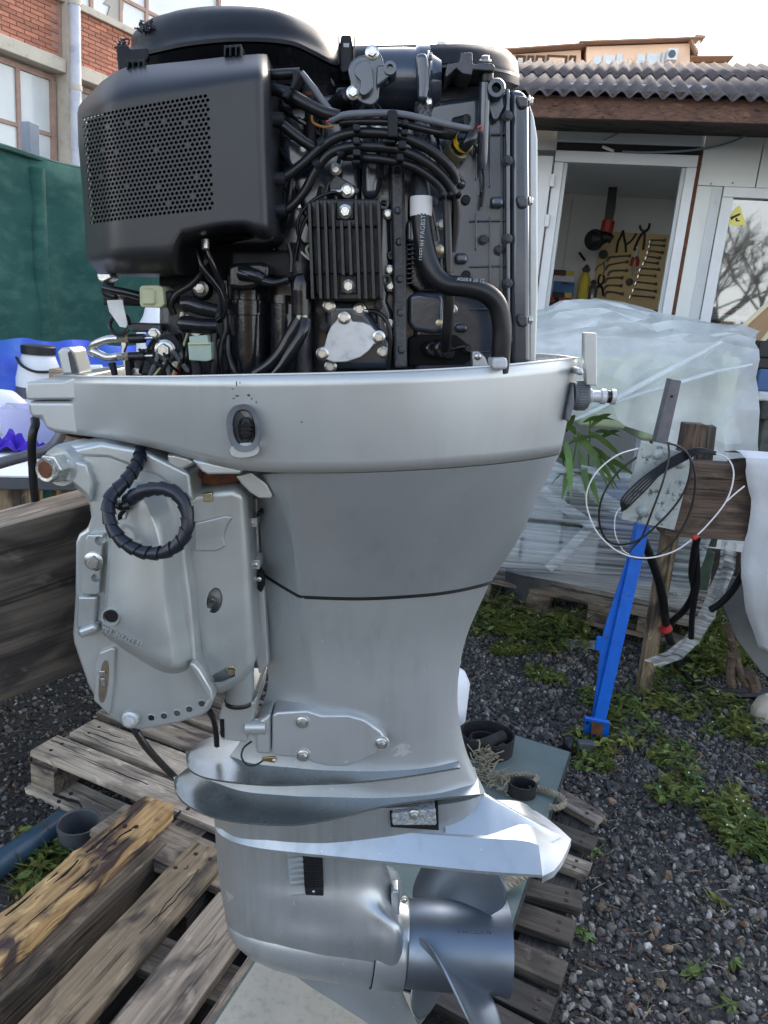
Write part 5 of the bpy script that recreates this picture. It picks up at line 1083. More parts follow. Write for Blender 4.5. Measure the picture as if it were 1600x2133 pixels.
mat('grey_plastic', (.09, .10, .11), (.07, .075, .085), rough=.5, scale=14)
mat('galvanised', (.42, .46, .45), (.34, .38, .375), rough=.5, metal=.35, scale=22, c3=(.055, .09, .085), scale3=26, amt3=.9, lo3=.56, hi3=.63, bump=.2, bscale=60)
mat('bar_steel', (.11, .11, .125), (.15, .15, .165), rough=.45, metal=.4, scale=30, c3=(.09, .05, .035), scale3=18, amt3=.5, lo3=.62, hi3=.75)
mat('rope', (.30, .27, .20), (.20, .18, .13), rough=.95, scale=60, bump=.6, bscale=200)
mat('webbing', (.010, .011, .012), (.02, .02, .021), rough=.85, scale=40, bump=.4, bscale=300)
mat('cloth_white', (.62, .64, .66), (.52, .54, .56), rough=.9, scale=5, bump=.2, bscale=40)
mat('paper_white', (.78, .80, .83), (.68, .71, .75), rough=.6, scale=10)
mat('nail', (.05, .035, .03), rough=.7, metal=.5)
mat('wire_white', (.70, .68, .66), rough=.5)
woodmat('wood_old', (.13, .11, .088), (.085, .072, .06), (.03, .027, .025), rough=.85, stain=.7)
def tri_box(L, W, T, jag=0., seed=0):
    """board: x along its length, top at z=0; ends slightly uneven"""
    r = random.Random(seed); mb = MB(); n = max(2, int(L / (.10 if jag < .01 else .03))); R = []
    for i in range(n + 1):
        x = -L / 2 + L * i / n; jx = lambda: r.uniform(-jag, jag) if i in (0, n) else 0
        rgh = 3.2 if jag > .01 else 1.; dz = r.uniform(-1, 1) * .0012 * rgh; w0, w1 = W / 2 + r.uniform(-1, 1) * W * .012 * rgh, W / 2 + r.uniform(-1, 1) * W * .012 * rgh
        R.append([Vector((x + jx(), -w0, -T)), Vector((x + jx(), w1, -T)), Vector((x + jx(), w1, dz)), Vector((x + jx(), -w0, dz))])
    return mb.rings(R)
_nailme = None
def board(name, A, B, W, T, m, parent=None, jag=.003, seed=0, bevel=.002, roll=0., nails=(), up=None):
    """A, B: ends of the centre line of the top face (world)"""
    global _nailme
    A, B = Vector(A), Vector(B); M = frame_from((A + B) / 2, B - A, up) @ Matrix.Rotation(roll, 4, 'X')
    o = link(name, tri_box((B - A).length, W, T, jag, seed).mesh(name), m, None, bevel=bevel)
    o.matrix_world = M
    if parent is not None:
        o.parent = parent; o.matrix_parent_inverse = Matrix.Identity(4); o.matrix_basis = parent.matrix_world.inverted() @ M
    if nails:
        if _nailme is None: _nailme = MB().lathe((0, 0, 0), (0, 0, 1), [(-.004, .005), (.0006, .0052), (.001, .003)], 10).mesh('nail'); _nailme.materials.append(MATS['nail'])
        for (nx, ny) in nails: link('nail', _nailme, None, o, matrix=Matrix.Translation((nx, ny, .0006)))
    return o
def wthing(name, label, cat, p, group=None):
    o = thing(name, label, cat, (p[0], p[1], p[2]), group); bpy.context.view_layer.update(); return o
def wlink(name, mb, m, parent, **kw):
    """world-coordinate mesh under a thing whose Empty only has a location"""
    return link(name, mb.mesh(name, parent.location if parent is not None else None, ang=kw.pop('ang', 38), smooth=kw.pop('smooth', True)), m, parent, **kw)
def wone(name, mb, m, label, cat, group=None, origin=None, **kw):
    """thing that is one mesh, origin at its base"""
    if origin is None:
        xs = [p.x for p in mb.v]; ys = [p.y for p in mb.v]; zs = [p.z for p in mb.v]; origin = Vector(((min(xs) + max(xs)) / 2, (min(ys) + max(ys)) / 2, min(zs)))
    o = link(name, mb.mesh(name, origin, ang=kw.pop('ang', 38), smooth=kw.pop('smooth', True)), m, None, **kw); o.location = origin
    return tag(o, label, cat, group)
# ------------------------------------------------------------------ ground
g = MB(); N = 60
for j in range(N + 1):
    for i in range(N + 1):
        x = -60 + 120 * i / N; y = -40 + 160 * j / N; g.v.append(Vector((x, y, 0)))
g.f = [(j * (N + 1) + i, j * (N + 1) + i + 1, (j + 1) * (N + 1) + i + 1, (j + 1) * (N + 1) + i) for j in range(N) for i in range(N)]
tag(link('ground', g.mesh('ground', smooth=False), 'soil'), 'dark gravel yard with soil showing between the stones', None, kind='structure')
# ------------------------------------------------------------------ timber the motor hangs on
pA, pB = WY(0, 1103, -.135), WY(150, 1062, -.075)
d = (pB - pA).normalized(); back = Vector((-d.y, d.x, 0)).normalized()
tz = (WY(0, 1453, -.135) - pA).length
A0, B0 = pA - d * 1.0, pA + d * .205
tm = wthing('timber_beam', 'thick dark weathered timber beam carrying the motor bracket', 'timber beam', (A0.x, A0.y, 0))
w_ = .085
up_t = Vector((0, 0, 1)); up_t = (up_t - d * up_t.dot(d)).normalized()
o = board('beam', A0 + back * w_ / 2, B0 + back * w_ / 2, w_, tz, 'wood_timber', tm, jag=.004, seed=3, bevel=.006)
board('pale_top', A0 + back * w_ / 2 + Vector((0, 0, .0015)), B0 + back * w_ / 2 - d * .012 + Vector((0, 0, .0015)), w_ - .012, .006, 'wood_timber_top', tm, jag=.004, seed=4, bevel=.002)  # thin paler board laid along the beam's top face
pst = A0 + back * w_ / 2; board('post', (pst.x + .06, pst.y, .0), (pst.x + .06, pst.y, pst.z - tz), .09, .09, 'wood_timber', tm, bevel=.004, up=(0, 1, 0))
# ------------------------------------------------------------------ pallets
ZT = .145
def px_board(parent, w, a, b, W, T, m, z=ZT, ext=(0, 0), **kw):
    A, B = WZ(*zz(w, a), z), WZ(*zz(w, b), z); u = (B - A).normalized()
    return board('plank', A - u * ext[0], B + u * ext[1], W, T, m, parent, **kw)
pal = wthing('pallet', 'weathered grey wooden pallet on the gravel behind the gearcase, at the left', 'pallet', (WZ(100, 1600, 0)))
nl = ((-.55, .02), (-.55, -.02), (-.05, .02), (-.05, -.025))
Adir = (WZ(*zz(15, (1215, 930)), ZT) - WZ(*zz(15, (250, 533)), ZT)).normalized(); Aperp = Vector((-Adir.y, Adir.x, 0))
a1 = WZ(*zz(15, (250, 533)), ZT); LEN = 1.2
def brd(off, W, T, m, z=ZT, start=0., L=LEN, seed=0, nails=nl): return board('plank', Vector((a1.x, a1.y, z)) + Aperp * off + Adir * start, Vector((a1.x, a1.y, z)) + Aperp * off + Adir * (start + L), W, T, m, pal, seed=seed, jag=.006, nails=nails)
brd(0, .098, .022, 'wood_pale', seed=1)
brd(.125, .098, .022, 'wood_pale', seed=2, start=.02)
brd(.255, .098, .022, 'wood_grey', seed=3)
brd(.385, .098, .022, 'wood_grey', seed=4)
brd(.515, .098, .022, 'wood_grey', seed=5)
brd(-.155, .12, .022, 'wood_grey', seed=6, start=.40, L=.8)
for s in (.045, .58, 1.13):                                              # blocks and cross boards
    for off in (.0, .24, .50):
        b_ = Vector((a1.x, a1.y, ZT - .044)) + Aperp * off + Adir * s
        board('block', b_ - Adir * .045, b_ + Adir * .045, .10, .078, 'wood_grey', pal, bevel=.003, seed=int(s * 10) + 7)
    board('cross_board', Vector((a1.x, a1.y, ZT - .0225)) + Aperp * (-.04 if s < .3 else -.21) + Adir * s, Vector((a1.x, a1.y, ZT - .0225)) + Aperp * .57 + Adir * s, .095, .021, 'wood_grey', pal, seed=9)
for off in (-.012, .24, .5): board('bottom_board', Vector((a1.x, a1.y, .022)) + Aperp * off - Adir * .01, Vector((a1.x, a1.y, .022)) + Aperp * off + Adir * LEN, .10, .02, 'wood_pale', pal, seed=11, jag=.008)
# second pallet under the skeg, boards running towards the camera
pc = wthing('pallet', 'tan wooden pallet with wide boards running towards the camera below the gearcase', 'pallet', (WZ(300, 2050, 0)))
zc = ZT + .022
c2a, c2b = WZ(*zz(15, (1205, 1125)), zc), WZ(*zz(15, (310, 2110)), zc); Cd = (c2b - c2a).normalized(); Cp = Vector((-Cd.y, Cd.x, 0))
nl2 = ((-.43, .02), (-.43, -.02), (-.37, .0))
board('plank', c2a, c2a + Cd * 1.0, .105, .024, 'wood_tan', pc, seed=21, jag=.004, nails=((-.46, .02), (-.46, -.02), (-.40, -.035)))
board('plank', c2a + Cp * .152 + Cd * .12, c2a + Cp * .152 + Cd * 1.0, .118, .024, 'wood_grey', pc, seed=22, jag=.004)
board('plank', c2a + Cp * .30 + Cd * .05, c2a + Cp * .30 + Cd * 1.0, .118, .024, 'wood_grey', pc, seed=23, jag=.004)
board('plank', c2a + Cp * .44 + Cd * .05, c2a + Cp * .44 + Cd * 1.0, .118, .024, 'wood_grey', pc, seed=24, jag=.004)
for k in (.30, .62): board('cross_board', c2a + Cd * k - Cp * .06 - Vector((0, 0, .025)), c2a + Cd * k + Cp * .5 - Vector((0, 0, .025)), .09, .022, 'wood_dark', pc, seed=25)
for k in (.12, .5, .9):
    for q in (.0, .26, .5): board('block', c2a + Cd * (k - .05) + Cp * q - Vector((0, 0, .049)), c2a + Cd * (k + .05) + Cp * q - Vector((0, 0, .049)), .09, .075, 'wood_dark', pc, seed=26)
for q in (.0, .152, .30): board('bottom_board', c2a + Cp * q + Cd * .05 - Vector((0, 0, zc - .022)), c2a + Cp * q + Cd * 1.0 - Vector((0, 0, zc - .022)), .1, .02, 'wood_wet', pc, seed=27)
# loose timbers at the left
ya, yb = WZ(*zz(15, (895, 862)), .205), WZ(*zz(15, (-60, 1680)), .205); u = (yb - ya).normalized()
yo = board('rough_timber', ya, yb + u * .5, .090, .05, 'wood_yellow', None, jag=.012, seed=31, bevel=.004, nails=((-.40, .02), (-.36, -.02), (-.33, .015), (-.39, -.005), (-.30, -.02)))
tag(yo, 'splintered yellow timber with nail holes lying across the grey pallet', 'timber')
v_ = Vector((-u.y, u.x, 0)); v_ = v_ if v_.x > 0 else -v_
yo2 = board('dark_timber', ya + u * .06 + v_ * .015 - Vector((0, 0, .052)), yb + u * .5 + v_ * .015 - Vector((0, 0, .052)), .125, .10, 'wood_old', None, jag=.004, seed=32, bevel=.004)
tag(yo2, 'dark grey beam directly underneath the splintered yellow timber', 'timber')
# drying splits in the boards: slivers of shadowed wood with a lip
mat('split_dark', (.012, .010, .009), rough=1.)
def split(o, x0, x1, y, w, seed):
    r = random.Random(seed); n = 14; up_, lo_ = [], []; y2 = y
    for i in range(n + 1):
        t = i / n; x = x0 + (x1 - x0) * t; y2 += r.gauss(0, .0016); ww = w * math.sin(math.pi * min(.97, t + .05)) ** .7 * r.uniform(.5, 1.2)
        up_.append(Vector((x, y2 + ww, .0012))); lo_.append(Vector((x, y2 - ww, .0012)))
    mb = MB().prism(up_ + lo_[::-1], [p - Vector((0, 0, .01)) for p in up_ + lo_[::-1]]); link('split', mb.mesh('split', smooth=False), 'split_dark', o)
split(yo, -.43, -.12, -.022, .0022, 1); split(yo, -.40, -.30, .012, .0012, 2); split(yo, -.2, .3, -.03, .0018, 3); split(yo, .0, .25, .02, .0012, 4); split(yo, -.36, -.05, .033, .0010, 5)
_k = 0
for o in list(pal.children) + list(pc.children) + [yo2]:
    if o.name.split('.')[0] in ('plank', 'dark_timber'):
        r_ = random.Random(_k); _k += 1
        for q in range(3):
            x0 = r_.choice((-.59, -.5, r_.uniform(-.4, .3))); split(o, max(x0, -.42 if o.parent == pc else -.59), min(x0 + r_.uniform(.08, .3), .42), r_.uniform(-.035, .035), r_.uniform(.0005, .0012), _k * 7 + q)
# pallet at the right
pb = wthing('pallet', 'dark wet pallet at the right whose short slats stick out beyond the green board', 'pallet', (WZ(1180, 1900, 0)))
zb = .118
Bd = [((803, 692), (640, 600)), ((778, 818), (605, 748)), ((748, 938), (590, 878)), ((713, 1085), (490, 1025)), ((676, 1232), (440, 1150)), ((626, 1436), (385, 1330)), ((582, 1612), (350, 1500)), ((545, 1780), (320, 1660))]
mw = ['wood_grey', 'wood_dark', 'wood_grey', 'wood_dark', 'wood_dark', 'wood_dark', 'wood_wet', 'wood_wet']
for i, (r_, l_) in enumerate(Bd):
    A, B = WZ(*zz(14, l_), zb), WZ(*zz(14, r_), zb); u = (B - A).normalized()
    board('plank', B - u * .95, B, (.066, .06, .056, .066, .075, .07, .07, .07)[i], .022, mw[i], pb, seed=40 + i, jag=.004, nails=((.44, .012), (.44, -.015)))
eA, eB = WZ(*zz(14, (780, 720)), zb - .0235), WZ(*zz(14, (520, 1790)), zb - .0235)
ue = (eB - eA).normalized(); pe = Vector((-ue.y, ue.x, 0)); pe = pe if pe.x < 0 else -pe
for q in (.06, .40, .82): board('stringer', eA + pe * q - ue * .05, eB + pe * q, .09, .085, 'wood_wet', pb, seed=50, bevel=.003)
# green board on the right pallet
zs = zb + .024
C1, C2, FL = WZ(*zz(14, (665, 380)), zs + .03), WZ(*zz(14, (365, 1285)), zs + .03), WZ(*zz(14, (125, 215)), zs + .03)
uu = (C1 - FL).normalized(); C4 = C1 - uu * .62; C3 = C2 - uu * .62
gs = MB(); gs.prism([C1, C2, C3, C4], [p - Vector((0, 0, .028)) for p in (C1, C2, C3, C4)])
gb = wthing('foam_board', 'flat grey green board lying on the dark pallet behind the leg', 'board', (C2.x, C2.y, zs))
wlink('core', gs, 'slab_edge', gb, bevel=.003)
cen = (C1 + C3) / 2; tp = [cen + (p - cen) * .985 + Vector((0, 0, .002)) for p in (C1, C2, C3, C4)]
wlink('top_sheet', MB().prism(tp, [p - Vector((0, 0, .004)) for p in tp]), 'slab_green', gb, bevel=.001)
# beige slab in front
zf = zc + .003
q_ = [WZ(*p, zf + .034) for p in ((545, 1972), (418, 2165), (700, 2360), (900, 2080))]
fs_ = wthing('paving_slab', 'pale beige slab with a grey green cut edge under the skeg', 'slab', (q_[0].x, q_[0].y, zf))
wlink('core', MB().prism(q_, [p - Vector((0, 0, .032)) for p in q_]), 'slab_cut', fs_, bevel=.003)
cen = sum(q_, Vector()) / 4; tp = [cen + (p - cen) * .955 + Vector((0, 0, .0015)) for p in q_]
wlink('top_face', MB().prism(tp, [p - Vector((0, 0, .004)) for p in tp]), 'slab_beige', fs_, bevel=.001)
# blue pipe, grey bucket
pa, pb_ = WZ(*zz(15, (-90, 1290)), .036), WZ(*zz(15, (360, 985)), .036)
wone('steel_pipe', MB().tube([pa, pb_], .034, 24, smooth=False), 'pipe_blue', 'rusty blue steel pipe lying on the gravel at the left edge', 'pipe')
bk = WZ(*zz(15, (450, 1150)), 0); bm_ = MB(); bm_.lathe(bk, (0, 0, 1), [(0, .042), (.004, .045), (.075, .052), (.076, .055), (.09, .056), (.091, .053), (.088, .049), (.01, .042)], 28)
wone('plastic_bucket', bm_, 'grey_plastic', 'small grey plastic pot standing under the grey pallet edge', 'pot')
# strap coil, rope and webbing on the green board
zt = zs + .034
def ribbon(pts, w, t, up=(0, 0, 1), closed=False, n=60):
    P = catmull(pts, n, closed); mb = MB(); R = []
    for i, p in enumerate(P):
        a, b = P[(i - 1) % n if closed else max(i - 1, 0)], P[(i + 1) % n if closed else min(i + 1, n - 1)]; tt = (b - a).normalized(); s_ = Vector(up).cross(tt).normalized()
        R.append([p - s_ * t / 2, p + s_ * t / 2, p + s_ * t / 2 + Vector(up) * w, p - s_ * t / 2 + Vector(up) * w])
    if closed: R.append(R[0])
    return mb.rings(R, True, not closed, not closed)
cx = WZ(*zz(14, (255, 365)), zt)
coil = wthing('webbing_strap', 'coiled black webbing strap standing on the green board', 'strap', (cx.x, cx.y, zt))
wlink('outer_turn', ribbon([cx + Vector((math.cos(a) * .082, math.sin(a) * .075, 0)) for a in [i * .45 for i in range(14)]], .055, .004, closed=True), 'webbing', coil)
wlink('inner_turn', ribbon([cx + Vector((-.015 + math.cos(a) * .05 * (1 - .05 * i_), -.01 + math.sin(a) * .045 * (1 - .05 * i_), 0)) for i_, a in enumerate([i * .6 for i in range(12)])], .042, .004), 'webbing', coil)
wlink('fold', MB().tube([cx + Vector((-.06, -.04, .03)), cx + Vector((-.02, -.06, .05)), cx + Vector((.02, -.02, .045)), cx + Vector((.05, .0, .05))], .018, 10), 'webbing', coil)
c2_ = WZ(*zz(14, (425, 580)), zt)
wone('webbing_loop', ribbon([c2_ + Vector((math.cos(a) * .038, math.sin(a) * .03, 0)) for a in [i * .52 for i in range(12)]], .035, .004, closed=True), 'webbing', 'small loop of black webbing beside the frayed rope', 'strap')
def rope(pts, r, n=120, strands=3, twist=26.):
    P = catmull(pts, n); mb = MB(); L = 0
    T = [(P[min(i + 1, n - 1)] - P[max(i - 1, 0)]).normalized() for i in range(n)]
    for s in range(strands):
        Q = []
        for i in range(n):
            u = T[i].cross(Vector((0, 0, 1))).normalized() if abs(T[i].z) < .95 else Vector((1, 0, 0)); w = T[i].cross(u); a = 2 * math.pi * s / strands + i / n * twist * 2
            Q.append(P[i] + (u * math.cos(a) + w * math.sin(a)) * r * .5)
        mb.tube(Q, r * .56, 6, smooth=False)
    return mb
rp = wthing('frayed_rope', 'frayed hemp rope looping off the green board beside the motor tail', 'rope', (c2_.x, c2_.y, zt))
rz = lambda x, y, z=0: WZ(*zz(14, (x, y)), zt + z)
wlink('rope_loop', rope([rz(330, 505, .01), rz(380, 490, .012), rz(460, 490, .012), rz(500, 505, .012), rz(470, 540, .012), rz(540, 560, .012), rz(610, 590, .014), rz(632, 625, .012), rz(600, 645, .012), rz(560, 640, .012)], .0085, 150, 3, 30), 'rope', rp)
wlink('rope_end', rope([rz(235, 1090, .012), rz(290, 1060, .016), rz(360, 1010, .022), rz(440, 960, .03)], .013, 80, 3, 12), 'rope', rp)
fr_ = MB(); rs = random.Random(5)
for k in range(150):
    t = rs.random(); c = rz(275, 375, .05).lerp(rz(235, 440, .03), min(1, t * 2)) if t < .5 else rz(235, 440, .03).lerp(rz(330, 560, .015), (t - .5) * 2)
    p = c + Vector((rs.gauss(0, .012), rs.gauss(0, .012), rs.gauss(0, .01))); q2 = p + Vector((rs.gauss(0, .018), rs.gauss(0, .018), rs.gauss(.004, .012))); fr_.tube([p, (p + q2) / 2 + Vector((rs.gauss(0, .005), rs.gauss(0, .005), rs.gauss(0, .005))), q2], .0022, 4, res=5)
wlink('frayed_strands', fr_, 'rope', rp)['kind'] = 'stuff'
# white bottle behind the leg
bw_ = WZ(960, 1500, zt); bb = MB(); wP = Vector((WY(972, 1480, bw_.y).x - .06, bw_.y, zt))
bb.lathe(wP, (0, 0, 1), [(0, .055), (.006, .06), (.135, .06), (.17, .042), (.185, .02), (.20, .019), (.2, .022), (.222, .022), (.224, .018)], 28)
wone('plastic_bottle', bb, 'paper_white', 'white plastic bottle half hidden behind the motor leg', 'bottle')
# castor wheel by the blue leg
wq = WZ(1196, 1552, .034); wc = wthing('castor_wheel', 'dark rubber castor wheel on the gravel beside the blue leg', 'wheel', (wq.x, wq.y, 0))
wh = MB(); wh.lathe(wq + Vector((-.02, 0, 0)), (1, -.5, 0), [(-.012, .018), (-.014, .03), (-.008, .034), (.008, .034), (.014, .03), (.012, .018)], 26); wlink('tyre', wh, 'rubber', wc)
wh = MB(); wh.lathe(wq + Vector((-.02, 0, 0)), (1, -.5, 0), [(-.013, .006), (-.013, .019), (.013, .019), (.013, .006)], 20); wlink('hub', wh, 'grey_plastic', wc)
wlink('fork', MB().box(wq + Vector((.035, -.01, .006)), (.06, .03, .04)), 'grey_plastic', wc, bevel=.006)
# ------------------------------------------------------------------ trestle with blue leg, timber, plate
YT = WZ(1240, 1525, .03).y
def T2(x, y, dy=0., w=12): return WY(*zz(w, (x, y)), YT + dy)
lgp = wthing('steel_trestle', 'bright blue steel trestle leg with a square foot plate', 'trestle', (WZ(1240, 1525, 0)))
top, foot = WY(1338, 1092, YT + .05), WY(1243, 1512, YT - .02); ax_ = (top - foot).normalized(); sx = Vector((0, 1, 0)).cross(ax_).normalized() * -1
sx = Vector((1, 0, 0)) - ax_ * ax_.x; sx.normalize()
def colm(p, q, w, dpt, m, name): return wlink(name, MB().prism([p - sx * w[0] + Vector((0, dpt[0], 0)), p + sx * w[0] + Vector((0, dpt[0], 0)), q + sx * w[1] + Vector((0, dpt[0], 0)), q - sx * w[1] + Vector((0, dpt[0], 0))], [p - sx * w[0] + Vector((0, dpt[1], 0)), p + sx * w[0] + Vector((0, dpt[1], 0)), q + sx * w[1] + Vector((0, dpt[1], 0)), q - sx * w[1] + Vector((0, dpt[1], 0))]), m, lgp, bevel=.002)
colm(foot, top, (.022, .022), (-.02, .02), 'blue_steel', 'square_tube')
k1, k2 = foot.lerp(top, .42) - sx * .022, foot.lerp(top, .88) - sx * .022; k0 = foot.lerp(top, .02) - sx * .022
gus = MB(); gq = [k0, k0.lerp(k1, .55) - sx * .014, k1 - sx * .030, k1.lerp(k2, .25) - sx * .026, k2]; gus.prism([p + Vector((0, -.004, 0)) for p in gq], [p + Vector((0, .004, 0)) for p in gq]); wlink('gusset', gus, 'blue_steel', lgp, bevel=.001)
wlink('lug', MB().box(k1 - sx * .036 + Vector((0, 0, -.01)), (.022, .012, .05)), 'blue_steel', lgp, bevel=.001)
fq = [WY(*zz(13, p), YT - .045 + (.02 if i in (2, 3) else 0)) for i, p in enumerate(((675, 960), (800, 985), (792, 1085), (665, 1060)))]
ft = wlink('foot_plate', MB().prism(fq, [p + Vector((0, .008, .006)) for p in fq]), 'blue_steel', lgp, bevel=.001)
fq2 = [WY(*zz(13, p), YT - .047) for p in ((712, 980), (770, 990), (760, 1050), (705, 1040))]; wlink('open_end', MB().prism(fq2, [p + Vector((0, .004, 0)) for p in fq2]), 'rust', lgp)
for x, y in ((690, 985), (775, 1060), (685, 1045)): wlink('slot_hole', MB().lathe(WY(*zz(13, (x, y)), YT - .0475), (0, 1, 0), [(0, .006), (.003, .006)], 10), 'hole_black', lgp)
# galvanised plate with bolts
gp_ = [T2(895, 850, .0), T2(1190, 930, .0), T2(1080, 1345, .0), T2(785, 1285, .0)]
gpl = wthing('galvanised_plate', 'blotched galvanised steel plate bolted to the timber crossbeam', 'plate', gp_[3])
wlink('sheet', MB().prism(gp_, [p + Vector((0, .008, 0)) for p in gp_]), 'galvanised', gpl, bevel=.001)
for x, y in ((985, 925), (1112, 975), (900, 1237), (1008, 1268)):
    b_ = link('bolt', bolt_mesh('plug', 'galvanised'), None, gpl, matrix=Matrix.Translation(T2(x, y, -.001) - gpl.location) @ Matrix.Scale(.009, 4))
br_ = [T2(1060, 505, .02), T2(1120, 515, .02), T2(1040, 870, .02), T2(975, 855, .02)]
bar = wthing('steel_bar', 'grey steel angle bar standing up behind the galvanised plate', 'steel bar', br_[3])
wlink('flange', MB().prism(br_, [p + Vector((0, .005, 0)) for p in br_]), 'bar_steel', bar, bevel=.001)
bq = [br_[0], br_[3]]; wlink('web', MB().prism([br_[0] + Vector((0, .0052, 0)), br_[0] + Vector((.005, .0052, 0)), br_[3] + Vector((.005, .0052, 0)), br_[3] + Vector((0, .0052, 0))], [br_[0] + Vector((0, .04, 0)), br_[0] + Vector((.005, .04, 0)), br_[3] + Vector((.005, .04, 0)), br_[3] + Vector((0, .04, 0))]), 'bar_steel', bar)
wlink('bolt_hole', MB().lathe(T2(1066, 602, .0185), (0, 1, 0), [(0, .0042), (.003, .0042)], 12), 'hole_black', bar)
# crossbeam and its posts
cbA, cbB = T2(1090, 965, .012), T2(1700, 1005, .012)
xb = wthing('crossbeam', 'brown timber crossbeam on posts behind the cable coil', 'timber beam', (cbA.x, cbA.y, 0))
hgt = (T2(1250, 940, .012) - T2(1200, 1365, .012)).length
board('beam', cbA + Vector((0, .045, 0)), cbB + Vector((0, .045, 0)), .085, hgt * .98, 'wood_beam', xb, seed=61, bevel=.004)
ptA, ptB = WY(*zz(13, (1125, -30)), YT + .115), WZ(*zz(13, (938, 800)), 0)
board('leg', (ptA.x, ptA.y, ptA.z), (ptB.x, ptB.y - .1, .0), .055, .045, 'wood_tan', xb, seed=62, bevel=.004, up=(0, -1, 0))
ptD = T2(1205, 757, .12); board('post', ptD, (ptD.x + .01, ptD.y, ptD.z - .35), .072, .06, 'wood_beam', xb, seed=65, bevel=.004, up=(0, -1, 0))
ptC = T2(1285, 770, .19); board('post', (ptC.x, ptC.y, ptC.z), (ptC.x + .03, ptC.y, ptC.z - .4), .04, .04, 'wood_dark', xb, seed=63, up=(0, -1, 0))
board('post', (2.05, YT + .12, cbB.z - hgt), (2.05, YT + .12, 0), .07, .07, 'wood_beam', xb, seed=64, up=(0, -1, 0))
# cable coil: black and white wires
cc_ = wthing('cable_coil', 'coil of thin black cable hung over the galvanised plate', 'cable', T2(900, 1250, -.03))
for k in range(5):
    o_ = k * 14
    wlink('strand', MB().tube([T2(790 + o_ * .3, 1240 - o_ * .2, -.03), T2(790 + o_, 1170 + o_ * .4, -.035), T2(880 + o_, 1075 + o_ * .5, -.04), T2(1000, 1000 - 15 + o_ * .9, -.04), T2(1120, 915 + o_ * .9, -.035), T2(1220, 890 + o_ * .5, -.02), T2(1310, 912 + o_ * .2, .03)], .0036, 7), 'rubber', cc_)
wlink('loose_turn', MB().tube([T2(1045, 855, -.03), T2(1050, 940, -.04), T2(1015, 1080, -.05), T2(960, 1230, -.05), T2(900, 1380, -.045), T2(850, 1440, -.04), T2(820, 1480, -.04)], .0036, 7), 'rubber', cc_)
wlink('loose_turn', MB().tube([T2(1045, 860, -.03), T2(1120, 890, -.04), T2(1170, 960, -.05), T2(1150, 1090, -.055), T2(1090, 1200, -.055), T2(980, 1320, -.055), T2(880, 1400, -.055), T2(780, 1425, -.05), T2(700, 1395, -.045), T2(662, 1290, -.04), T2(680, 1160, -.04), T2(760, 1030, -.035), T2(870, 940, -.03)], .0036, 7, res=90), 'rubber', cc_)
wlink('loose_turn', MB().tube([T2(1130, 885, -.03), T2(1185, 980, -.05), T2(1195, 1110, -.055), T2(1160, 1260, -.055), T2(1080, 1400, -.055), T2(970, 1490, -.05), T2(860, 1500, -.045), T2(810, 1460, -.04)], .0036, 7), 'rubber', cc_)
wc_ = wthing('white_wire', 'thin white wire looping round the plate with a red knot', 'wire', T2(1200, 1380, -.05))
wlink('loop', MB().tube([T2(880, 890, -.03), T2(760, 930, -.04), T2(650, 1020, -.045), T2(595, 1130, -.05), T2(600, 1240, -.05), T2(660, 1370, -.055), T2(780, 1470, -.06), T2(920, 1500, -.06), T2(1060, 1470, -.06), T2(1160, 1410, -.06), T2(1260, 1320, -.05), T2(1370, 1180, -.045), T2(1410, 1040, -.03), T2(1380, 950, .0), T2(1300, 915, .03)], .0026, 6, res=110), 'wire_white', wc_)
wlink('tail', MB().tube([T2(1370, 1185, -.045), T2(1420, 1140, -.04), T2(1470, 1100, -.03)], .0026, 6), 'wire_white', wc_)
wlink('thin_loop', MB().tube([T2(800, 1200, -.03), T2(755, 1260, -.035), T2(750, 1360, -.04), T2(790, 1450, -.045), T2(830, 1480, -.045)], .0018, 6), 'wire_white', wc_)
wlink('red_knot', MB().lathe(T2(1195, 1385, -.06), (.6, 0, .5), [(-.012, .004), (-.006, .009), (.006, .009), (.012, .004)], 10), 'red_wire', wc_)
# thick hanging cables
hc_ = wthing('thick_cable', 'thick black cables hanging from the crossbeam down to the grass', 'cable', WZ(*zz(13, (1300, 800)), 0))
T3 = lambda x, y, dy: WY(*zz(13, (x, y)), YT + dy)
gz = lambda x, y, z=.014: WZ(*zz(13, (x, y)), z)
wlink('cable', MB().tube([T3(960, 40, .05), T3(1000, 130, .10), T3(1040, 240, .15), T3(1070, 360, .2), T3(1085, 480, .25), T3(1110, 580, .3), gz(1160, 690, .03), gz(1260, 790), gz(1400, 828), gz(1640, 822), gz(1900, 800)], .016, 10, res=90), 'rubber', hc_)
wlink('cable', MB().tube([T3(1245, 40, .06), T3(1225, 130, .10), T3(1215, 230, .14), T3(1225, 320, .18), T3(1180, 410, .22), T3(1110, 475, .26), T3(1075, 520, .3)], .013, 10), 'rubber', hc_)
wlink('cable', MB().tube([T3(1235, 40, .08), T3(1240, 150, .12), T3(1245, 260, .14), T3(1225, 380, .16), T3(1215, 470, .18), T3(1212, 555, .2)], .011, 10), 'rubber', hc_)
wlink('cable', MB().tube([T3(1100, 590, .28), gz(1150, 700, .05), gz(1250, 805, .03), gz(1390, 845, .02), gz(1640, 842, .02), gz(1900, 822, .02)], .013, 10, res=60), 'rubber', hc_)
wlink('red_band', MB().lathe(T3(1082, 505, .25), (.5, 0, -.8), [(-.012, .024), (.012, .024)], 14), 'red_wire', hc_)
wone('cut_cable', MB().tube([T3(1510, 60, .05), T3(1490, 180, .09), T3(1430, 300, .13), T3(1360, 380, .16), T3(1310, 412, .18)], .013, 10), 'rubber', 'short black cable end poking out beside the white cloth', 'cable')
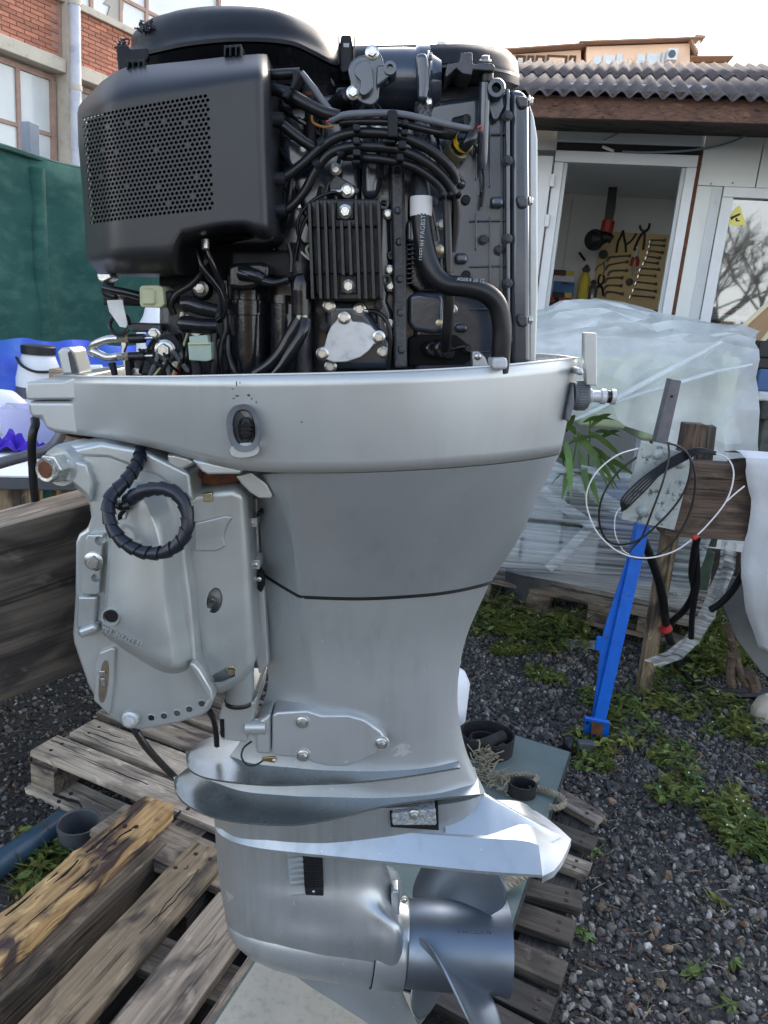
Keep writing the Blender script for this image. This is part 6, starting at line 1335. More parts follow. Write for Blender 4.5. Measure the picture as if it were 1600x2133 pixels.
# white cloth hanging over the crossbeam's right end
cl = MB(); G = []
for j in range(26):
    v = j / 25; row = []
    lx = [(1462, 940), (1475, 1060), (1510, 1180), (1500, 1330), (1480, 1480), (1470, 1600), (1500, 1800), (1560, 1950), (1590, 2040)]
    k = min(7, int(v * 8)); f = v * 8 - k; ex, ey = lx[k][0] + (lx[k + 1][0] - lx[k][0]) * f, lx[k][1] + (lx[k + 1][1] - lx[k][1]) * f
    P0 = T2(ex, ey, -.02)
    for i in range(24):
        t = i / 23; p = P0 + Vector((t * .75, 0, t * .02 * (1 - v))); p.y += -.02 + .034 * math.sin(t * 26 + v * 2.2 + 2 * mnoise.noise((t * 3, v * 2, 4))) * (.25 + v) + .03 * mnoise.noise((t * 6, v * 5, 1)) + .008 * mnoise.noise((t * 22, v * 18, 2)) + .04 * v
        row.append(p)
    G.append(row)
cl.grid(G)
G2 = [[p + Vector((0, .16 * j / 4 + .01, .012 * math.sin(j))) for p in G[0]] for j in range(5)]; cl.grid([G[0]] + G2)
wone('white_cloth', cl, 'cloth_white', 'white cloth draped over the crossbeam at the right edge', 'cloth', solid=.002)
# ------------------------------------------------------------------ upright planes: buildings, fence, shed
class Plane:
    def __init__(s, p0, u):
        s.p0 = Vector((p0.x, p0.y, 0)); s.u = Vector((u[0], u[1], 0)).normalized(); s.n = Vector((s.u.y, -s.u.x, 0))
        if s.n.dot(CAM0 - s.p0) < 0: s.n = -s.n
    def at(s, px, py, d=0.):
        h = WP(px, py, s.p0 + s.n * d, s.n); return ((h - s.p0).dot(s.u), h.z)
    def P(s, a, z, d=0.): return s.p0 + s.u * a + s.n * d + Vector((0, 0, z))
    def box(s, mb, s0, s1, z0, z1, d0, d1):
        return mb.prism([s.P(s0, z0, d1), s.P(s1, z0, d1), s.P(s1, z1, d1), s.P(s0, z1, d1)], [s.P(s0, z0, d0), s.P(s1, z0, d0), s.P(s1, z1, d0), s.P(s0, z1, d0)])
    def quad(s, mb, pts, d0, d1): return mb.prism([s.P(a, z, d1) for a, z in pts], [s.P(a, z, d0) for a, z in pts])
mat('panel_white', (.66, .69, .665), (.59, .62, .60), rough=.5, scale=3, stretch=(1, 1, .3), c3=(.42, .42, .38), scale3=6, amt3=.4, lo3=.55, hi3=.8)
mat('panel_grey', (.55, .59, .60), (.48, .52, .53), rough=.5, scale=3)
mat('frame_white', (.66, .685, .70), (.61, .635, .65), rough=.4, scale=8)
mat('gap_dark', (.02, .018, .018), rough=.9)
mat('room_wall', (.74, .74, .71), (.68, .68, .65), rough=.8, scale=3)
mat('tool_board', (.66, .49, .24), (.60, .44, .21), rough=.7, scale=5)
mat('tool_steel', (.22, .21, .20), (.15, .14, .14), rough=.35, metal=.7, scale=60)
mat('tool_black', (.01, .01, .012), rough=.5)
mat('tool_red', (.30, .03, .02), rough=.5)
mat('box_blue', (.02, .10, .32), (.05, .2, .45), rough=.5, scale=8)
mat('box_white', (.60, .62, .62), rough=.5)
mat('box_yellow', (.62, .48, .05), rough=.5)
mat('box_red', (.40, .03, .025), rough=.5)
mat('roof_sheet', (.060, .052, .056), (.085, .074, .079), rough=.85, scale=9, bump=.3, bscale=120, c3=(.16, .10, .09), scale3=22, amt3=.5, lo3=.62, hi3=.74, rnd=.12)
mat('window_glass', (.85, .9, .9), rough=.02, trans=1., ior=2.1)
mat('sign_yellow', (.75, .68, .16), rough=.5)
mat('brick', (.46, .195, .125), (.39, .155, .10), rough=.85, scale=30, rnd=.22, bump=.3, bscale=90)
mat('mortar', (.42, .27, .21), (.36, .22, .17), rough=.95, scale=20)
mat('concrete', (.56, .51, .42), (.47, .43, .36), rough=.9, scale=4, c3=(.25, .23, .20), scale3=12, amt3=.4)
mat('pane_pale', (.66, .69, .69), (.58, .62, .625), rough=.12, scale=2.5, spec=.6)
mat('pane_gap', (.30, .29, .26), rough=.5)
mat('frame_rust', (.40, .27, .22), (.31, .21, .17), rough=.8, scale=14)
mat('downpipe', (.55, .57, .62), (.42, .45, .52), rough=.5, scale=6, c3=(.25, .3, .42), scale3=8, amt3=.6)
mat('peach', (.88, .62, .44), (.84, .58, .40), rough=.9, scale=.6)
mat('peach_dark', (.36, .22, .15), rough=.9)
mat('net_green', (.014, .070, .058), (.022, .092, .076), rough=.9, scale=4, stretch=(1, 1, 2.), bump=.3, bscale=300, c3=(.06, .155, .125), scale3=9, amt3=.7, lo3=.46, hi3=.75)
mat('post_grey', (.20, .24, .29), (.15, .18, .22), rough=.5, scale=8)
# ------------------------------------------------------------------ workshop shed
SH = Plane(WD(1300, 500, 5.0), (.974, -.225))
shed = wthing('workshop_shed', 'white panelled workshop shed with open doorway and corrugated eaves', 'shed', SH.P(0, 0))
def sp(name, m, s0, s1, z0, z1, d0, d1, parent=None, **kw): return wpart(name, SH.box(MB(), s0, s1, z0, z1, d0, d1), m, parent or shed, shed, **kw)
def wpart(name, mb, m, parent, root, **kw): return link(name, mb.mesh(name, root.location, ang=kw.pop('ang', 38)), m, parent, **kw)
A = lambda x, y, d=0.: SH.at(*zz(11, (x, y)), d)
dl, dr = A(362, 1200)[0], A(1052, 1200)[0]; sL, dt = A(372, 900)[0], A(760, 748)[1]
sR = A(1085, 1000)[0]; z0 = .25; jw = .055
inn = dt - .06
FD = .62
F = lambda x, y: SH.at(*zz(11, (x, y)), FD)
fz0, fz1 = F(900, 545)[1], F(900, 405)[1]
wl = A(1290, 1200)[0]; wt = A(1450, 945)[1]
sp('wall_panel', 'panel_grey', -2.6, sL - jw - .34, z0, fz1 - .02, -.06, 0)                                   # left of the doorway
sp('wall_panel', 'panel_white', sR + jw + .022, wl - .004, z0, wt - .0, -.06, 0, bevel=.002)
sp('wall_panel', 'panel_white', sR + jw + .022, A(1568, 700)[0], wt + .003, fz1 - .02, -.06, 0, bevel=.002)
sp('wall_panel', 'panel_white', A(1568, 700)[0] + .006, 3.6, wt + .003, fz1 - .02, -.06, 0, bevel=.002)
sp('wall_panel', 'panel_white', wl + 1.02, 3.6, z0, wt - .003, -.06, 0)
sp('wall_panel', 'panel_white', wl, wl + 1.01, z0, .95, -.06, 0)
for k in range(5): sp('ribbed_panel', 'panel_grey', sL - jw - .006, sR + jw + .004, dt + .055 + k * .062, dt + .055 + k * .062 + .058, -.05, .004 - .006 * (k % 2), bevel=.004)
sp('ribbed_panel', 'panel_grey', sL - jw - .006, sR + jw + .004, dt + .37, fz1 - .02, -.05, -.002)
sp('lintel_gap', 'gap_dark', sL - jw, sR + jw + .02, dt + .012, dt + .054, -.06, -.004)
sp('jamb_gap', 'rust', sR + jw + .002, sR + jw + .02, z0, dt + .01, -.06, -.002)
sp('corner_trim', 'panel_grey', wl - .06, wl - .012, .9, wt - .003, 0, .004)
for (x, y) in ((1145, 918), (1260, 922), (1390, 918), (1108, 1025), (1288, 1035), (1045, 1357), (1190, 1530), (980, 1700)):
    a_ = A(x, y); wpart('screw', MB().lathe(SH.P(a_[0], a_[1], .001), SH.n, [(0, .006), (.003, .005)], 8), 'tool_steel', shed, shed)
fr_d = sp('door_frame', 'frame_white', sL - jw, sR + jw, dt - .055, dt + .008, -.07, .012, bevel=.004)
sp('jamb', 'frame_white', sL - jw, sL, z0, dt - .056, -.07, .012, fr_d, bevel=.004); sp('jamb', 'frame_white', sR, sR + jw, z0, dt - .056, -.07, .012, fr_d, bevel=.004)
sp('jamb_step', 'panel_grey', sL, sL + .022, z0, dt - .056, -.07, -.01, fr_d, bevel=.002); sp('jamb_step', 'panel_grey', sR - .022, sR, z0, dt - .056, -.07, -.01, fr_d, bevel=.002)
dr_ = sp('door_leaf', 'frame_white', sL - jw - .33, sL - jw - .008, z0, dt - .03, .0, .04, bevel=.004)
sp('leaf_panel', 'panel_white', sL - jw - .26, sL - jw - .08, z0 + .1, dt - .13, .04, .046, dr_, bevel=.003)
for y in (910, 1150):
    zz_ = A(340, y)[1]; wpart('hinge', SH.box(MB(), sL - jw - .012, sL - jw + .016, zz_ - .035, zz_ + .035, .012, .05), 'frame_white', dr_, shed, bevel=.004)
hp = A(250, 1190, .1); wpart('door_handle', MB().lathe(SH.P(sL - jw - .20, hp[1] + .02, .05), SH.n, [(0, .03), (.03, .03), (.035, .02)], 18), 'tool_steel', dr_, shed)
# room behind
rm = sp('room_back', 'room_wall', -1.2, 3.4, z0, dt + .6, -1.72, -1.62)
for a0, a1, nm in ((-1.25, -1.2, 'room_side'), (3.4, 3.45, 'room_side')): sp(nm, 'room_wall', a0, a1, z0, dt + .6, -1.72, -.06)
sp('room_ceiling', 'room_wall', -1.25, 3.45, dt + .02, dt + .08, -1.62, -.062); sp('room_floor', 'room_wall', -1.25, 3.45, z0 - .05, z0, -1.72, -.0)
D_ = -1.6
sp('panel_joint', 'panel_grey', SH.at(*zz(11, (410, 1200)), D_)[0] - .006, SH.at(*zz(11, (410, 1200)), D_)[0] + .006, z0, dt, -1.62, -1.615)
# roof: eaves board and corrugated sheets
wpart('fascia_board', SH.box(MB(), -1.6, 3.9, fz0, fz1, FD - .03, FD), 'wood_brown', shed, shed, bevel=.003)
wpart('eaves_filler', SH.box(MB(), -1.6, 3.9, fz1 - .04, fz1 + .035, FD - .09, FD - .035), 'wood_dark', shed, shed)
wpart('soffit', SH.box(MB(), -1.6, 3.9, fz1 - .03, fz1 - .012, .0, FD - .031), 'wood_dark', shed, shed)
rz1 = SH.at(*zz(11, (900, 258)), -1.3)[1]
ridge_d = -1.3; slope = (rz1 - fz1 + .03) / (FD + .05 - ridge_d)
per, amp = .080, .0145
nsheet = 6
for k in range(nsheet):
    a0 = -1.7 + k * .95 - .05 + (.018 if k % 2 else 0); a1_ = a0 + .985
    G = []; up_ = .004 * (k % 2)
    for j in range(3):
        dd = FD + .06 + (ridge_d - FD - .06) * j / 2; row = []
        nn_ = 8 * 14
        for i in range(nn_ + 1):
            a = a0 + (a1_ - a0) * i / nn_
            row.append(SH.P(a, fz1 - .030 + amp + amp * math.sin(2 * math.pi * a / per) + (FD + .06 - dd) * slope + up_ + .006 * mnoise.noise((a * 2, j, k)), dd))
        G.append(row)
    wpart('roof_sheet', MB().grid(G), 'roof_sheet', shed, shed, solid=.004)
    # second row of sheets, its lower edge lapping the first half way up
    G = []
    for j in range(2):
        dd = (FD + ridge_d) / 2 - .12 + (ridge_d - .3 - (FD + ridge_d) / 2) * j; row = []
        for i in range(nn_ + 1):
            a = a0 + (a1_ - a0) * i / nn_; row.append(SH.P(a, fz1 - .018 + amp + amp * math.sin(2 * math.pi * a / per) + (FD + .06 - dd) * slope + up_, dd))
        G.append(row)
    wpart('roof_sheet', MB().grid(G), 'roof_sheet', shed, shed, solid=.004)
# cable sagging along the wall
A2_ = [(840, 560), (620, 665)]
wpart('wall_cable', MB().tube([SH.P(*A(730, 738), .03), SH.P(*A(900, 742), .03), SH.P(*A(1150, 728), .03), SH.P(*A(1350, 690), .03), SH.P(*A(1500, 620), .04), SH.P(*A(1590, 555), .06)], .006, 8), 'post_grey', shed, shed)
wpart('wall_cable', MB().tube([SH.P(*A(620, 668), .02), SH.P(*A(720, 620), .02), SH.P(*A(850, 555), .04)], .004, 6), 'post_grey', shed, shed)
wpart('wall_conduit', MB().tube([SH.P(*A(615, 705), .02), SH.P(*A(680, 735), .03)], .008, 8), 'frame_white', shed, shed)
# window
wf = sp('window', 'frame_white', wl, wl + 1.0, wt - .055, wt, -.06, .015, bevel=.004)
sp('window_stile', 'frame_white', wl, wl + .06, .95, wt - .056, -.06, .015, wf, bevel=.004); sp('window_stile', 'frame_white', wl + .94, wl + 1.0, .95, wt - .056, -.06, .015, wf, bevel=.004)
sp('window_rail', 'frame_white', wl + .061, wl + .939, .95, 1.01, -.06, .015, wf, bevel=.004)
sp('glass_pane', 'window_glass', wl + .061, wl + .939, 1.011, wt - .056, -.03, -.026, wf)
tr = [A(1340, 1150, -.02), A(1422, 1052, -.02), A(1432, 1052, -.02), A(1468, 1155, -.02), A(1460, 1168, -.02), A(1350, 1165, -.02)]
sg_ = wpart('camera_sticker', SH.quad(MB(), tr, -.0255, -.0235), 'sign_yellow', wf, shed)
bl = lambda *pts: SH.quad(MB(), [A(x, y, -.02) for x, y in pts], -.0234, -.0228)
pic = MB()
for q in (((1375, 1120), (1432, 1096), (1438, 1106), (1382, 1134)), ((1378, 1128), (1388, 1124), (1392, 1134), (1382, 1138)), ((1405, 1128), (1418, 1122), (1420, 1138), (1432, 1138), (1432, 1146), (1408, 1146))): pic.add(bl(*q).v, bl(*q).f)
wpart('camera_pictogram', pic, 'tool_black', sg_, shed)
# things seen through the window: shelf with grey case, reed wall
sp('window_shelf', 'panel_grey', wl + .1, wl + 1.1, A(1350, 1735, -.5)[1], A(1350, 1735, -.5)[1] + .03, -.7, -.3)
# tool board and tools ---------------------------------------------------------
TB = lambda x, y: SH.at(*zz(19, (x, y)), D_)
s_a, s_b = TB(800, 1000)[0], TB(1620, 800)[0] + .06; zt_, zb_ = TB(1000, 470)[1], TB(900, 1330)[1] - .45
tboard = tag(link('tool_board', SH.box(MB(), s_a, s_b, zb_, zt_, -1.618, -1.6).mesh('tool_board', SH.P(s_a, zb_, -1.6)), 'tool_board'), 'tan plywood tool board on the back wall inside the shed', 'tool board'); tboard.location = SH.P(s_a, zb_, -1.6)
def tool(name, label, cat, parts, group=None):
    """parts: (part name, material, [polyline in window 19], radius)"""
    p = SH.P(*TB(*parts[0][2][0]), D_ + .02); t = wthing(name, label, cat, p, group)
    for nm, m, pts, r in parts:
        wlink(nm, MB().tube([SH.P(*TB(x, y), D_ + .02) for x, y in pts], r, 8, res=max(3, len(pts) * 4)), m, t)
    return t
rows_l = [(975, 775, 1225, 762, 14), (960, 870, 1195, 832, 18), (985, 940, 1190, 935, 15), (950, 1025, 1135, 1020, 14), (940, 1112, 1125, 1115, 12), (945, 1185, 1140, 1210, 12)]
order = ['top', 'second', 'third', 'fourth', 'fifth', 'sixth', 'seventh', 'eighth', 'ninth']
for i, (x0, y0, x1, y1, r) in enumerate(rows_l):
    tool('spanner', 'steel spanner, %s from the top in the short column on the tool board' % order[i].replace('top', 'first'), 'spanner', [('shank', 'tool_steel', [(x0, y0), ((x0 + x1) / 2, (y0 + y1) / 2 - 4), (x1 - 30, y1)], .0062), ('jaw', 'tool_steel', [(x1 - 34, y1 - 1), (x1, y1)], .0125), ('hook_end', 'tool_steel', [(x0 + 6, y0), (x0 - 22, y0 + 24), (x0 - 34, y0 + 60)], .008)], 'spanners on the tool board')
rows_r = [(1450, 575, 1640, 575), (1440, 632, 1630, 640), (1420, 700, 1610, 722), (1400, 768, 1580, 785), (1370, 832, 1555, 850), (1330, 908, 1570, 922), (1310, 985, 1525, 1000), (1280, 1068, 1535, 1095), (1250, 1150, 1530, 1180), (1215, 1228, 1510, 1255)]
nm10 = ['first', 'second', 'third', 'fourth', 'fifth', 'sixth', 'seventh', 'eighth', 'ninth', 'tenth']
for i, (x0, y0, x1, y1) in enumerate(rows_r):
    tool('spanner', 'steel spanner, %s from the top in the long right column on the tool board' % nm10[i], 'spanner', [('shank', 'tool_steel', [(x0, y0), ((x0 + x1) / 2, (y0 + y1) / 2), (x1 - 26, y1)], .0058), ('jaw', 'tool_steel', [(x1 - 30, y1 - 1), (x1, y1)], .0115), ('ring_end', 'zinc', [(x0 + 4, y0 + 4), (x0 - 10, y0 + 40)], .009)], 'spanners on the tool board')
tool('pliers', 'black long nosed pliers hanging at the lower left of the tool board', 'pliers', [('handle', 'tool_black', [(850, 1110), (835, 1060), (850, 1000), (870, 985)], .008), ('handle', 'tool_black', [(850, 1110), (890, 1080), (905, 1020), (890, 990)], .008), ('jaw', 'tool_black', [(850, 1110), (815, 1150), (790, 1235)], .0095), ('jaw', 'tool_black', [(850, 1110), (885, 1150), (895, 1235)], .0095)])
tool('pliers', 'open black puller hanging at the top left of the tool board', 'puller', [('arm', 'tool_black', [(1130, 460), (1100, 540), (1070, 600), (1050, 725)], .009), ('arm', 'tool_black', [(1130, 460), (1145, 560), (1160, 620), (1165, 720)], .009), ('cross_arm', 'tool_black', [(1165, 630), (1230, 580), (1290, 495)], .007)])
tool('oil_filter_claw', 'black forked claw tool hanging at the top of the tool board', 'claw tool', [('fork', 'tool_black', [(1330, 400), (1340, 445), (1380, 470), (1430, 440), (1447, 375)], .009), ('leg', 'tool_black', [(1375, 470), (1310, 570), (1260, 700)], .009), ('leg', 'tool_black', [(1385, 470), (1385, 570), (1370, 690)], .009)])
tool('side_cutter', 'red handled cutter hanging between the two spanner columns', 'cutter', [('handle', 'tool_red', [(1255, 780), (1235, 830), (1225, 880)], .013), ('handle', 'tool_red', [(1290, 770), (1305, 820), (1295, 880)], .013), ('blade', 'box_white', [(1270, 780), (1310, 690), (1290, 650)], .011), ('leg', 'tool_steel', [(1240, 880), (1235, 1000)], .006), ('leg', 'tool_steel', [(1290, 880), (1270, 1000)], .006)])
tool('hook_tool', 'thin curved wire hook at the left edge of the tool board', 'hook', [('wire', 'tool_steel', [(800, 940), (830, 890), (890, 850), (915, 820)], .005), ('stem', 'tool_steel', [(905, 850), (910, 920), (890, 980)], .006)])
pp = SH.P(*TB(898, 745), D_ + .01); wone('rubber_disc', MB().lathe(pp, SH.n, [(0, .034), (.02, .034), (.022, .008), (.02, .0)], 20), 'tool_black', 'black rubber disc hanging at the upper left of the tool board', 'disc', origin=pp)
pp = SH.P(*TB(1205, 1070), D_ + .01); wone('ratchet_head', MB().lathe(pp, SH.n, [(0, .028), (.03, .026), (.032, .01)], 18), 'tool_black', 'dark round ratchet head beside the long spanner column', 'ratchet', origin=pp)
# hanging grinder
G0 = -1.05; TG = lambda x, y, d=G0: SH.P(*SH.at(*zz(19, (x, y)), d), d)
gr2 = wthing('hanging_grinder', 'dark angle grinder hanging by its strap inside the doorway', 'grinder', TG(800, 660))
wlink('strap', MB().prism([TG(960, -60), TG(1065, -60), TG(1040, 200), TG(1010, 350), TG(905, 350), TG(925, 200)], [TG(960, -60, G0 - .03), TG(1065, -60, G0 - .03), TG(1040, 200, G0 - .03), TG(1010, 350, G0 - .03), TG(905, 350, G0 - .03), TG(925, 200, G0 - .03)]), 'tool_black', gr2)
wlink('grip', MB().tube([TG(960, 340), TG(945, 420), TG(930, 480)], .045, 14), 'tool_red', gr2)
wlink('body', MB().tube([TG(760, 560), TG(850, 560), TG(940, 540), TG(1000, 570)], lambda t: .058 - .03 * t, 16), 'tool_black', gr2)
wlink('guard', MB().lathe(TG(790, 570), Vector((-.6, -.7, -.1)), [(-.02, .055), (.0, .075), (.02, .07), (.025, .02)], 24), 'tool_black', gr2)
wlink('side_handle', MB().tube([TG(770, 480), TG(715, 510), TG(705, 560), TG(745, 600)], .007, 8), 'tool_black', gr2)
# bench with boxes, bottles
WB = -1.45; TQ = lambda x, y, d=WB: SH.at(*zz(19, (x, y)), d)
def ibox(name, m, x0, y0, x1, y1, label, cat, d=WB, dep=.12, extra=()):
    (a0, zA), (a1, zB) = TQ(x0, y1, d), TQ(x1, y0, d); t = wthing(name, label, cat, SH.P((a0 + a1) / 2, zA, d - dep / 2))
    wlink('carton' if not extra else 'body', SH.box(MB(), a0, a1, zA, zB, d - dep, d), m, t, bevel=.004)
    for nm, mm, ex0, ey0, ex1, ey1 in extra:
        (b0, zC), (b1, zD) = TQ(ex0, ey1, d), TQ(ex1, ey0, d); wlink(nm, SH.box(MB(), b0, b1, zC, zD, d + .0005, d + .004), mm, t, bevel=.001)
    return t
bz = TQ(300, 1312)[1]
bench = tag(link('workbench', SH.box(MB(), -.75, 2.4, bz - .05, bz - .002, -1.6, -1.25).mesh('workbench', SH.P(0, bz)), 'tool_black'), 'dark workbench top along the back of the shed', 'workbench'); bench.location = SH.P(0, bz)
ibox('product_box', 'box_white', 270, 1000, 565, 1250, 'white carton with a blue wave print on the shed bench', 'carton', WB - .05, .1, (('print', 'box_blue', 285, 1075, 555, 1245), ('swoosh', 'box_white', 400, 1050, 540, 1110)))
ibox('wood_block', 'wood_brown', 290, 930, 455, 998, 'brown block on top of the blue and white carton', 'block', WB - .05, .1)
ibox('sponge', 'box_yellow', 455, 945, 550, 998, 'yellow sponge on top of the blue and white carton', 'sponge', WB - .05, .1)
ibox('red_case', 'box_red', 235, 1255, 325, 1308, 'small red case at the left end of the shed bench', 'case', WB + .05, .08)
ibox('red_tray', 'box_red', 360, 1262, 525, 1308, 'flat red tray on the shed bench below the carton', 'tray', WB + .05, .08)
ibox('black_can', 'tool_black', 290, 1195, 425, 1262, 'black can standing on the red tray', 'can', WB + .04, .08)
ibox('tape_roll', 'box_yellow', 430, 1200, 528, 1262, 'pale yellow tape roll standing on the red tray', 'tape', WB + .04, .08)
def ibot(name, m, m2, x, y0, y1, w, label, cat):
    (a, zA), zB = TQ(x, y1), TQ(x, y0)[1]; h = zB - zA; r = w / 2; t = wthing(name, label, cat, SH.P(a, zA, WB))
    wlink('body', MB().lathe(SH.P(a, zA, WB), (0, 0, 1), [(0, r), (h * .62, r), (h * .78, r * .45), (h * .8, r * .3)], 18), m, t)
    wlink('nozzle', MB().lathe(SH.P(a, zA + h * .79, WB), (0, 0, 1), [(0, r * .5), (h * .08, r * .8), (h * .14, r * .55), (h * .21, r * .2)], 12), m2, t)
ibot('spray_bottle', 'box_yellow', 'tool_steel', 640, 860, 1300, .085, 'yellow spray bottle with grey nozzle on the shed bench', 'bottle')
ibot('small_bottle', 'box_white', 'tool_black', 655, 1150, 1300, .07, 'small white bottle in front of the yellow spray bottle', 'bottle')
ibot('steel_flask', 'tool_steel', 'tool_steel', 750, 1040, 1300, .07, 'plain steel tube standing beside the tool board', 'tube')
wone('brush', MB().tube([SH.P(*TQ(610, 720, -1.6), -1.6), SH.P(*TQ(680, 815, -1.6), -1.6)], .009, 8), 'tool_black', 'small black brush handle on the wall above the spray bottle', 'brush')
# case and reeds seen through the window
WG = -.5; Wq = lambda x, y, d=WG: SH.at(*zz(20, (x, y)), d)
(ca, cz), (cb2, cz2) = Wq(1110, 690), Wq(1350, 540)
wone('grey_case', SH.box(MB(), ca, cb2, cz, cz2, WG - .15, WG), 'grey_plastic', 'grey tool case on the shelf behind the shed window', 'case', bevel=.01)
(ca, cz), (cb2, cz2) = Wq(860, 690), Wq(1090, 600)
wone('dark_machine', SH.box(SH.box(MB(), ca, ca + (cb2 - ca) * .5, cz, cz2 - .01, WG - .12, WG), ca + (cb2 - ca) * .55, cb2, cz, cz2 + .02, WG - .12, WG - .02), 'tool_black', 'low dark machine on the shelf behind the shed window', 'machine', bevel=.01)
# ------------------------------------------------------------------ green netting fence
FP = Plane(WD(0, 500, 3.7), (.35, .94))
fence = wthing('netting_fence', 'dark green shade netting fence on grey posts at the left', 'fence', FP.P(0, 0))
def topz(a):
    return FP.at(0, 303)[1] + .02 * math.sin(a * 3.1) - .05 * math.sin(max(0, min(1, (a + .1) / .9)) * math.pi) ** 2 * .6
fG = []; fa0, fa1 = -1.6, 6.0
for j in range(22):
    row = []
    for i in range(150):
        a = fa0 + (fa1 - fa0) * i / 149; z = topz(a) * (1 - j / 21) + .02 * (j / 21)
        row.append(FP.P(a, z, .045 * mnoise.noise((a * 2.5, z * 1.2, 0)) + .018 * mnoise.noise((a * 8 + z * 3, z * 4, 3)) + .008 * mnoise.noise((a * 22, z * 7, 6)) + .02 * math.sin(a * 2.1)))
    fG.append(row)
wlink('netting', MB().grid(fG), 'net_green', fence, solid=.002)
wlink('hem', MB().tube([FP.P(fa0 + (fa1 - fa0) * i / 60, topz(fa0 + (fa1 - fa0) * i / 60), .012) for i in range(61)], .012, 6, smooth=False), 'net_green', fence)
pa_ = FP.at(*zz(17, (215, 900)))[0]; pzt = FP.at(*zz(17, (210, 768)), -.03)[1]
for a, zt2 in ((pa_, pzt), (pa_ - 1.5, pzt), (pa_ + 1.7, pzt), (pa_ + 3.4, pzt)):
    wlink('fence_post', MB().prism([FP.P(a - .028, 0, .0), FP.P(a + .028, 0, .0), FP.P(a + .028, zt2, .0), FP.P(a - .028, zt2, .0)], [FP.P(a - .028, 0, -.05), FP.P(a + .028, 0, -.05), FP.P(a + .028, zt2, -.05), FP.P(a - .028, zt2, -.05)]), 'post_grey', fence, bevel=.004)
bulge = MB(); bulge.tube([FP.P(pa_, topz(pa_) - .04, .0), FP.P(pa_ + .005, 1.2, .004), FP.P(pa_, .05, .0)], .038, 10); wlink('netting_over_post', bulge, 'net_green', fence)
for y in (): z = FP.at(*zz(17, (225, y)))[1]; wlink('wire_tie', MB().tube([FP.P(pa_ - .05, z, .04), FP.P(pa_, z - .01, .05), FP.P(pa_ + .04, z - .005, .04), FP.P(pa_ + .06, z - .03, .05)], .003, 6), 'post_grey', fence)
# ------------------------------------------------------------------ brick building at the left
BP = Plane(WD(70, 60, 9.0), (.44, .90))
bld = wthing('brick_building', 'red brick and concrete building with rusty window frames behind the fence', 'building', BP.P(0, 0))
b = lambda x, y, d=0.: BP.at(*zz(17, (x, y)), d)
cL, cR = b(395, 600)[0], b(440, 600)[0]
bb0, bb1 = b(200, 325)[1], b(420, 40)[1]            # brick band bottom (top of concrete band) and top
bz0 = b(420, 378)[1]; bz1 = b(425, 38)[1]; cz0 = b(390, 455)[1]
BEND = BP.at(484, 5)[0]
def bp(name, m, s0, s1, z0, z1, d0, d1, parent=None, **kw): return wpart(name, BP.box(MB(), s0, s1, z0, z1, d0, d1), m, parent or bld, bld, **kw)
wallL = bp('brick_panel', 'mortar', -7, cL - .002, bz0, bz1, -.25, -.012); wallR = bp('brick_panel', 'mortar', cR + .002, BEND, bz0, bz1, -.25, -.012)
bp('column', 'concrete', cL, cR, 0, bz1 + 3.2, -.25, .06, bevel=.01)
bp('concrete_band', 'concrete', -7, cL - .002, cz0, bz0 - .002, -.25, .05, bevel=.01); bp('concrete_band', 'concrete', cR + .002, BEND, cz0, bz0 - .002, -.25, .05, bevel=.01)
bp('sill', 'concrete', -7, cL - .002, bz1 + .002, bz1 + .07, -.25, .04, bevel=.008); bp('sill', 'concrete', cR + .002, BEND, bz1 + .002, bz1 + .07, -.25, .04, bevel=.008)
# bricks, one by one, where the photograph shows them
blen, bh, gap = .150, .030, .009
rows = int((bz1 - bz0) / (bh + gap)); bh = (bz1 - bz0) / rows - gap
bme = BP.box(MB(), 0, blen, 0, bh, -.02, 0.)
off0 = BP.P(0, 0); bme = bme.mesh('brick', off0); bme.materials.append(MATS['brick'])
nb = 0; rest = MB()
def lay(wall, s0, s1, z_from=bz0, nrows=rows):
    global nb
    for r in range(nrows):
        a = s0 + (blen * .5 if r % 2 else 0)
        while a + blen <= s1:
            if nb >= 300: BP.box(rest, a, a + blen, z_from + gap / 2 + r * (bh + gap), z_from + gap / 2 + r * (bh + gap) + bh, -.02, 0.)
            else:
                o = link('brick', bme, None, wall, matrix=Matrix.Translation(BP.u * a + Vector((0, 0, z_from + gap / 2 + r * (bh + gap))) + (off0 - bld.location))); nb += 1
            a += blen + gap
sv0, sv1 = b(0, 200)[0], b(830, 300)[0]
lay(wallL, sv0 - .05, cL - .004); lay(wallR, cR + .006, sv1 + .1)
# the rest of the band beyond what the photograph shows
for (sa, sb) in ((-4.0, sv0 - .05), (sv1 + .1, BEND)):
    for r in range(rows):
        a = sa + (blen * .5 if r % 2 else 0)
        while a + blen <= sb:
            BP.box(rest, a, a + blen, bz0 + gap / 2 + r * (bh + gap), bz0 + gap / 2 + r * (bh + gap) + bh, -.02, 0.); a += blen + gap
wpart('brick_courses', rest, 'brick', wallR, bld)['kind'] = 'stuff'
# downpipe
dpa = b(458, 500, .12)[0]; wpart('downpipe', MB().lathe(BP.P(dpa, 0, .14), (0, 0, 1), [(0, .055), (9, .055)], 16), 'downpipe', bld, bld)
for y in (30, 555): z = b(458, y, .14)[1]; wpart('pipe_clip', MB().lathe(BP.P(dpa, z, .14), (0, 0, 1), [(0, .062), (.05, .062)], 16), 'concrete', bld, bld)
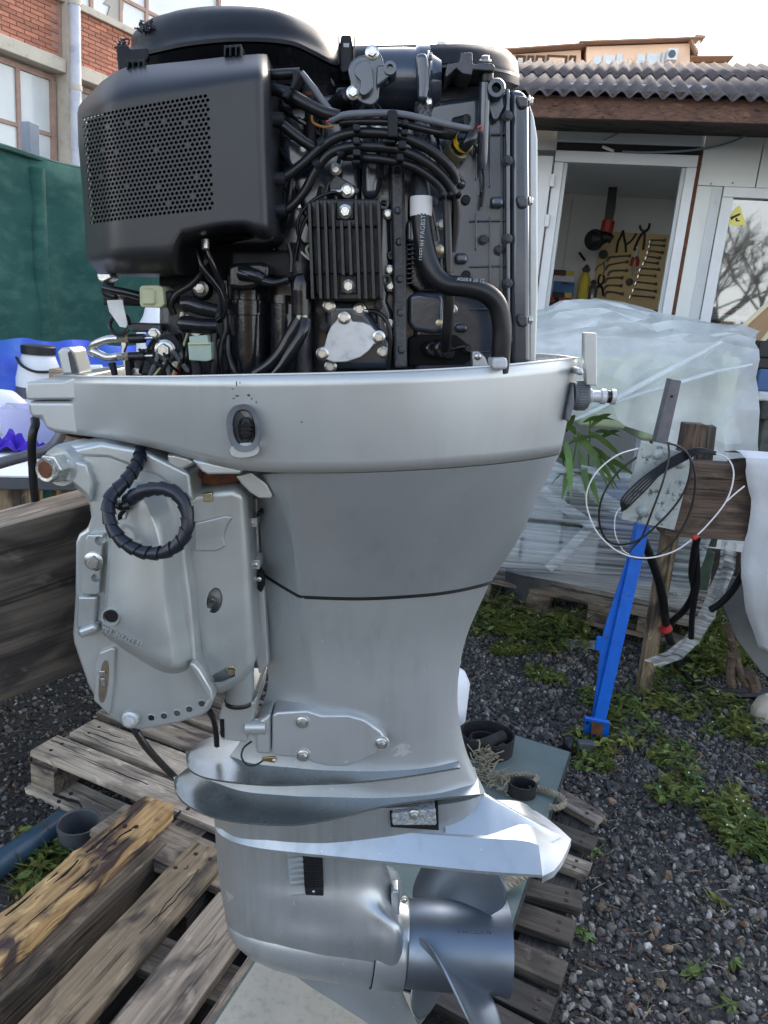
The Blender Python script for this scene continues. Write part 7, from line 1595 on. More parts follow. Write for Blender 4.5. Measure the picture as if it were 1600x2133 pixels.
# lower windows
def window(s0, s1, z0, z1, mull, trans, m='pane_pale', dpt=-.12):
    wn = bp('window', 'frame_rust', s0, s1, z1 - .05, z1, dpt - .03, dpt + .01)
    bp('frame_side', 'frame_rust', s0, s0 + .05, z0, z1 - .051, dpt - .05, dpt + .03, wn); bp('frame_side', 'frame_rust', s1 - .05, s1, z0, z1 - .051, dpt - .05, dpt + .03, wn)
    xs = [s0 + .05] + list(mull) + [s1 - .05]
    for q in mull: bp('mullion', 'frame_rust', q - .022, q + .022, z0, z1 - .051, dpt - .03, dpt + .01, wn)
    for i in range(len(xs) - 1):
        l, r_ = xs[i] + (.023 if i else 0), xs[i + 1] - (.023 if i < len(xs) - 2 else 0); zs_ = [z0] + list(trans) + [z1 - .052]
        for k in range(len(zs_) - 1):
            bp('pane', m, l, r_, zs_[k] + (.019 if k else 0), zs_[k + 1] - (.019 if k < len(zs_) - 2 else 0), dpt - .02, dpt - .012, wn)
        for q in trans: bp('transom', 'frame_rust', l, r_, q - .018, q + .018, dpt - .03, dpt + .008, wn)
    return wn
m1 = b(165, 600)[0]; t1 = b(100, 752)[1]
window(cL - 3.2, cL - .02, b(300, 1090)[1] - .8, cz0 - .02, [m1 - 1.15, m1], [t1])
window(cR + .02, cR + 3.2, b(300, 1090)[1] - .8, cz0 - .02, [cR + 1.1, cR + 2.2], [t1], 'pane_gap')
# upper windows
um = [b(615, 60)[0], b(795, 120)[0], b(955, 60)[0]]
w_u = window(cR + .02, BEND - .1, bz1 + .075, bz1 + 2.6, um, [b(850, 5)[1], bz1 + 1.9])
jag = [b(*p, -.12) for p in ((630, 150), (665, 85), (680, 40), (640, 20), (700, -40), (765, 10), (760, 60), (735, 120), (745, 190), (720, 180), (690, 110))]
wpart('broken_gap', BP.quad(MB(), jag, -.128, -.118), 'pane_gap', w_u, bld)
window(cL - 3.2, cL - .02, bz1 + .075, bz1 + 2.6, [cL - 2.2, cL - 1.1], [bz1 + 1.9])
bp('upper_wall', 'concrete', -7, BEND, bz1 + 2.62, bz1 + 3.2, -.25, .0)
bp('back_wall', 'room_wall', -7, BEND, 0, bz1 + 3.1, -3.0, -2.9)
bp('floor_slab', 'room_wall', -7, BEND, bz1 - .3, bz1 - .1, -2.9, -.26)
bp('lower_wall', 'concrete', -7, BEND, 0, b(300, 1090)[1] - .81, -.2, -.05)
# ------------------------------------------------------------------ peach house on the hill
PH = Plane(WD(1300, 110, 42.0), (1, -.12)); h_ = lambda x, y, d=0.: PH.at(*zz(11, (x, y)), d)
hs_ = wthing('peach_house', 'peach rendered house with brown glazed balcony above the shed roof', 'house', PH.P(0, 0))
def hp_(name, m, s0, s1, z0, z1, d0, d1, parent=None, **kw): return wpart(name, PH.box(MB(), s0, s1, z0, z1, d0, d1), m, parent or hs_, hs_, **kw)
def hq(name, m, pts, d0, d1, parent=None): return wpart(name, PH.quad(MB(), [h_(*p) for p in pts], d0, d1), m, parent or hs_, hs_)
hq('wall', 'peach', [(520, 3000), (1135, 3000), (1135, 86), (520, 106)], -7, 0)
hq('wall', 'peach', [(1136, 3000), (1392, 3000), (1392, 168), (1136, 172)], -7, -.8)
hq('wall', 'peach', [(-60, 3000), (518, 3000), (490, 112), (-60, 150)], -7, -.3)
ro = hq('roof', 'peach_dark', [(470, 100), (1150, 76), (1150, 66), (470, 90)], -7, .5)
hq('roof', 'peach_dark', [(-80, 148), (500, 106), (500, 97), (-80, 138)], -7, .4)
hq('roof_slope', 'peach_dark', [(1120, 66), (1132, 66), (1176, 162), (1164, 162)], -7, .4)
hq('roof', 'peach_dark', [(1140, 168), (1400, 164), (1400, 154), (1140, 158)], -7, .0)
(c0, cz_), (c1, cz1) = h_(1175, 150, -3), h_(1205, 62, -3); cb_ = hp_('chimney', 'panel_white', c0, c1, cz_ - 1, cz1, -4.0, -3.2, ro); hp_('chimney_cap', 'peach_dark', c0 - .2, c1 + .2, cz1 + .12, cz1 + .24, -4.1, -3.1, ro)
(c0, cz_), (c1, cz1) = h_(628, 95, -3), h_(668, 72, -3); hp_('chimney', 'peach_dark', c0, c1, cz_ - .8, cz1, -4.0, -3.2, ro)
# balcony glazing
bx = [90, 160, 210, 275, 410, 462]
for i in range(5):
    (a0, za), (a1, zb2) = h_(bx[i], 240), h_(bx[i + 1], 150)
    wn = hp_('window', 'wood_brown', a0, a1, za, zb2, -.299, -.2); hp_('pane', 'pane_pale' if i < 2 else ('peach' if i > 2 else 'box_yellow' if 0 else 'peach'), a0 + .12, a1 - .12, za + .1, zb2 - .12, -.199, -.18, wn)
hp_('balcony_rail', 'panel_white', h_(110, 240)[0], h_(1000, 240)[0], h_(500, 245)[1], h_(500, 236)[1], .2, .4)
for (xa, ya, xb_, yb_) in ((555, 165, 610, 235), (610, 160, 690, 235), (690, 152, 735, 235), (812, 155, 870, 225), (870, 148, 960, 225), (960, 140, 990, 225)):
    (a0, za), (a1, zb2) = h_(xa, yb_), h_(xb_, ya); wn = hp_('window', 'frame_white', a0, a1, za, zb2, .01, .08); hp_('pane', 'pane_pale', a0 + .12, a1 - .12, za + .12, zb2 - .12, .081, .1, wn)
(a0, za), (a1, zb2) = h_(993, 190, .4), h_(1062, 125, .4); ac = hp_('air_conditioner', 'frame_white', a0, a1, za, zb2, .1, .6)
wpart('fan_grille', MB().lathe(PH.P(a0 + (a1 - a0) * .42, (za + zb2) / 2, .6), PH.n, [(0, (zb2 - za) * .36), (.03, (zb2 - za) * .34), (.031, .05)], 20), 'grey_plastic', ac, hs_)
# bare winter tree in front of the house, thin twigs
tw = MB(); rs = random.Random(12)
def twig(p, d, L, r, n):
    q = p + d * L; tw.tube([p, (p + q) / 2 + Vector((rs.gauss(0, .05), 0, rs.gauss(0, .05))) * L, q], [r, r * .6], 4, res=3)
    if n:
        for _ in range(3): dd = (d + Vector((rs.gauss(0, .5), rs.gauss(0, .3), rs.gauss(.1, .35)))).normalized(); twig(p.lerp(q, rs.uniform(.4, 1)), dd, L * rs.uniform(.55, .8), r * .6, n - 1)
TP = WD(1320, 140, 30); base = Vector((TP.x, TP.y, 0)); twig(base, Vector((.05, 0, 1)), TP.z - .7, .06, 0)
for k in range(5): twig(Vector((TP.x + rs.uniform(-.1, .1), TP.y, TP.z - .9)), Vector((rs.uniform(-.9, .9), 0, 1)).normalized(), .6, .03, 3)
wone('bare_tree', tw, 'wood_grey', 'thin bare tree twigs in front of the peach house windows', 'tree', origin=base)
# ------------------------------------------------------------------ translucent sheets
def filmmat(name, col, clear, rough=.22, streak=None, bump=.3, scale=6.):
    m = bpy.data.materials.new(name); m.use_nodes = True; nt = m.node_tree; L = nt.links.new; nt.nodes.clear()
    out = nn(nt, 'ShaderNodeOutputMaterial'); mixs = nn(nt, 'ShaderNodeMixShader'); tr = nn(nt, 'ShaderNodeBsdfTransparent'); tr.inputs[0].default_value = (.92, .95, .93, 1)
    b = nn(nt, 'ShaderNodeBsdfPrincipled'); b.inputs['Base Color'].default_value = (*col, 1); b.inputs['Roughness'].default_value = rough; b.inputs['Specular IOR Level'].default_value = .6
    tl = nn(nt, 'ShaderNodeBsdfTranslucent'); tl.inputs[0].default_value = (*col, 1); ms = nn(nt, 'ShaderNodeMixShader'); ms.inputs[0].default_value = .5; L(b.outputs[0], ms.inputs[1]); L(tl.outputs[0], ms.inputs[2])
    tc = nn(nt, 'ShaderNodeTexCoord'); mp = nn(nt, 'ShaderNodeMapping'); mp.inputs['Scale'].default_value = streak or (1, 1, 1); L(tc.outputs['Object'], mp.inputs[0])
    nz = nn(nt, 'ShaderNodeTexNoise'); nz.inputs['Scale'].default_value = scale; nz.inputs['Detail'].default_value = 6; L(mp.outputs[0], nz.inputs['Vector'])
    mr = nn(nt, 'ShaderNodeMapRange'); mr.inputs[1].default_value = .32; mr.inputs[2].default_value = .68; mr.inputs[3].default_value = clear[0]; mr.inputs[4].default_value = clear[1]; L(nz.outputs[0], mr.inputs[0])
    bp = nn(nt, 'ShaderNodeBump'); bp.inputs['Strength'].default_value = bump; bp.inputs['Distance'].default_value = .03; L(nz.outputs[0], bp.inputs['Height']); L(bp.outputs[0], b.inputs['Normal'])
    L(mr.outputs[0], mixs.inputs[0]); L(ms.outputs[0], mixs.inputs[1]); L(tr.outputs[0], mixs.inputs[2]); L(mixs.outputs[0], out.inputs[0]); MATS[name] = m
filmmat('cover_film', (.90, .93, .94), (.08, .46), .15, None, .45, 4.0)
filmmat('stretch_film', (.92, .95, .97), (.0, .95), .14, (.30, .30, 20), .7, 3.2)  # opaque white streaks put the film's highlights into its colour
filmmat('clear_bin', (.62, .64, .86), (.25, .4), .3, None, .05, 5.)
mat('foam_yellow', (.52, .58, .34), (.44, .52, .34), rough=.8, scale=3)
mat('load_dark', (.035, .04, .04), (.09, .10, .09), rough=.7, scale=14)
mat('load_green', (.10, .15, .10), (.05, .08, .06), rough=.7, scale=10)
mat('load_white', (.55, .57, .58), (.42, .45, .48), rough=.6, scale=8)
mat('load_blue', (.05, .10, .25), rough=.6)
mat('leaf_long', (.085, .16, .03), (.13, .22, .05), rough=.5, scale=20, rnd=.3)
mat('tarp_blue', (.055, .085, .58), (.03, .13, .42), rough=.55, scale=4, bump=.4, bscale=20)
mat('rag_violet', (.06, .018, .46), (.04, .012, .34), rough=.85, scale=12)
mat('plastic_white', (.70, .73, .75), (.62, .65, .68), rough=.45, scale=8)
mat('ply_face', (.34, .22, .12), (.28, .18, .10), rough=.8, scale=8)
mat('ply_edge', (.62, .54, .36), rough=.8)
mat('canvas_grey', (.17, .18, .18), (.13, .14, .14), rough=.95, scale=8)
# ------------------------------------------------------------------ big load under a loose plastic sheet
r2 = lambda x, y, Y: WY(*zz(12, (x, y)), Y)
YL = 2.05
ld = wthing('covered_load', 'large load under a loose translucent plastic sheet in front of the shed door', 'covered load', (.95, YL, 0))
topo = [(150, 140), (330, 130), (430, 82), (560, 68), (680, 65), (770, 90), (880, 118), (1000, 150), (1100, 178), (1200, 200), (1330, 215), (1440, 236), (1522, 275)]
fro = [(150, 330), (330, 300), (430, 290), (560, 285), (680, 282), (770, 290), (880, 296), (1000, 300), (1100, 302), (1200, 300), (1330, 296), (1440, 300), (1528, 330)]
mid2 = [(150, 520), (330, 520), (430, 520), (560, 520), (680, 515), (770, 520), (880, 525), (1000, 520), (1100, 520), (1200, 510), (1330, 520), (1440, 520), (1535, 560)]
botm = [(150, 720), (330, 715), (430, 712), (560, 708), (680, 705), (770, 735), (880, 790), (1000, 830), (1100, 870), (1200, 910), (1330, 950), (1440, 945), (1530, 940)]
rows2 = [[r2(x, y, YL + .65) - Vector((0, 0, .3)) for x, y in topo], [r2(x, y, YL + .62) for x, y in topo], [r2(x, y, YL + .10) for x, y in fro], [r2(x, y, YL) for x, y in mid2], [r2(x, y, YL - .02) for x, y in botm]]
NX, NY = 15, 22; _rj = random.Random(17)
rows2 = [catmull(r, NX) for r in rows2]
cols = [catmull([r[i] for r in rows2], NY) for i in range(NX)]
G = []
for k in range(NY):
    row = []
    for i in range(NX):
        p = cols[i][k].copy(); u_, v_ = i / (NX - 1), k / (NY - 1)
        f1 = mnoise.noise((u_ * 3.5 + v_ * 2, v_ * 2 - u_ * 2, .3)); f2 = mnoise.noise((u_ * 3 + v_ * 16, v_ * 2 + u_ * 1.0, 2.)) + .9 * max(0, 1 - abs(mnoise.noise((u_ * 7 - v_ * 4, v_ * 6 + u_ * 5, 7.))) * 5) + .15 * mnoise.noise((u_ * 22, v_ * 14, 3.)); ridge = 1 - abs(mnoise.noise((u_ * 2.2 + v_ * 9, v_ * 1.5 - u_ * 3, 5.))) * 3.2
        am = min(1, v_ * 5)
        p.y += (-.045 * f1 - .018 * f2 - .026 * max(0, ridge) ** 2) * am; p.z += (.012 * f2) * (1 - am * .5)
        p += Vector((_rj.gauss(0, .018) * (1 if 0 < i < NX - 1 else 0), _rj.gauss(0, .012) * am, _rj.gauss(0, .006) * (1 if .12 < v_ < .97 else .3)))
        row.append(p)
    G.append(row)
_sh = MB(); _sh.v = [p for r in G for p in r]
for k in range(NY - 1):
    for i in range(NX - 1):
        a, b_, c, d_ = k * NX + i, k * NX + i + 1, (k + 1) * NX + i + 1, (k + 1) * NX + i
        _sh.f += [(a, b_, c), (a, c, d_)] if _rj.random() < .15 else [(a, b_, d_), (b_, c, d_)]
wlink('plastic_sheet', _sh, 'cover_film', ld, ang=24)      # crumpled: creased triangles
# gathered band of plastic drawn across the sheet
for pts, w1 in ((((480, 745), (620, 690), (800, 590), (1000, 480), (1180, 385), (1340, 300)), .026), (((600, 690), (760, 630), (940, 570), (1120, 520), (1320, 462), (1510, 425)), .022)):
    wlink('gathered_band', MB().tube([r2(x, y, YL - .06) for x, y in pts], lambda t: w1 * (.6 + .4 * math.sin(t * math.pi)), 10, flat=.35), 'cover_film', ld)
for (x0, y0, x1, y1, m) in ((330, 400, 560, 690, 'foam_yellow'), (566, 400, 900, 780, 'foam_yellow'), (906, 390, 1180, 860, 'foam_yellow'), (1186, 380, 1290, 900, 'load_white'), (1296, 390, 1500, 900, 'foam_yellow')):
    a, c = r2(x0, y1, YL + .10), r2(x1, y0, YL + .10); wlink('wrapped_block', MB().box(((a.x + c.x) / 2, YL + .36, (a.z + c.z) / 2), (abs(c.x - a.x), .4, abs(c.z - a.z))), m, ld, bevel=.02)
# sticker on the sheet
st_ = r2(640, 118, YL + .10)
# stretch wrapped pallet load below
YW = 1.98
wl_ = wthing('wrapped_pallet_load', 'pallet load bound in streaky clear stretch film below the plastic sheet', 'wrapped load', (.95, YW, .1))
r3 = lambda x, y, Y: WY(*zz(13, (x, y)), Y)
tL, tR, bR, bL = r2(60, 960, YW), r2(1400, 1300, YW), r3(1180, 400, YW), r3(60, 170, YW)
tR = r2(1400, 1080, YW)
Gf = []
for k in range(20):
    v_ = k / 19; a, c = tL.lerp(bL, v_), tR.lerp(bR, v_); row = []
    for i in range(50):
        p = a.lerp(c, i / 49); p.y += .012 * mnoise.noise((i * .12, v_ * 9, 0)) - .01 + .02 * mnoise.noise((i * .05, v_ * 2, 4)); row.append(p)
    Gf.append(row)
Gs = [[g[-1] + Vector((.02 * t, .6 * t, .0)) for t in (0, .05, .25, .5, 1)] for g in Gf]
wlink('stretch_film', MB().grid(Gf), 'stretch_film', wl_); wlink('film_side', MB().grid(Gs), 'stretch_film', wl_)
# diagonal film strands up to the beam
for (a, c, w1) in (((400, 980), (900, 1290), .02), ((420, 1010), (800, 1270), .012), ((330, 1110), (640, 1330), .02), ((560, 1000), (900, 1060), .014), ((640, 1290), (380, 1560), .02)):
    wlink('film_strand', MB().tube([r2(*a, YW - .05), r2((a[0] + c[0]) / 2, (a[1] + c[1]) / 2 + 8, YW - .07), r2(*c, YW - .05)], w1, 8, flat=.15, up=(0, 1, 0)), 'stretch_film', wl_)
rs = random.Random(21); zlo, zhi = bL.z + .03, tL.z - .02
lm = ['load_white', 'load_dark', 'load_green', 'load_white', 'load_blue', 'load_dark', 'load_white', 'load_green']
for i in range(12):
    x = tL.x + (tR.x - tL.x) * (i % 6) / 6 + .02; lvl = i // 6; hgt_ = (zhi - zlo) / 2 - .01; w1 = (tR.x - tL.x) / 6 - .015; hh = hgt_ * rs.uniform(.75, 1)
    wlink('goods', MB().box((x + w1 / 2, YW + .25, zlo + lvl * (hgt_ + .01) + hh / 2 - .09 * (i % 6) / 6), (w1, .44, hh)), lm[(i * 3 + lvl) % 8], wl_, bevel=.006)
# its pallet
bpx = wthing('pallet', 'weathered pallet carrying the film wrapped load', 'pallet', WZ(*zz(13, (600, 480)), 0))
for (a, c, z, W, m) in (((150, 330), (1000, 520), .055, .1, 'wood_grey'),):
    A_, B_ = WZ(*zz(13, a), z), WZ(*zz(13, c), z); u = (B_ - A_).normalized(); pu = Vector((-u.y, u.x, 0))
    for q in (0, .45, .9): board('bottom_board', A_ + pu * q - u * .2, B_ + pu * q + u * .25, .1, .022, 'wood_grey', bpx, seed=70)
    zz3 = .16
    for q in (0, .13, .26, .40, .55, .7, .85): board('plank', A_ + pu * q - u * .2 + Vector((0, 0, zz3 - z)), B_ + pu * q + u * .25 + Vector((0, 0, zz3 - z)), .1, .022, 'wood_grey', bpx, seed=71 + int(q * 10))
    for s in (.0, .36, .72, 1.0):
        for q in (0, .45, .9): C_ = A_.lerp(B_, s) + pu * q + Vector((0, 0, zz3 - z - .022)); board('block', C_ - u * .06, C_ + u * .06, .095, .08, 'wood_grey', bpx, seed=75)
bt_ = WZ(*zz(13, (375, 352)), .062); wone('black_tub', MB().lathe(bt_ + Vector((0, -.0, .0)), (0, 0, 1), [(0, .10), (.01, .112), (.15, .125), (.155, .132), (.165, .132)], 30), 'grey_plastic', 'black plastic tub standing on the wrapped pallet', 'tub')
# crumpled film tail and scrap
tq = [(1400, 60), (1385, 180), (1345, 330), (1300, 440), (1210, 560), (1120, 640), (1020, 688)]
Gt = [[r3(x + w1, y + w1 * .3, YW - .28 - .05 * (k / 6)) + Vector((0, .02 * math.sin(w1 * .4 + k * 1.7), .01 * math.sin(w1 * .9 + k))) for w1 in (-38, -24, -12, 0, 14, 28, 40)] for k, (x, y) in enumerate(tq)]
wone('film_tail', MB().grid([[c for c in catmull(r, 20)] for r in Gt]), 'stretch_film', 'crumpled tail of clear film hanging from the wrapped load', 'plastic film')
sc_ = WZ(*zz(13, (655, 605)), .0); Gc = [[sc_ + Vector((i * .012 - .09, j * .012 - .05, .012 + .02 * abs(mnoise.noise((i * .45, j * .5, 7))) + .006)) for i in range(16)] for j in range(9)]
wone('plastic_scrap', MB().grid(Gc), 'cover_film', 'crumpled scrap of clear plastic lying on the gravel', 'plastic scrap')
# ------------------------------------------------------------------ oleander in front of the film
pl = wthing('leafy_plant', 'long leaved green plant growing behind the motor in front of the film', 'plant', WY(1215, 1180, 2.03))
pl.location.z = .16
lb_ = WY(1200, 985, 1.72); rs = random.Random(4)
def leaf(p, d, L, w):
    d = d.normalized(); s_ = d.cross(Vector((0, 1, .3))).normalized(); G = []
    for k in range(9):
        t = k / 8; q = p + d * L * t + Vector((0, -.02 * t, -.35 * L * t * t)); ww = w * math.sin(math.pi * (t * .93 + .05)) ** .8; G.append([q - s_ * ww, q + Vector((0, .15 * ww, -.2 * ww)), q + s_ * ww])
    return MB().grid(G)
stems = [(1190, 1000, 1205, 900), (1225, 1010, 1230, 870), (1175, 1010, 1172, 930)]
for x0, y0, x1, y1 in stems: wlink('stem', MB().tube([WY(x0, y0 + 150, 2.05), WY(x0, y0, 2.04), WY(x1, y1, 2.0)], .004, 6), 'leaf_long', pl)
for (x, y, dx, dy, L) in [(1185, 925, 60, -45, .20), (1180, 920, 10, 60, .20), (1195, 910, 75, 50, .22), (1205, 900, 60, 70, .20), (1200, 905, -30, -60, .17), (1215, 880, 60, -35, .17), (1230, 890, 40, -50, .14), (1225, 900, 55, 20, .15), (1178, 960, -30, -50, .16), (1210, 960, 40, 60, .16), (1235, 930, 50, 35, .15), (1190, 950, -20, 70, .15), (1240, 900, 70, -20, .13), (1170, 935, -35, -20, .15), (1205, 935, 25, 80, .17), (1245, 950, 60, 10, .15), (1225, 940, 60, 55, .14), (1250, 915, 45, -45, .12), (1180, 900, 20, -70, .14), (1175, 985, -40, 10, .13)]:
    p = WY(x, y, 1.99); q = WY(x + dx, y + dy, 1.90 + rs.uniform(-.06, .04)); wlink('leaf', leaf(p, q - p, L * 1.05, .0135), 'leaf_long', pl)
# ------------------------------------------------------------------ right edge: plywood, canvas, stump, dark machine
q4 = lambda x, y, Y: WY(*zz(20, (x, y)), Y)
pw = [q4(1190, 860, 2.75), q4(1700, 390, 2.75), q4(1760, 720, 2.75), q4(1420, 1130, 2.75)]
ply = wthing('plywood_sheet', 'plywood sheet leaning diagonally against the shed window', 'plywood', pw[3])
wlink('face', MB().prism(pw, [p + Vector((0, .015, 0)) for p in pw]), 'ply_face', ply)
for a, c in ((pw[0], pw[1]), (pw[3], pw[2])): wlink('pale_edge', MB().tube([a, c], .012, 6, smooth=False), 'ply_edge', ply)
mc_ = wthing('dark_machine', 'black machine parts piled at the right edge behind the sheet', 'machine', WY(1600, 1130, 2.45)); mc_.location.z = 0
for (x0, y0, x1, y1, m) in ((1440, 1020, 1800, 1240, 'tool_black'), (1420, 1400, 1800, 1700, 'load_blue'), (1400, 1250, 1800, 1390, 'tool_black'), (1440, 1720, 1800, 1830, 'load_white'), (1480, 1840, 1800, 2100, 'load_dark'), (1380, 2110, 1800, 2900, 'load_dark')):
    a, c = q4(x0, y1, 2.4), q4(x1, y0, 2.4); wlink('casing', MB().box(((a.x + c.x) / 2, 2.55, (a.z + c.z) / 2), (c.x - a.x, .3, abs(c.z - a.z))), m, mc_, bevel=.012)
cvx = [r3(1370, 240, 1.75), r3(1490, 260, 1.75), r3(1640, 700, 1.70), r3(1640, 790, 1.68), r3(1560, 720, 1.68), r3(1440, 560, 1.7), r3(1375, 400, 1.75)]
wone('canvas_sheet', MB().prism(cvx, [p + Vector((0, .02, 0)) for p in cvx]), 'canvas_grey', 'grey canvas sheet hanging behind the white cloth', 'canvas', bevel=.004)
sm2 = wthing('split_log', 'split rotten log standing under the grey canvas', 'log', WZ(*zz(13, (1480, 800)), 0))
rs = random.Random(9)
for (pts, r) in ((((1390, 480), (1430, 620), (1470, 760), (1500, 800)), .014), (((1420, 640), (1410, 720), (1420, 800)), .018), (((1500, 730), (1520, 770), (1530, 815)), .026)):
    wlink('splinter', MB().tube([r3(x, y, 1.62 + .05 * rs.random()) for x, y in pts], r, 7), 'wood_beam', sm2, smooth=False)
lg2 = WZ(*zz(13, (1590, 930)), .03); wone('grey_stone', MB().lathe(lg2, (.2, 0, 1), [(-.03, .05), (0, .06), (.04, .055), (.07, .03)], 9), 'concrete', 'pale grey stone in the grass at the right edge', 'stone')
# ------------------------------------------------------------------ left: work table with its clutter
zt4 = WD(60, 988, 1.92).z
tf0, tf1 = WZ(-220, 985, zt4), WZ(120, 992, zt4)
ut = (tf1 - tf0).normalized(); pt_ = Vector((-ut.y, ut.x, 0)); pt_ = pt_ if pt_.y > 0 else -pt_
tb_ = wthing('work_table', 'wooden work table covered with white sheet behind the timber beam', 'table', (tf1.x, tf1.y, 0))
ta, tb2 = tf0 - ut * .3, tf1 + ut * .55
def slab(a, c, depth, z0_, z1_, inset=0): return MB().prism([Vector((a.x, a.y, z1_)) , Vector((c.x, c.y, z1_)), Vector((c.x, c.y, z1_)) + pt_ * depth, Vector((a.x, a.y, z1_)) + pt_ * depth], [Vector((a.x, a.y, z0_)), Vector((c.x, c.y, z0_)), Vector((c.x, c.y, z0_)) + pt_ * depth, Vector((a.x, a.y, z0_)) + pt_ * depth])
wlink('table_top', slab(ta, tb2, 1.1, zt4 - .035, zt4 - .006), 'grey_plastic', tb_, bevel=.004)
wlink('white_cover', slab(ta - pt_ * .004, tb2, 1.09, zt4 - .0055, zt4), 'plastic_white', tb_, bevel=.002)
for k in range(9):
    c = ta + ut * (.05 + k * .16) + pt_ * .05; c.z = zt4 - .036; board('apron_board', c, (c.x, c.y, zt4 - .30), .13, .02, ['wood_tan', 'wood_yellow', 'wood_beam'][k % 3], tb_, seed=80 + k, up=-pt_)
for k in (.1, 1.1): c = ta + ut * k + pt_ * 1.0; board('leg', (c.x, c.y, zt4 - .036), (c.x, c.y, 0), .06, .06, 'wood_tan', tb_, seed=95, up=-pt_)
for k in (.1, ): c = ta + ut * k + pt_ * .1; board('leg', (c.x, c.y, zt4 - .036), (c.x, c.y, 0), .06, .06, 'wood_tan', tb_, seed=96, up=-pt_)
def tp_(x, y, z=0): return WZ(x, y, zt4 + z)
# translucent bin
bn = tp_(62, 925); bw1, bh1 = .082, .095
def tbox(c, w, dpt, h, fl=1.12): return MB().rings([[c + ut * (sx_ * w) + pt_ * (sy_ * dpt) for sx_, sy_ in ((-1, -1), (1, -1), (1, 1), (-1, 1))], [c + ut * (sx_ * w * fl) + pt_ * (sy_ * dpt * fl) + Vector((0, 0, h)) for sx_, sy_ in ((-1, -1), (1, -1), (1, 1), (-1, 1))]], True, True, False)
wone('plastic_bin', tbox(bn + pt_ * .06, bw1 * .8, .05, bh1), 'clear_bin', 'translucent lilac plastic bin on the white table', 'bin', solid=.003, bevel=.004, origin=bn)
# violet rag
def rag(c, sx_, sy_, h, seed): return MB().grid([[c + ut * ((i / 17 - .5) * sx_) + pt_ * ((j / 11 - .5) * sy_) + Vector((0, 0, max(.003, h * (.35 + mnoise.noise((i * .33 + seed, j * .4, seed)) * .9) * math.sin(math.pi * (i + .5) / 18) ** .5 * math.sin(math.pi * (j + .5) / 12) ** .5))) for i in range(18)] for j in range(12)])
wone('violet_rag', rag(tp_(28, 938), .15, .1, .075, 3.), 'rag_violet', 'crumpled violet rag in front of the plastic bin', 'rag')
wone('violet_rag', rag(tp_(95, 952), .085, .06, .04, 8.), 'rag_violet', 'small violet rag scrap behind the black hose', 'rag')
# canister with black lid
cn_ = tp_(84, 872); cn_h = WD(84, 720, (Vector((cn_.x, cn_.y + CAMD, 0))).length).z - zt4
can = wthing('white_canister', 'white plastic canister with black screw lid on the table', 'canister', cn_)
wlink('body', MB().lathe(cn_, (0, 0, 1), [(0, .066), (.01, .07), (cn_h * .55, .07), (cn_h * .72, .062), (cn_h * .86, .05), (cn_h * .88, .046)], 28), 'plastic_white', can)
wlink('lid', MB().lathe(cn_, (0, 0, 1), [(cn_h * .885, .05), (cn_h * .89, .053), (cn_h * .985, .053), (cn_h, .05)], 28), 'tool_black', can)
wlink('handle_strap', MB().tube([cn_ + Vector((-.055, -.035, cn_h * .83)), cn_ + Vector((-.02, -.07, cn_h * .74)), cn_ + Vector((.02, -.072, cn_h * .68)), cn_ + Vector((.062, -.04, cn_h * .68))], .0045, 8), 'tool_black', can)
wlink('label_band', MB().lathe(cn_, (0, 0, 1), [(cn_h * .30, .0708), (cn_h * .45, .0708)], 28, False), 'grey_plastic', can)
# white jug lying down, paper sleeve
jg = tp_(14, 868, .05); wone('white_jug', MB().lathe(jg + Vector((-.14, .05, .0)), (1, -.25, .02), [(0, .06), (.01, .072), (.14, .072), (.18, .05), (.20, .026), (.225, .026), (.226, .02)], 26), 'plastic_white', 'white plastic jug lying on its side at the left edge of the table', 'jug')
pp_ = tp_(105, 868); wone('folded_papers', MB().prism([pp_ + Vector((-.05, .05, .02)), pp_ + Vector((.055, .06, .02)), pp_ + Vector((.05, .09, .10)), pp_ + Vector((-.03, .08, .085))], [pp_ + Vector((-.05, .07, .02)), pp_ + Vector((.055, .08, .02)), pp_ + Vector((.05, .10, .10)), pp_ + Vector((-.03, .09, .085))]), 'paper_white', 'folded white papers leaning in front of the canister', 'papers')
# blue tarp heap behind
tb3 = WD(60, 790, 2.95); Gb = []
for j in range(22):
    row = []
    for i in range(60):
        px_ = -120 + i * 8.5; v_ = j / 21; y_top = 709 + 10 * mnoise.noise((i * .13, 0, 2)) + max(0, (px_ - 150)) * .10
        base_p = WD(px_, y_top + v_ * 200, 2.9 - v_ * .25); base_p.y += .05 * mnoise.noise((i * .16, v_ * 4, 1)); row.append(base_p)
    Gb.append(row)
wone('blue_tarp', MB().grid([[p + Vector((0, .25, -.12)) for p in Gb[0]]] + Gb), 'tarp_blue', 'violet blue tarpaulin heaped behind the table in front of the fence', 'tarpaulin', solid=.002)
bk4 = WD(60, 900, 2.8); wone('tarp_crate', MB().box((bk4.x - .8, bk4.y + .25, .5), (.9, .35, 1.0)), 'load_dark', 'bulky stack hidden under the violet blue tarpaulin', 'stack')
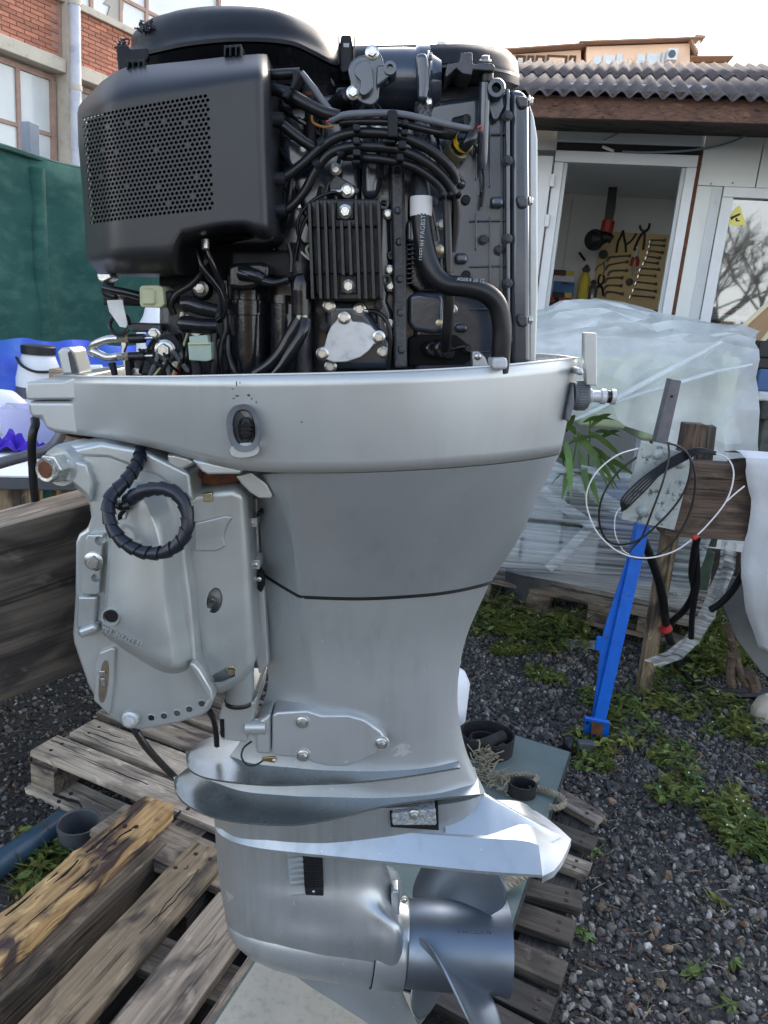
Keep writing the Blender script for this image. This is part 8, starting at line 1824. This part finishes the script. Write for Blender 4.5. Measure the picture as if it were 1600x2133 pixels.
# small tube and packet right of the hook, blue white bottle seen through the motor
tu = WD(186, 768, 2.2); tt_ = wthing('ointment_tube', 'white tube with blue band behind the pan rim', 'tube', tu)
wlink('body', MB().tube([tu + Vector((-.03, 0, -.004)), tu + Vector((.03, .01, .004))], [.016, .012], 12, smooth=False, flat=.7), 'plastic_white', tt_); wlink('band', MB().tube([tu + Vector((-.028, -.003, -.012)), tu + Vector((.028, .004, -.006))], [.012, .010], 12, smooth=False), 'tarp_blue', tt_)
cr = WD(190, 776, 2.3); wone('small_crate', MB().box(cr + Vector((.02, .1, -.25)), (.28, .2, .5)), 'wood_tan', 'small wooden crate behind the pan carrying the white tube', 'crate', bevel=.004)
bo4 = WD(318, 700, 2.6); t_b = wthing('blue_bottle', 'white bottle with blue label seen through the motor gap', 'bottle', (bo4.x, bo4.y, 0))
zb4 = WD(318, 700, 2.6).z; wlink('body', MB().lathe(Vector((bo4.x, bo4.y, 0)), (0, 0, 1), [(0, .05), (zb4 + .02, .05), (zb4 + .06, .03), (zb4 + .1, .02)], 20), 'plastic_white', t_b); wlink('label_patch', MB().box((bo4.x + .02, bo4.y - .049, zb4 + .0), (.05, .006, .06)), 'tarp_blue', t_b)
# bent steel tube
stq = [(-60, 985), (0, 965), (60, 948), (100, 936), (120, 918), (133, 892), (140, 860)]
wone('bent_tube', MB().tube([WD(x, y, 1.55) for x, y in stq], .0105, 12), 'bar_steel', 'bent bare steel tube passing behind the black hose at the left', 'steel tube')
# ------------------------------------------------------------------ gravel, weeds, litter on the ground
import numpy as np
rng = np.random.default_rng(11)
def inst_mesh(name, bv, bf, pos, rot, scl, colr, m, kind, label, jit=.0):
    n = len(pos); nv, nf = len(bv), len(bf); k = len(bf[0])
    V = np.repeat(np.array(bv)[None], n, 0) * scl[:, None, :]
    if jit: V = V * (1 + rng.uniform(-jit, jit, V.shape))
    V = np.einsum('nij,nvj->nvi', rot, V) + pos[:, None, :]
    F = (np.array(bf)[None] + (np.arange(n) * nv)[:, None, None]).reshape(-1)
    me = bpy.data.meshes.new(name); me.vertices.add(n * nv); me.vertices.foreach_set('co', V.reshape(-1).astype(np.float32))
    me.loops.add(len(F)); me.loops.foreach_set('vertex_index', F.astype(np.int32)); me.polygons.add(n * nf)
    me.polygons.foreach_set('loop_start', (np.arange(n * nf) * k).astype(np.int32)); me.update(calc_edges=True)
    me.polygons.foreach_set('use_smooth', [False] * len(me.polygons)); at = me.color_attributes.new('tint', 'FLOAT_COLOR', 'POINT'); C = np.ones((n, nv, 4), np.float32); C[..., :3] = colr[:, None, :]; at.data.foreach_set('color', C.reshape(-1))
    o = link(name, me, m); return tag(o, label, None, kind=kind)
def tintmat(name, rough, spec=.4, scale=120., dark=.6, sss=0., trl=0.):
    m = bpy.data.materials.new(name); m.use_nodes = True; nt = m.node_tree; b = nt.nodes['Principled BSDF']; b.inputs['Roughness'].default_value = rough; b.inputs['Specular IOR Level'].default_value = spec
    a = nn(nt, 'ShaderNodeAttribute'); a.attribute_name = 'tint'; tc = nn(nt, 'ShaderNodeTexCoord'); nz = nn(nt, 'ShaderNodeTexNoise'); nz.inputs['Scale'].default_value = scale; nt.links.new(tc.outputs['Object'], nz.inputs[0])
    mr = nn(nt, 'ShaderNodeMapRange'); mr.inputs[1].default_value = .3; mr.inputs[2].default_value = .7; mr.inputs[3].default_value = dark; mr.inputs[4].default_value = 1.15; nt.links.new(nz.outputs[0], mr.inputs[0])
    mu = nn(nt, 'ShaderNodeVectorMath', operation='SCALE'); nt.links.new(a.outputs['Color'], mu.inputs[0]); nt.links.new(mr.outputs[0], mu.inputs['Scale']); nt.links.new(mu.outputs[0], b.inputs['Base Color'])
    if trl:
        tl = nn(nt, 'ShaderNodeBsdfTranslucent'); nt.links.new(mu.outputs[0], tl.inputs[0]); ms = nn(nt, 'ShaderNodeMixShader'); ms.inputs[0].default_value = trl; nt.links.new(b.outputs[0], ms.inputs[1]); nt.links.new(tl.outputs[0], ms.inputs[2]); nt.links.new(ms.outputs[0], nt.nodes['Material Output'].inputs[0])
    MATS[name] = m
tintmat('gravel_stone', .55); tintmat('weed_leaf', .55, .3, 60., .7, trl=.3); tintmat('litter', .8)
def rand_rot(n):
    q = rng.normal(size=(n, 4)); q /= np.linalg.norm(q, axis=1)[:, None]; w, x, y, z = q.T
    return np.stack([np.stack([1 - 2 * (y * y + z * z), 2 * (x * y - z * w), 2 * (x * z + y * w)], -1), np.stack([2 * (x * y + z * w), 1 - 2 * (x * x + z * z), 2 * (y * z - x * w)], -1), np.stack([2 * (x * z - y * w), 2 * (y * z + x * w), 1 - 2 * (x * x + y * y)], -1)], 1)
ph = (1 + 5 ** .5) / 2
ICO = [(-1, ph, 0), (1, ph, 0), (-1, -ph, 0), (1, -ph, 0), (0, -1, ph), (0, 1, ph), (0, -1, -ph), (0, 1, -ph), (ph, 0, -1), (ph, 0, 1), (-ph, 0, -1), (-ph, 0, 1)]
ICO = [tuple(c / 1.902 for c in v) for v in ICO]
ICF = [(0, 11, 5), (0, 5, 1), (0, 1, 7), (0, 7, 10), (0, 10, 11), (1, 5, 9), (5, 11, 4), (11, 10, 2), (10, 7, 6), (7, 1, 8), (3, 9, 4), (3, 4, 2), (3, 2, 6), (3, 6, 8), (3, 8, 9), (4, 9, 5), (2, 4, 11), (6, 2, 10), (8, 6, 7), (9, 8, 1)]
def stones(n, x0, x1, y0, y1, rmin, rmax, pale):
    X = rng.uniform(x0, x1, n); Y = rng.uniform(y0, y1, n); r = rmin + (rmax - rmin) * rng.beta(1.3, 4.5, n)
    t = rng.random(n); c = np.empty((n, 3)); base = rng.uniform(.5, 1.4, n)[:, None]
    c[:] = np.array([.064, .060, .055]) * base
    k = t < .44; c[k] = np.array([.18, .167, .148]) * base[k]
    k = t < .08 + pale; c[k] = np.array([.44, .42, .37]) * rng.uniform(.6, 1.25, (k.sum(), 1))
    k = (t > .95); c[k] = np.array([.20, .14, .09]) * base[k]
    r = np.where(t < .08 + pale, r * .7, r)
    s = r[:, None] * rng.uniform(.6, 1.25, (n, 3)) * np.array([1, .85, .6])
    return np.stack([X, Y, r * .25 + rng.uniform(-.002, .002, n)], -1), s, c
parts = [stones(17000, .45, 2.3, -.15, 2.3, .005, .030, .05), stones(9000, .5, 1.7, -.1, 1.6, .003, .008, .12), stones(9000, -1.7, -.3, .3, 2.2, .005, .020, .08), stones(9000, .3, 1.6, 1.2, 2.9, .005, .016, .03), stones(5000, -.3, .5, .9, 2.6, .006, .016, .03), stones(4000, -2.4, 3.2, -.6, 4.2, .006, .02, .04)]
pos = np.concatenate([p[0] for p in parts]); scl = np.concatenate([p[1] for p in parts]); colr = np.concatenate([p[2] for p in parts])
inst_mesh('gravel', ICO, ICF, pos, rand_rot(len(pos)), scl, colr, 'gravel_stone', 'stuff', 'dark slate gravel mixed with white pebbles', .12)
# weeds
def inpoly(P, x, y):
    c = False; j = len(P) - 1
    for i in range(len(P)):
        if (P[i][1] > y) != (P[j][1] > y) and x < (P[j][0] - P[i][0]) * (y - P[i][1]) / (P[j][1] - P[i][1]) + P[i][0]: c = not c
        j = i
    return c
rs = random.Random(33); plants = []
def patch(P, n, hmin, hmax, thr=-.15, sc=4.):
    xs = [p[0] for p in P]; ys = [p[1] for p in P]; k = 0; tries = 0
    while k < n and tries < n * 30:
        tries += 1; x, y = rs.uniform(min(xs), max(xs)), rs.uniform(min(ys), max(ys))
        if not inpoly(P, x, y): continue
        w = WZ(x, y, 0)
        if mnoise.noise((w.x * sc, w.y * sc, 1.5)) < thr: continue
        plants.append((w.x, w.y, rs.uniform(hmin, hmax))); k += 1
patch([(1215, 1390), (1660, 1400), (1660, 1580), (1500, 1540), (1440, 1600), (1470, 1700), (1330, 1660), (1255, 1600)], 190, .02, .06, .02)
patch([(1480, 1720), (1560, 1600), (1680, 1560), (1680, 1900), (1560, 1850)], 150, .02, .06, -.1)
patch([(985, 1235), (1120, 1270), (1230, 1330), (1215, 1360), (985, 1330)], 140, .03, .13, -.3)
patch([(1030, 1350), (1240, 1350), (1240, 1480), (1000, 1430)], 140, .01, .03, .0)
patch([(1450, 1290), (1540, 1290), (1540, 1420), (1440, 1400)], 220, .05, .16, -.9)
patch([(1300, 1300), (1660, 1380), (1660, 1430), (1250, 1420)], 80, .02, .07, -.1)
patch([(40, 1760), (135, 1730), (140, 1800), (50, 1890)], 60, .01, .05, -.9)
patch([(1195, 1530), (1270, 1530), (1270, 1620), (1195, 1600)], 60, .015, .05, -.9)
patch([(1000, 1500), (1600, 1650), (1600, 2100), (1200, 2130)], 10, .008, .018, -.2)
Pp, Ss, Cc, Rr = [], [], [], []
for (x, y, h) in plants:
    nl_ = rs.randint(7, 13); hue = rs.uniform(.75, 1.25); yel = rs.uniform(0, 1)
    for k in range(nl_):
        a = rs.uniform(0, 6.283); t = rs.random(); rr = rs.uniform(.2, 1) * (.018 + h * .35)
        Pp.append((x + math.cos(a) * rr, y + math.sin(a) * rr, .004 + h * t)); L = rs.uniform(.009, .021) * (1 + h * 3)
        grass = rs.random() < .22
        Ss.append((L * (2.6 if grass else 1), L * (.18 if grass else .75), L)); g_ = hue * rs.uniform(.7, 1.3)
        Cc.append(((.125 + .10 * yel) * g_, (.20 + .03 * yel) * g_, .055 * g_))
        Rr.append(Matrix.Rotation(a, 3, 'Z') @ Matrix.Rotation(rs.uniform(-1.2, .3) if grass else rs.uniform(-.6, .5), 3, 'Y') @ Matrix.Rotation(rs.uniform(-.5, .5), 3, 'X'))
LV = [(-1, 0, 0), (-.3, -.55, .12), (.5, -.4, .1), (1, 0, -.1), (.5, .4, .1), (-.3, .55, .12)]
inst_mesh('weeds', LV, [(0, 1, 2, 3), (0, 3, 4, 5)], np.array(Pp), np.array([[list(r) for r in m] for m in Rr]), np.array(Ss), np.array(Cc), 'weed_leaf', 'stuff', 'low green weeds and grass growing through the gravel')
fl_ = rng.choice(len(plants), 70, replace=False); fp = np.array([(plants[i][0], plants[i][1], plants[i][2] + .008) for i in fl_])
inst_mesh('weed_flowers', ICO, ICF, fp, rand_rot(len(fp)), np.full((len(fp), 3), .0032), np.full((len(fp), 3), .75), 'litter', 'stuff', 'tiny white flowers scattered over the weeds')
# bark shreds and dry stalks
n = 900; X = np.concatenate([rng.uniform(.55, 1.5, 700), rng.uniform(-1.3, -.5, 200)]); Y = np.concatenate([rng.uniform(.0, 1.6, 700), rng.uniform(.4, 1.6, 200)])
cl_ = np.where(rng.random(n)[:, None] < .45, np.array([.20, .085, .04]), np.array([.30, .25, .17])) * rng.uniform(.5, 1.2, (n, 1))
a_ = rng.uniform(0, 6.283, n); tl_ = rng.uniform(-.25, .25, n); ca, sa, ct_, st2 = np.cos(a_), np.sin(a_), np.cos(tl_), np.sin(tl_)
Rm = np.stack([np.stack([ca * ct_, -sa, ca * st2], -1), np.stack([sa * ct_, ca, sa * st2], -1), np.stack([-st2, np.zeros(n), ct_], -1)], 1)
TW = [(-1, -1, 0), (-1, 1, 0), (-1, 0, 1.2), (.1, -.9, .9), (.1, .9, .9), (.1, 0, 2.2), (1, -.3, 0), (1, .3, 0), (1, 0, .6)]
TF = [(0, 1, 4, 3), (1, 2, 5, 4), (2, 0, 3, 5), (3, 4, 7, 6), (4, 5, 8, 7), (5, 3, 6, 8)]
inst_mesh('dry_litter', TW, TF, np.stack([X, Y, rng.uniform(.006, .016, n)], -1), Rm, np.stack([rng.uniform(.006, .03, n), rng.uniform(.0006, .002, n), np.full(n, .0014)], -1), cl_, 'litter', 'stuff', 'dry brown bark shreds and stalks on the gravel')

# ------------------------------------------------------------------ behind the camera: bare trees and a reed fence that the shed window mirrors
mat('bark', (.05, .042, .036), (.035, .03, .027), rough=.9, scale=20)
mat('reed', (.30, .22, .12), (.22, .16, .09), rough=.9, scale=30)
def bare_tree(x, y, h, seed):
    rs = random.Random(seed); mb = MB()
    def br(p, d, L, r, n):
        q = p + d * L; mb.tube([p, (p + q) / 2 + Vector((rs.gauss(0, .04), rs.gauss(0, .04), 0)) * L, q], [r, r * .62], 5, res=4)
        if n:
            for _ in range(3): br(p.lerp(q, rs.uniform(.45, 1)), (d + Vector((rs.gauss(0, .42), rs.gauss(0, .42), rs.gauss(.1, .2)))).normalized(), L * rs.uniform(.6, .82), r * .58, n - 1)
    t = wthing('bare_tree', 'bare winter tree number', 'tree', (x, y, 0), 'bare trees mirrored in the shed window')
    t['label'] = '%s bare winter tree mirrored in the shed window' % ['leftmost', 'second from left', 'third from left', 'rightmost'][seed - 50]
    br(Vector((x, y, 0)), Vector((rs.gauss(0, .05), 0, 1)).normalized(), h * .32, .07, 5); wlink('trunk_and_branches', mb, 'bark', t)
for i, (x, y, h) in enumerate(((.9, -6.5, 5.2), (1.7, -7.4, 6.), (2.6, -6.6, 5.4), (3.5, -7.6, 5.6))): bare_tree(x, y, h, 50 + i)
rf = wthing('reed_fence', 'tan reed fence mirrored low in the shed window', 'fence', (2, -8.5, 0)); rs = random.Random(2)
for k in range(70): wlink('reed_bundle', MB().box((-1.5 + k * .1, -8.5 + rs.uniform(-.02, .02), .9 + rs.uniform(-.05, .08)), (.095, .03, 1.8)), 'reed', rf)
